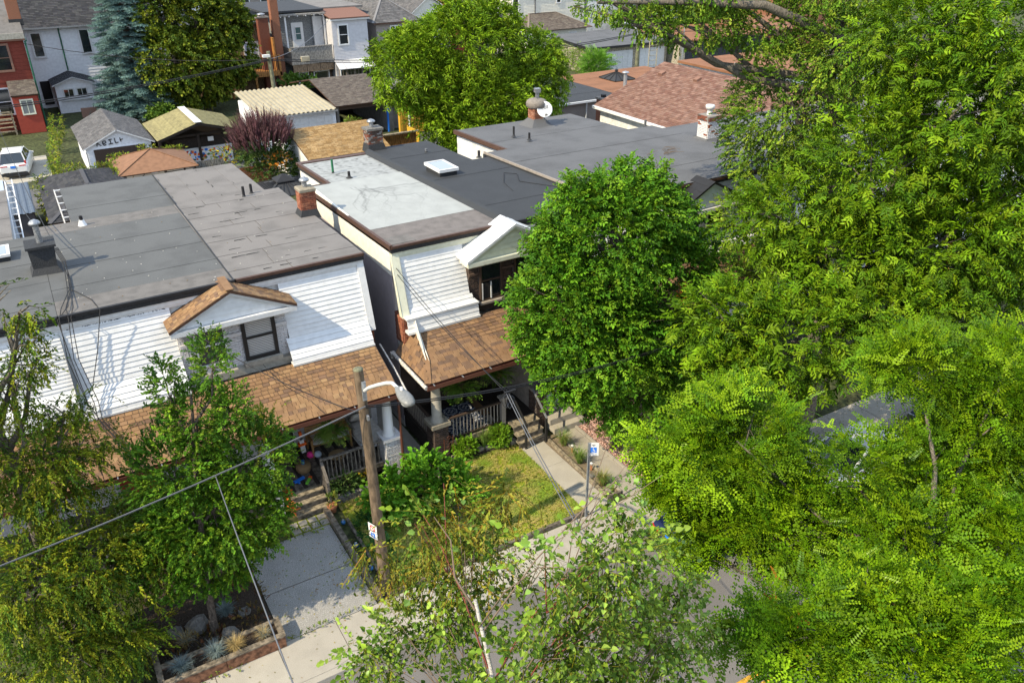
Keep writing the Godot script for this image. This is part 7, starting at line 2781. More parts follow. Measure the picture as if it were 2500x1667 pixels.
	t = thing("house", "rust red flat fronted house glimpsed above the peach tree", "house", P(48.5, 0, 97))
	block(t, 47, 50.2, 94, 102, 0, 6.4, M.wall_red_bright)
	sheet("roof", 46.8, 50.4, 93.6, 102, 6.6, M.roof_rust, .2, t)
	t = thing("house", "charcoal sided gable with a white downpipe above the peach tree", "house", P(52, 0, 97))
	block(t, 50.2, 54, 93.5, 102, 0, 5.6, M.siding_charcoal, .16)
	gable_wall(t, 50.2, 54, 93.48, 5.6, 7.2, M.siding_charcoal)
	gable_d(t, 49.9, 54.3, 93.2, 102, 5.5, 7.4, grey, M.trim_white, .36, .2)
	st = S()
	tube(st, [P(54.1, 5.5, 93.3), P(53.9, 5.0, 93.4), P(53.9, 0, 93.4)], .09, .09, 6)
	put("downpipe", st, M.frame_white, t)
	t = thing("house", "cream sided two storey house with a brown hip roofed extension", "house", P(60, 0, 96))
	block(t, 55, 66, 92, 103, 0, 8.2, M.siding_cream, .16)
	window(t, P(55.2, 4.6, 91.95), Vector3.RIGHT, .95, 2.4, M.frame_white, "hung", null, .12)
	window(t, P(61.6, 5.6, 91.95), Vector3.RIGHT, .8, 1.2, M.frame_white, "hung", null, .12)
	st = S()
	tube(st, [P(58.5, 8, 91.9), P(58.5, 4.2, 91.9)], .06, .06, 5)
	put("downpipe", st, M.siding_charcoal, t)
	gable_x(t, 54.6, 66.4, 91.6, 103.4, 8.2, 11, grey, .5, .3)
	block(t, 55.6, 64, 88.6, 92, 0, 3.0, M.siding_cream, .16, "extension")
	hip(t, 55.1, 64.6, 88.1, 95, 3.05, 4.6, 57.6, 61.6, 92, brown, .36, .2)
	window(t, P(61.4, 1.2, 88.55), Vector3.RIGHT, 1.1, 1.4, M.frame_white, "hung", null, .12)
	t = thing("house", "low cream wing with white roof edge between the peach tree and the ivy garage", "house extension", P(54, 0, 87))
	block(t, 52.4, 55.2, 84, 90, 0, 2.8, M.siding_cream, .16)
	sheet("roof", 52.1, 55.5, 83.7, 90, 3.0, M.frame_white, .2, t)
	t = thing("house", "tall white stucco house with ivy and a square dark window", "house", P(71, 0, 97))
	block(t, 66.6, 77, 92, 104, 0, 9.5, M.white_stucco)
	window(t, P(74.6, 3.6, 91.95), Vector3.RIGHT, 1.4, 1.6, M.frame_white, "plain", null, .1)
	sheet("roof", 66.2, 77.4, 91.6, 104, 9.7, M.roof_grey, .2, t)
	vine("ivy", "dark ivy climbing the white stucco house", P(72.5, 0, 91.7), [[P(72.3, 5, 91.8), Vector3(.6, 2.2, .2)], [P(73.6, 3.4, 91.8), Vector3(.9, .8, .2)]], 200, [Color(.05, .12, .02), Color(.07, .15, .02)], 171, 1.2)
	t = thing("house", "blue grey sided house behind the right hand garages", "house", P(91, 0, 99))
	block(t, 85.5, 96, 95, 105, 0, 7.5, M.siding_blue, .2)
	window(t, P(87, 4.5, 94.95), Vector3.RIGHT, 1.6, 1.8, M.frame_white, "hung", null, .14)
	window(t, P(90.5, 1.0, 94.95), Vector3.RIGHT, 1.6, 1.8, M.frame_white, "hung", null, .14)
	gable_x(t, 85, 96.5, 94.5, 105.5, 7.5, 10, dark, .5, .3)
	t = thing("house", "brick house with salmon roof far right behind the tree limb", "house", P(103, 0, 92))
	block(t, 97, 110, 88, 98, 0, 6, M.brick_orange_b)
	gable_x(t, 96.5, 110.5, 87.5, 98.5, 6, 9, ["rose_a", "rose_b", "rose_c"], .5, .3)
	# the far side of the next street, seen between the roofs
	var walls := [M.siding_pale, M.siding_cream, M.brick_orange_b, M.siding_white_b, M.siding_taupe]
	for i in 14:
		var x := -8.0 + i * 10.4
		t = thing("house", ["far pale house", "far cream house", "far orange brick house", "far white house", "far taupe house"][i % 5] + " " + ["beyond the red brick house", "above the dark shingled roof", "behind the blue spruce", "behind the brown board house", "behind the balcony house", "behind the taupe hip roof", "behind the pale gable", "behind the charcoal gable", "behind the cream house", "behind the tall stucco house", "left of the blue grey house", "behind the blue grey house", "behind the salmon roofed brick house", "at the far right behind the locust"][i], "house", P(x, 0, 128))
		block(t, x - 4.6, x + 4.6, 122, 132, 0, 6.5, walls[i % 5])
		gable_x(t, x - 4.9, x + 4.9, 121.5, 132.5, 6.5, 9.5, [dark, brown, grey][i % 3], .6, .4)
		for k in 3: window(t, P(x - 3.6 + k * 2.6, 3.8, 121.96), Vector3.RIGHT, 1.2, 1.8, M.frame_white, "plain", null, .14)

func st_box(t: Node, called: String, x0: float, x1: float, y0: float, y1: float, d0: float, d1: float, m: Material):
	var st := S()
	bx(st, x0, x1, y0, y1, d0, d1)
	return put(called, st, m, t)
# ---------- trees ----------
func spruce(label: String, at: Vector3, h: float, r: float, n_tiers: int, tones: Array, sd: int):
	var t := thing("spruce_tree", label, "tree", at)
	var g := RandomNumberGenerator.new()
	g.seed = sd
	var st := S()
	tube(st, [at, at + Vector3(0, h * .5, 0), at + Vector3(0, h, 0)], .28, .03, 8)
	put("trunk", st, M.bark, t)
	var xfs := []
	var cols := []
	st = S()
	for i in n_tiers:
		var f := (i + .5) / n_tiers
		var y := .5 + h * .97 * f
		var rad := r * pow(1.0 - f, .8) * g.randf_range(.85, 1.12) + .1
		var nb := int(lerpf(13, 5, f))
		for b in nb:
			var a := TAU * (b + g.randf()) / nb
			var o := Vector3(cos(a), 0, sin(a))
			var ln := rad * g.randf_range(.75, 1.15)
			var base := at + Vector3(0, y, 0)
			var tip := base + o * ln + Vector3(0, -ln * .22, 0)
			tube(st, [base, base.lerp(tip, .5) + Vector3(0, .02, 0), tip], .03, .01, 4, false)
			var k := int(ln / .28) + 2
			for j in k:
				var u := (j + .6) / k
				if u < .22: continue
				for s in 3:
					var side := (s - 1) * .85 + g.randf_range(-.3, .3)
					var dir := (o.rotated(Vector3.UP, side) + Vector3(0, g.randf_range(-.1, .3) - .15 + .25 * u, 0)).normalized()
					var p := base.lerp(tip, u) + Vector3(0, g.randf_range(-.05, .08), 0)
					var sc := g.randf_range(.55, .85) * (1.0 if f < .85 else .7)
					xfs.append(Transform3D(Basis.looking_at(dir, Vector3.UP).scaled(V3(sc)), p))
					cols.append(tones[g.randi() % tones.size()] * g.randf_range(.75, 1.25))
	put("branch", st, M.twig, t)
	scatter("needles", t, needles("spruce", 1.0, 33), M.leaf_matt, xfs, cols)

func lone_leaves(t: Node, called: String, lobes: Array, n: int, size: float, aspect: float, mats: Array, sd: int, given: Mesh = null):
	# the largest single leaves, each a part
	var g := RandomNumberGenerator.new()
	g.seed = sd
	var ms := []
	for i in 3:
		var st := S()
		leaf_shape(st, Vector3.ZERO, Vector3(0, -.2, -1).normalized(), Vector3.UP, 1.0, aspect * (.9 + .1 * i), Color.WHITE, .12 + .1 * i)
		st.generate_normals()
		ms.append(st.commit())
	for i in n:
		var e: Array = lobes[i % lobes.size()]
		var d := Vector3(g.randfn(), absf(g.randfn()) * .9, g.randfn()).normalized()
		var r: Vector3 = e[1]
		var c: Vector3 = e[0]
		var p := c + d * r * g.randf_range(.85, 1.12)
		var o := (d + Vector3(g.randfn(), g.randfn() - .4, g.randfn()) * .6).normalized()
		var s := size * g.randf_range(.7, 1.2)
		inst(called, given if given else ms[i % 3], M[mats[g.randi() % mats.size()]], t, Transform3D(Basis.looking_at(o, Vector3(.1, 1, .1)).rotated(o, g.randf_range(-1, 1)).scaled(V3(s)), p))

func trees():
	var sp := sprig("sprig", 10, .36, .115, .62, .25, 1)
	var sp2 := sprig("sprig_fine", 12, .34, .085, .6, .2, 2)
	var bi := sprig("sprig_birch", 7, .34, .085, .78, .9, 6)
	var fr := frond("locust", 4, .30, 7, 4)
	# street side
	var lobes := [[P(14.7, 7.6, 18.5), Vector3(2.4, 1.9, 1.9)], [P(12.75, 5.7, 18.3), Vector3(1.55, 2.0, 1.6)], [P(17.0, 5.0, 18.6), Vector3(2.05, 2.7, 2.1)], [P(14.0, 4.7, 17.8), Vector3(2.3, 1.95, 1.95)], [P(15.4, 2.6, 17.6), Vector3(1.95, 1.5, 1.6)], [P(15.8, 8.6, 18.8), Vector3(.75, .8, .7)], [P(13.2, 8.7, 18.6), Vector3(.55, .7, .55)], [P(12.7, 7.4, 18.8), Vector3(.8, .9, .8)], [P(12.3, 4.3, 18.2), Vector3(.8, .75, .73)], [P(14.4, 8.6, 18.6), Vector3(.6, .6, .6)], [P(15.3, 9.3, 18.8), Vector3(.3, .5, .3)], [P(13.1, 9.4, 18.6), Vector3(.22, .4, .22)], [P(11.8, 6.5, 18.4), Vector3(.4, .4, .4)], [P(11.4, 5.2, 18.3), Vector3(.4, .35, .4)], [P(16.9, 7.8, 18.9), Vector3(.9, .8, .8)], [P(13.2, 3.3, 17.6), Vector3(.8, .5, .7)], [P(12.0, 7.1, 18.3), Vector3(.42, .3, .4)], [P(14.0, 9.3, 18.4), Vector3(.32, .42, .32)], [P(16.5, 9.0, 19.0), Vector3(.4, .5, .4)], [P(12.1, 3.3, 17.6), Vector3(.5, .3, .4)], [P(12.4, 8.3, 18.7), Vector3(.32, .42, .32)], [P(17.6, 7.2, 18.9), Vector3(.7, .7, .7)]]
	var t := thing("broadleaf_tree", "dense dark green tree standing before the porch of the middle houses", "tree", P(15.1, 0, 18.3))
	limbs(t, P(15.1, 0, 18.3), P(14.8, 8.2, 18.5), .19, lobes, M.bark, 101)
	crown("crown", t, sp, M.leaf, lobes, 16000, .95, [Color(.06, .165, .008), Color(.08, .20, .010), Color(.11, .24, .012), Color(.045, .13, .008), Color(.13, .24, .012)], 102, .36, .8, .25, .1, .35)
	crown("dead_leaves", t, sp, M.leaf_matt, [[P(16.1, 5.9, 16.8), Vector3(.1, .45, .1)]], 16, .6, [Color(.42, .14, .02)], 103, 0, 1, .9, 0, .1)
	lobes = [[P(23.9, 8.8, 21.5), Vector3(1.6, 2.3, 1.8)], [P(22.7, 5.7, 20.3), Vector3(1.4, 1.6, 1.5)], [P(20.6, 13.0, 22.0), Vector3(2.0, .8, 1.4)], [P(17.3, 13.7, 22.5), Vector3(1.6, .38, .9)], [P(23.4, 10.4, 20.0), Vector3(2.15, 2.5, 2.07)], [P(24.8, 6.2, 19.5), Vector3(2.6, 2.4, 2.2)], [P(24.6, 12.2, 18.5), Vector3(2.3, 1.5, 1.7)], [P(22.9, 12.8, 21.0), Vector3(1.5, 1.0, 1.1)], [P(23.1, 3.9, 19.0), Vector3(2.2, 1.3, 1.6)], [P(18.2, 13.2, 22.0), Vector3(1.0, .5, .7)], [P(21.0, 14.2, 22), Vector3(2.4, 1.0, 1.6)], [P(25.5, 14.5, 20), Vector3(3, 1.5, 2.4)], [P(28, 9, 20), Vector3(2.4, 3.5, 2.5)]]
	t = thing("maple_tree", "tall maple with thick mossy limb reaching over the grey roofs at the right", "tree", P(26.2, 0, 19.2))
	limbs(t, P(26.2, 0, 19.2), P(25.0, 12.5, 19.8), .42, lobes, M.bark_pale, 111, 6, Vector3(.3, 0, 0), .35)
	var lst := S()
	tube(lst, [P(25.9, 9.5, 19.4), P(25.6, 12.1, 19.6), P(23.6, 12.9, 20.0), P(21.7, 13.6, 20.2), P(19.5, 13.7, 21.6), P(16.5, 13.8, 22.3)], .3, .05, 8)
	put("limb", lst, M.bark_pale, t)
	crown("crown", t, sp2, M.leaf, lobes, 15500, .95, [Color(.10, .20, .014), Color(.15, .255, .02), Color(.07, .15, .012), Color(.20, .28, .025)], 112, .26, .8, .2, .35)
	lobes = [[P(20.5, 9.8, 14.0), Vector3(2.3, 2.1, 1.92)], [P(22.0, 11.7, 13.0), Vector3(2.43, 2.3, 2.09)], [P(21.9, 7.8, 12.5), Vector3(2.6, 2.0, 2.0)], [P(16.9, 6.0, 13.0), Vector3(2.5, 1.6, 1.9)], [P(24.1, 4.9, 11.5), Vector3(2.2, 2.0, 2.0)], [P(14.9, 5.2, 13.0), Vector3(1.5, 1.1, 1.3)], [P(19.5, 6.6, 12.0), Vector3(2.3, .8, 1.5)], [P(21.8, 13.2, 14.5), Vector3(2.25, 1.6, 1.7)], [P(24.1, 9.0, 12.0), Vector3(1.8, 2.4, 1.9)], [P(19.7, 7.4, 14.0), Vector3(2.0, 1.5, 1.6)], [P(15.1, 6.4, 14.2), Vector3(1.3, 1.2, 1.2)], [P(18.4, 8.4, 15.5), Vector3(1.4, 1.3, 1.4)], [P(25.5, 12.5, 13), Vector3(2.5, 2.8, 2.4)], [P(25, 7, 13.5), Vector3(2.6, 2.4, 2.4)]]
	t = thing("locust_tree", "spreading honey locust on the far pavement with feathery yellow green leaves", "tree", P(20.6, 0, 15.0))
	limbs(t, P(20.6, 0, 15.0), P(21.0, 11.0, 13.6), .24, lobes, M.bark_pale, 121, 4, Vector3(-.2, 0, 0), .32)
	crown("crown", t, sprig("locust_far", 9, .34, .17, .34, .25, 41), M.leaf, lobes, 17000, 1.0, [Color(.075, .155, .004), Color(.105, .195, .005), Color(.05, .115, .004), Color(.145, .235, .008)], 122, .42, 1.0, .2, .25, .35)
	lobes = [[P(9.3, 8.3, 8.0), Vector3(1.3, .9, .96)], [P(9.8, 7.0, 7.0), Vector3(1.2, .6, .9)], [P(14.4, 7.2, 6.5), Vector3(1.3, 1.0, 1.1)], [P(11.0, 7.7, 7.0), Vector3(1.2, .75, .9), .42], [P(12.6, 7.3, 6.4), Vector3(1.2, .9, 1.0), .7], [P(13.0, 6.2, 6.2), Vector3(1.0, .6, .8)], [P(9.9, 7.5, 7.4), Vector3(.8, .5, .6)], [P(8.8, 7.7, 8.4), Vector3(.6, .7, .6)], [P(10.9, 7.2, 5.6), Vector3(1.2, .55, .8)], [P(12.7, 6.5, 5.0), Vector3(1.1, 1.1, 1.0)], [P(9.5, 7.0, 4.3), Vector3(1.5, .7, 1.0)], [P(7.8, 7.4, 5.0), Vector3(.9, .65, .75)], [P(11.4, 5.9, 3.8), Vector3(1.0, .8, .8)], [P(14.5, 8.5, 6.5), Vector3(1.4, 1.2, 1.2)], [P(13.2, 8.9, 7.4), Vector3(1.0, .7, .9)], [P(9.2, 8.0, 8.6), Vector3(.96, .85, .8)], [P(8.6, 7.3, 8.6), Vector3(.55, .7, .57)], [P(9.9, 7.2, 8.0), Vector3(1.1, .7, .8)], [P(8.5, 8.1, 9.0), Vector3(.44, .6, .46)], [P(10.4, 6.6, 6.8), Vector3(1.0, .5, .7)], [P(15.4, 5.9, 6.5), Vector3(1.36, 1.0, 1.0)], [P(9.1, 7.2, 5.0), Vector3(.95, .5, .65)], [P(11.0, 6.8, 4.2), Vector3(1.0, .65, .75)], [P(7.5, 6.9, 5.5), Vector3(.7, .4, .5)], [P(12.6, 5.8, 7.0), Vector3(1.1, .6, .8)], [P(8.7, 6.9, 8.3), Vector3(.8, .4, .6)], [P(9.3, 6.6, 8.0), Vector3(.7, .45, .6)], [P(8.6, 6.4, 8.0), Vector3(.65, .45, .5)], [P(10.2, 6.2, 7.4), Vector3(.9, .5, .7)], [P(12.2, 6.0, 5.6), Vector3(1.0, .7, .8)]]
	t = thing("locust_tree", "near honey locust with large feathery fronds filling the lower right", "tree", P(11.6, 0, 2.4))
	limbs(t, P(11.6, 0, 2.4), P(11.2, 7.5, 5.4), .15, lobes, M.bark_pale, 131, 3, Vector3(.2, 0, 0), .35)
	crown("crown", t, fr, M.leaf, lobes, 9600, 1.12, [Color(.075, .16, .003), Color(.11, .205, .004), Color(.045, .11, .003), Color(.16, .26, .006)], 132, .46, 1.0, .1, .3, .15)
	lone_leaves(t, "frond", lobes, 300, .34, 1.0, ["frond_pale", "frond_mid", "frond_deep"], 134, frond("frond_one", 1, 1.0, 9, 19))
	crown("yellow_leaves", t, fr, M.leaf, [[P(7.9, 7.6, 5.5), Vector3(.5, .12, .4)]], 5, .6, [Color(.55, .33, .02), Color(.5, .16, .02)], 133, 0, 1, .2, .3, .2)
	# birch at the bottom of the picture
	lobes = [[P(2.85, 10.6, 6.2), Vector3(.5, .26, .4), .55], [P(3.0, 10.0, 6.0), Vector3(.7, .3, .5), .8], [P(2.95, 11.2, 4.5), Vector3(.3, .42, .3)], [P(4.35, 11.0, 5.0), Vector3(.15, .26, .17)], [P(4.0, 10.4, 4.9), Vector3(.5, .5, .45)], [P(2.9, 9.2, 6.3), Vector3(.8, .35, .6)], [P(3.3, 9.9, 4.7), Vector3(.75, .38, .5)], [P(2.4, 8.9, 6.4), Vector3(.7, .35, .5)], [P(4.6, 8.9, 5.0), Vector3(.7, .5, .55)], [P(5.3, 8.6, 5.3), Vector3(.5, .5, .5)], [P(2.8, 9.4, 5.0), Vector3(.7, .22, .45)], [P(1.9, 9.1, 6.0), Vector3(.42, .16, .3)], [P(3.0, 7.8, 5.6), Vector3(1.3, .6, 1.0)], [P(3.2, 6.4, 5.0), Vector3(1.4, .7, 1.1)], [P(4.3, 10.4, 5.2), Vector3(.5, .4, .4)], [P(5.5, 9.1, 5.6), Vector3(.45, .48, .42)], [P(4.0, 9.8, 5.0), Vector3(.6, .4, .45)], [P(6.1, 7.6, 5.6), Vector3(.5, .5, .46)], [P(5.4, 7.6, 5.4), Vector3(.7, .3, .44)], [P(1.9, 9.0, 6.4), Vector3(.35, .28, .29)], [P(3.5, 9.1, 5.0), Vector3(.85, .2, .48)], [P(4.45, 11.05, 5.2), Vector3(.13, .22, .14)], [P(2.9, 9.5, 4.7), Vector3(.55, .22, .4)], [P(3.6, 9.0, 4.6), Vector3(.7, .25, .5)]]
	t = thing("birch_tree", "birch with white trunk, red twigs and pale round leaves at the bottom edge", "tree", P(3.2, 0, 2.7))
	limbs(t, P(3.2, 0, 2.7), P(2.75, 10.3, 5.4), .062, [], M.bark_birch, 141)
	var lead := S()
	tube(lead, [P(2.75, 10.2, 5.37), P(2.65, 10.5, 5.6), P(2.72, 10.8, 5.8), P(2.64, 11.0, 6.0)], .016, .004, 6)
	put("limb", lead, M.twig, t)
	var g := RandomNumberGenerator.new()
	g.seed = 142
	for i in 18:
		var e: Array = lobes[i % lobes.size()]
		var c: Vector3 = e[0]
		var st := S()
		var c2 := c + Vector3(g.randf_range(-.3, .3), g.randf_range(.1, .5), g.randf_range(-.3, .3))
		var kk := clampf((c.y - 1.1) / 10.3, .3, .97)
		var a2 := P(3.2, 0, 2.7).lerp(P(2.75, 10.3, 5.4), kk)
		tube(st, [a2, a2.lerp(c2, .35) + Vector3(0, .22, 0), a2.lerp(c2, .75) + Vector3(0, .2, 0), c2], .010, .003, 5)
		for q in 3: tube(st, [a2.lerp(c2, .6), c2 + Vector3(g.randf_range(-.4, .4), g.randf_range(-.1, .3), g.randf_range(-.4, .4))], .008, .003, 4, false)
		put("limb", st, M.twig_red if i % 4 == 0 else M.twig, t)
	crown("crown", t, bi, M.leaf, lobes, 2350, .85, [Color(.13, .215, .022), Color(.08, .15, .014), Color(.20, .29, .04), Color(.055, .105, .01), Color(.16, .24, .02)], 143, .40, 1.3, .1, .5, .15)
	crown("catkin_shoots", t, sprig("sprig_catkin", 9, .3, .06, .5, 1.1, 61), M.leaf, [[P(2.85, 10.7, 6.2), Vector3(.62, .3, .45)], [P(2.5, 9.9, 6.5), Vector3(.4, .35, .35)], [P(3.2, 10.1, 6.1), Vector3(.7, .35, .5)], [P(2.1, 10.4, 6.5), Vector3(.28, .2, .25)], [P(3.5, 11.0, 5.9), Vector3(.35, .25, .3)]], 460, .8, [Color(.15, .165, .015), Color(.09, .125, .012), Color(.22, .20, .02), Color(.06, .09, .01)], 145, .2, 1.6, .1, .6, .1)
	lone_leaves(t, "leaf", lobes, 300, .082, .8, ["leaf_pale", "leaf_mid", "leaf_deep"], 144)
	# left edge
	lobes = [[P(-1.5, 5.6, 17.8), Vector3(1.4, 1.3, 1.3)], [P(-1.5, 7.8, 17.5), Vector3(.5, .8, .6), .7], [P(-1.0, 2.9, 17.4), Vector3(1.9, 1.5, 1.5)], [P(-2.3, 3.2, 16.8), Vector3(1.4, 1.5, 1.3)], [P(-.9, 1.2, 16.3), Vector3(1.0, .9, .7)], [P(-1.15, 10.0, 17.5), Vector3(.3, .12, .25), .6], [P(.1, 2.8, 18.2), Vector3(.9, 1.1, .9)], [P(-.7, 7.0, 17.6), Vector3(.9, .2, .5)], [P(-2.1, 1.7, 16.2), Vector3(1.6, .9, .9)], [P(-.9, 9.5, 17.4), Vector3(.4, .12, .3)], [P(-1.1, 8.9, 17.4), Vector3(.45, .2, .35)], [P(-.6, 6.1, 17.6), Vector3(1.0, .2, .5)], [P(-1.0, 8.3, 17.4), Vector3(.5, .2, .4)], [P(-2.8, 7.5, 17.6), Vector3(.8, 2.2, .9)]]
	t = thing("drooping_tree", "yellow green drooping tree at the left edge before the porch roofs", "tree", P(-2.2, 0, 18.4))
	limbs(t, P(-2.2, 0, 18.4), P(-2.2, 9.6, 17.6), .2, lobes, M.bark_pale, 151, 7, Vector3(.25, 0, 0), .1)
	crown("crown", t, sprig("sprig_droop", 12, .36, .085, .5, .7, 7), M.leaf, lobes, 6200, .9, [Color(.12, .17, .008), Color(.07, .125, .008), Color(.19, .215, .012), Color(.04, .085, .007)], 152, .5, 1.3, .1, .5, .2)
	lobes = [[P(1.8, 6.1, 17.3), Vector3(.65, .7, .7)], [P(1.35, 7.0, 17.35), Vector3(.26, .75, .3)], [P(2.4, 7.5, 17.2), Vector3(.3, .7, .3)], [P(1.1, 4.8, 17.4), Vector3(1.1, 1.0, 1.0)], [P(2.7, 4.8, 17.0), Vector3(1.0, 1.0, .95)], [P(1.7, 3.5, 17.1), Vector3(1.75, 1.2, 1.3)], [P(2.5, 2.9, 16.9), Vector3(.8, .8, .7)], [P(.6, 2.5, 17.3), Vector3(1.2, 1.0, 1.0)], [P(1.5, 1.9, 17.1), Vector3(1.0, .55, .7)], [P(2.5, 6.2, 17.0), Vector3(.45, .6, .45)]]
	t = thing("young_tree", "young leafy tree with upright shoots between the porch roof and the driveway", "tree", P(1.1, 0, 16.9))
	limbs(t, P(1.1, 0, 16.9), P(1.8, 6.8, 17.2), .1, lobes, M.bark, 161, 5, Vector3(-.1, 0, 0), .25)
	crown("crown", t, sp2, M.leaf, lobes, 6000, .85, [Color(.06, .15, .009), Color(.09, .195, .012), Color(.14, .235, .014), Color(.04, .10, .008)], 162, .22, 1.0, .45, .05, .45)
	lobes = [[P(3.4, 5.6, 17.2), Vector3(.35, .45, .35)], [P(3.3, 4.9, 17.3), Vector3(.4, .5, .4)]]
	crown("yellow_leaves", t, sp2, M.leaf, lobes, 60, .8, [Color(.33, .30, .02), Color(.20, .24, .02)], 163, 0, 1, .4, 0, .3)
	# bushes of the lawn
	t = thing("lilac_bush", "large heart leaved bush on the lawn just right of the wooden pole", "shrub", P(8.0, 0, 18.6))
	lobes = [[P(8.0, .85, 18.5), Vector3(1.15, .65, .8)], [P(6.9, .8, 18.7), Vector3(.65, .65, .6)], [P(8.7, .6, 17.9), Vector3(.75, .5, .6)], [P(8.1, 1.3, 18.8), Vector3(.5, .35, .4)]]
	crown("foliage", t, sprig("sprig_heart", 8, .32, .14, .8, .3, 12), M.leaf, lobes, 760, 1.0, [Color(.09, .22, .012), Color(.13, .28, .016), Color(.06, .16, .01)], 172, .1, 1, .4, .05, .4)
	var st := S()
	for i in 8: tube(st, [P(8.0, -.02, 18.6), P(8 + rr(-.5, .5), .8, 18.6 + rr(-.4, .4)), P(8 + rr(-1, 1), 1.6, 18.6 + rr(-.7, .7))], .025, .008, 5)
	put("stem", st, M.twig, t)
	t = thing("low_plants", "dark ground plants in the strip left of the wooden pole", "plant", P(5.9, 0, 18))
	crown("foliage", t, sprig("sprig_heart", 8, .32, .14, .8, .3, 12), M.leaf, [[P(5.95, .1, 18.0), Vector3(.3, .14, 1.3)]], 110, .7, [Color(.03, .09, .02), Color(.05, .12, .02)], 173, 0, 1, .6)
	t = thing("bed_plants", "reddish brown ground cover in the shaded garden bed", "plant", P(1.9, 0, 18))
	crown("foliage", t, sprig("small", 8, .16, .055, .62, .1, 3), M.leaf, [[P(2.05, .06, 17.6), Vector3(.45, .16, 1.4)], [P(.6, .05, 16.6), Vector3(.9, .12, .5)]], 420, .9, [Color(.13, .055, .025), Color(.09, .07, .02), Color(.18, .12, .03)], 174, .1, 1, .6)
	t = thing("verge_weeds", "green weeds along the joint between driveway and pavement", "plant", P(3.8, 0, 15.63))
	crown("foliage", t, sprig("small", 8, .16, .055, .62, .1, 3), M.leaf, [[P(3.8, .01, 15.63), Vector3(1.25, .05, .05)], [P(5.0, .05, 16.1), Vector3(.12, .1, .4)], [P(1.0, .03, 15.42), Vector3(.5, .1, .05)], [P(4.3, .03, 19.4), Vector3(.6, .05, .2)], [P(3.55, .1, 19.6), Vector3(.3, .2, .4)]], 330, .7, [Color(.13, .19, .02), Color(.20, .23, .03)], 175, 0, 1, .7)
	var xl := []
	var cl := []
	for i in 900:
		var q := P(rr(-1, 30), .006, rr(14.25, 15.6)) if i < 420 else (P(rr(2.6, 5), .006, rr(15.7, 19.3)) if i < 620 else P(rr(-3, 20), -.12, rr(12.9, 14.0)))
		xl.append(Transform3D(Basis(Vector3.UP, rr(0, TAU)).scaled(V3(rr(.03, .07))), q))
		cl.append([Color(.30, .24, .05), Color(.16, .13, .05), Color(.22, .12, .04), Color(.12, .17, .03)][i % 4])
	var ls := S()
	leaf_shape(ls, Vector3.ZERO, Vector3(0, .12, -1).normalized(), Vector3.UP, 1, .6, Color.WHITE, .1)
	ls.generate_normals()
	var litter := scatter("fallen_leaves", self, ls.commit(), M.leaf_matt, xl, cl)
	tag(litter, "dry fallen leaves strewn over pavement, driveway and gutter", "fallen leaves")
	# behind
	lobes = [[P(26.8, 7.9, 50.0), Vector3(4.0, 3.0, 3.2)], [P(22.8, 7.1, 50.5), Vector3(2.8, 2.3, 2.4)], [P(31.0, 5.7, 49.5), Vector3(2.5, 2.6, 2.3)], [P(27.1, 4.5, 49.0), Vector3(4.8, 2.8, 3.5)], [P(24.8, 5.7, 50.0), Vector3(2.2, 1.9, 2.0)], [P(27.1, 2.8, 48.0), Vector3(3.4, 1.7, 2.3)], [P(26.5, 10.2, 50.5), Vector3(1.2, 1.2, 1.1)], [P(22.9, 8.6, 51.0), Vector3(1.3, 1.0, 1.1)], [P(32.0, 7.4, 50.0), Vector3(1.4, 1.4, 1.3)], [P(28.6, 10.0, 50), Vector3(1.3, .9, 1.2)]]
	t = thing("peach_tree", "broad bright green tree in the back yards behind the black roof", "tree", P(27, 0, 50))
	limbs(t, P(27, 0, 50), P(27, 8, 50), .3, lobes, M.bark, 181)
	crown("crown", t, sprig("sprig_long", 9, .7, .3, .34, .4, 13), M.leaf, lobes, 10500, .95, [Color(.15, .255, .010), Color(.19, .30, .014), Color(.10, .19, .010)], 182, .22, .45, .2, .2)
	spruce("tall blue spruce with layered branches at the upper left", P(9.7, 0, 80.8), 15.5, 3.7, 30, [Color(.12, .21, .19), Color(.155, .25, .23), Color(.09, .16, .15)], 191)
	lobes = [[P(15.6, 7.4, 80.0), Vector3(3.9, 3.0, 3.1)], [P(13.4, 4.6, 79.0), Vector3(3.4, 2.9, 2.9)], [P(17.3, 5.2, 80.0), Vector3(2.9, 3.3, 2.8)], [P(14.4, 2.6, 79.0), Vector3(2.7, 1.7, 2.1)], [P(18.4, 7.3, 80.5), Vector3(2.0, 2.2, 2.0)], [P(12.4, 8.2, 80.0), Vector3(1.8, 1.8, 1.6)], [P(15, 10.5, 80.5), Vector3(2.6, 1.5, 2)]]
	t = thing("maple_tree", "olive green maple beside the blue spruce", "tree", P(15.3, 0, 80))
	limbs(t, P(15.3, 0, 80), P(15.5, 8, 80), .35, lobes, M.bark, 201)
	crown("crown", t, sprig("sprig_maple", 8, .8, .38, .9, .5, 14), M.leaf, lobes, 6800, .68, [Color(.12, .155, .012), Color(.08, .12, .01), Color(.165, .19, .015), Color(.05, .085, .01)], 202, .3, .4, .2, .4)
	lobes = [[P(77.4, 3.6, 88.0), Vector3(4.8, 2.8, 3.4)], [P(71.1, 2.6, 87.0), Vector3(2.6, 2.0, 2.1)], [P(83.1, 4.3, 88.0), Vector3(3.3, 2.3, 2.5)]]
	t = thing("broadleaf_tree", "rounded green trees before the tall white stucco house", "tree", P(77, 0, 88))
	limbs(t, P(77, 0, 88), P(77, 4, 88), .3, lobes, M.bark, 211)
	crown("crown", t, sprig("sprig_maple", 8, .8, .38, .9, .5, 14), M.leaf, lobes, 2200, 1.0, [Color(.06, .12, .015), Color(.09, .17, .02)], 212, .25, .4)
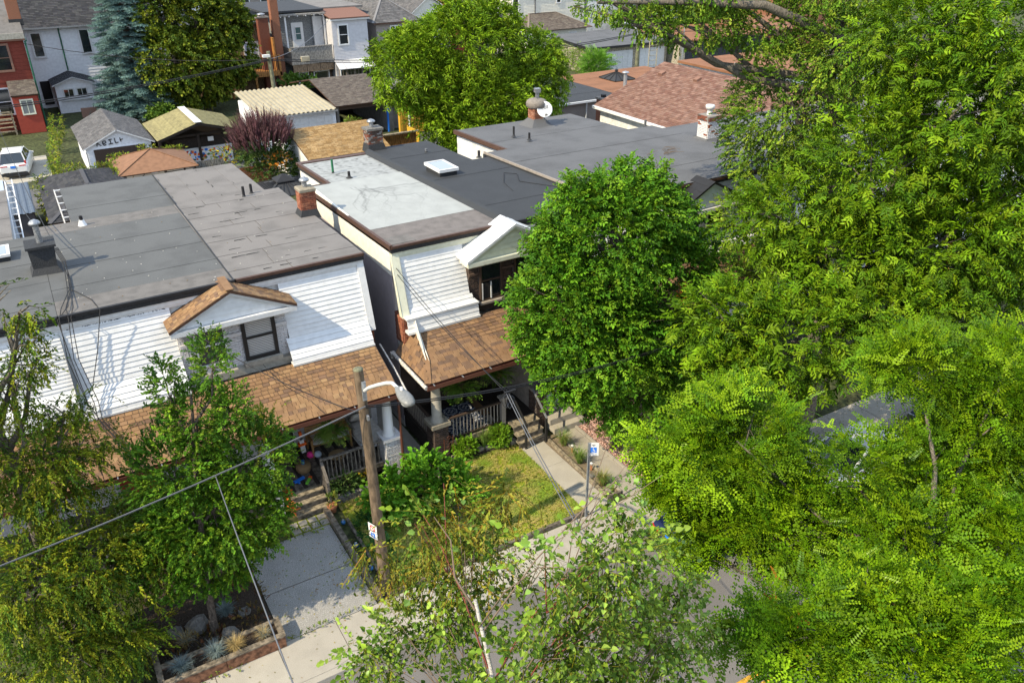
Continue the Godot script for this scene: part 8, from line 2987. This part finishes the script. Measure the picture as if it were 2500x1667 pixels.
	shrub("sumac", "feathery green sapling at the corner of the ivy garage", "tree", P(54.4, 0, 73.2), Vector3(1.3, 1.3, 1.2), frond("sumac", 5, .9, 12, 5), M.leaf, 130, 1.0, [Color(.10, .23, .02), Color(.13, .27, .03)], 221)
	for i in range(1, 7):
		var q: Array = [[0, 0, 0], [10.8, 76, 1.0], [24, 80, 1.6], [36, 80, 1.8], [48, 84, 2.2], [100, 100, 4.5], [64, 112, 4.0]][i]
		shrub("yard_bush", ["bush in the yard of the white boarded house", "low bush at the foot of the spruce", "bush under the orange deck", "bush below the taupe house", "bush below the pale gable house", "tall bush beyond the blue grey house", "tall bush behind the cream house"][i], "shrub", P(q[0], 0, q[1]), Vector3(q[2], q[2] * .7, q[2]), sprig("sprig_maple", 8, .8, .38, .9, .5, 14), M.leaf, 170 if i < 5 else 420, .8, [Color(.07, .13, .015), Color(.10, .17, .02)], 230 + i)

# ---------- wires ----------
func wire(label: String, paths: Array, r: float, m: Material, cat := "cable", group := "") -> Node3D:
	var t := thing("overhead_cable", label, cat, paths[0][0], 0, group)
	for p in paths:
		var st := S()
		tube(st, p, r, r, 5)
		put("strand", st, m, t)
	return t

func wires():
	var pole := P(5.36, 6.1, 15.75)
	wire("grey street cable running left from the wooden pole", [sag(P(-30, 6.8, 15.9), pole, 1.9, 26), sag(P(-30, 6.78, 15.91), pole + Vector3(0, -.02, 0), 1.9, 26)], .010, M.wire_grey)
	wire("dark street cable running right from the wooden pole into the trees", [sag(pole, P(24, 6.2, 15.9), 1.15, 24), sag(pole + Vector3(0, -.05, 0), P(24, 6.15, 15.93), 1.17, 24)], .016, M.wire_black)
	var j := P(9.3, 5.1, 15.9)
	wire("pair of house cables rising from the street cable to the white roofed house", [sag(j, P(9.25, 6.25, 22.9), .12), sag(j + Vector3(.1, -.02, 0), P(9.25, 6.05, 22.85), .2), sag(P(9.25, 6.25, 22.9), P(9.2, 6.6, 30), .1)], .011, M.wire_black)
	wire("pair of bright cables crossing the front walk towards the birch", [sag(j, P(4.6, 8.2, .5), .7, 20), sag(j + Vector3(.08, -.03, 0), P(4.8, 8.2, .5), .8, 20)], .012, M.wire_grey)
	var t := thing("cable_coil", "tangle of looped cable where the house cables leave the street cable", "cable", j)
	for i in 4:
		var st := S()
		var pts := []
		for k in 11:
			var a := TAU * k / 10.0
			pts.append(j + Vector3(.05 * i - .02 + .11 * cos(a), -.22 - .03 * i + .2 * sin(a), .05 * sin(a * 2)))
		tube(st, pts, .007, .007, 4, false)
		put("loop", st, M.wire_grey if i % 2 else M.wire_black, t)
	var st2 := S()
	obx(st2, j + Vector3(.12, .01, 0), Vector3(.34, .06, .06))
	put("splice", st2, M.wire_black, t)
	wire("single pale cable dropping from the street cable across the planter", [sag(P(1.8, 5.36, 15.9), P(.9, 9.4, .5), .5, 20)], .013, M.wire_grey)
	wire("thin cable from the wooden pole to the shared dormer", [sag(P(5.2, 5.9, 15.9), P(2.6, 6.05, 22.35), .25)], .012, M.wire_black)
	# cables over the left roof
	var cs := []
	for i in 4:
		var o := .035 * i
		var cp := [P(-.05 + o, 7.55, 26.6), P(.06 + o, 7.2, 26.4), P(.04 + o * 1.5, ry(25.9) + .05, 25.9), P(.02 + o, ry(24.8) + .04, 24.9), P(-.25 + o * 2, 7.0, 23.2), P(-.45 + o * 3, 6.9, 22.68), P(-.4 + o * 2, 5.8, 22.42), P(-.3 + o * 2, 4.6, 22.02), P(-.25 + o * 2, 4.12, 21.9), P(.05 + o * 2, 3.75, 21.0), P(.3 + o * 2, 3.38, 20.15), P(.32 + o * 2, 3.0, 20.1)]
		for k in range(2, 11): cp[k] += Vector3(rr(-.09, .09), rr(0, .03), rr(-.02, .02))
		cs.append(cp)
	cs.append([P(.02, ry(24.8) + .04, 24.9), P(.5, ry(23.8) + .03, 23.6), P(.62, 6.95, 22.7), P(.3, 5.9, 22.5), P(-.1, 4.9, 22.2)])
	wire("bundle of black cables falling over the left roof edge and tan shingles", cs, .012, M.wire_black)
	wire("service cables from the lane to the black wrapped chimney", [sag(P(-.2, 7.6, 27.0), P(-3, 6.5, 64), .8), sag(P(.0, 7.5, 27.0), P(-1.5, 6.5, 64), 1.0)], .012, M.wire_black)
	wire("cable lying across the tan porch shingles", [[P(4.5, 4.35, 22.2), P(4.6, 4.16, 22.05), P(4.9, 3.85, 21.4), P(5.4, 3.55, 20.7), P(5.6, 3.34, 20.15)]], .008, M.wire_black)
	# lane
	var lp := P(19.2, 5.3, 71.4)
	wire("black lane cable running left from the green stained pole", [sag(P(-25, 5.0, 68), lp, 1.2, 24), sag(P(-25, 4.9, 68.2), lp + Vector3(0, -.1, 0), 1.25, 24)], .04, M.wire_black)
	wire("black lane cable running right from the green stained pole to the double garage pole", [sag(lp, P(59.7, 4.3, 73), 1.0, 24), sag(lp - Vector3(0, .12, 0), P(59.7, 4.2, 73), 1.1, 24)], .04, M.wire_black)
	wire("lane cable running on right behind the maple", [sag(P(59.8, 4.3, 73), P(110, 4.6, 73), .8)], .035, M.wire_black)
	for i in 3: wire(["service cable from the green pole to the red house", "service cable from the green pole to the balcony house", "service cable from the green pole to the orange deck house"][i], [sag(lp, [P(1.9, 6.8, 80.4), P(29, 6.4, 84.3), P(21, 6.2, 85.9)][i], .6)], .025, M.wire_grey if i else M.wire_black)
	t = thing("cable_box", "beige splice box among the cables right of the green stained pole", "splice box", P(21.6, 5.0, 71.5))
	var st3 := S()
	bx(st3, 21.9, 22.6, 4.85, 5.25, 71.3, 71.6)
	put("box", st3, M.sheet_cream, t)
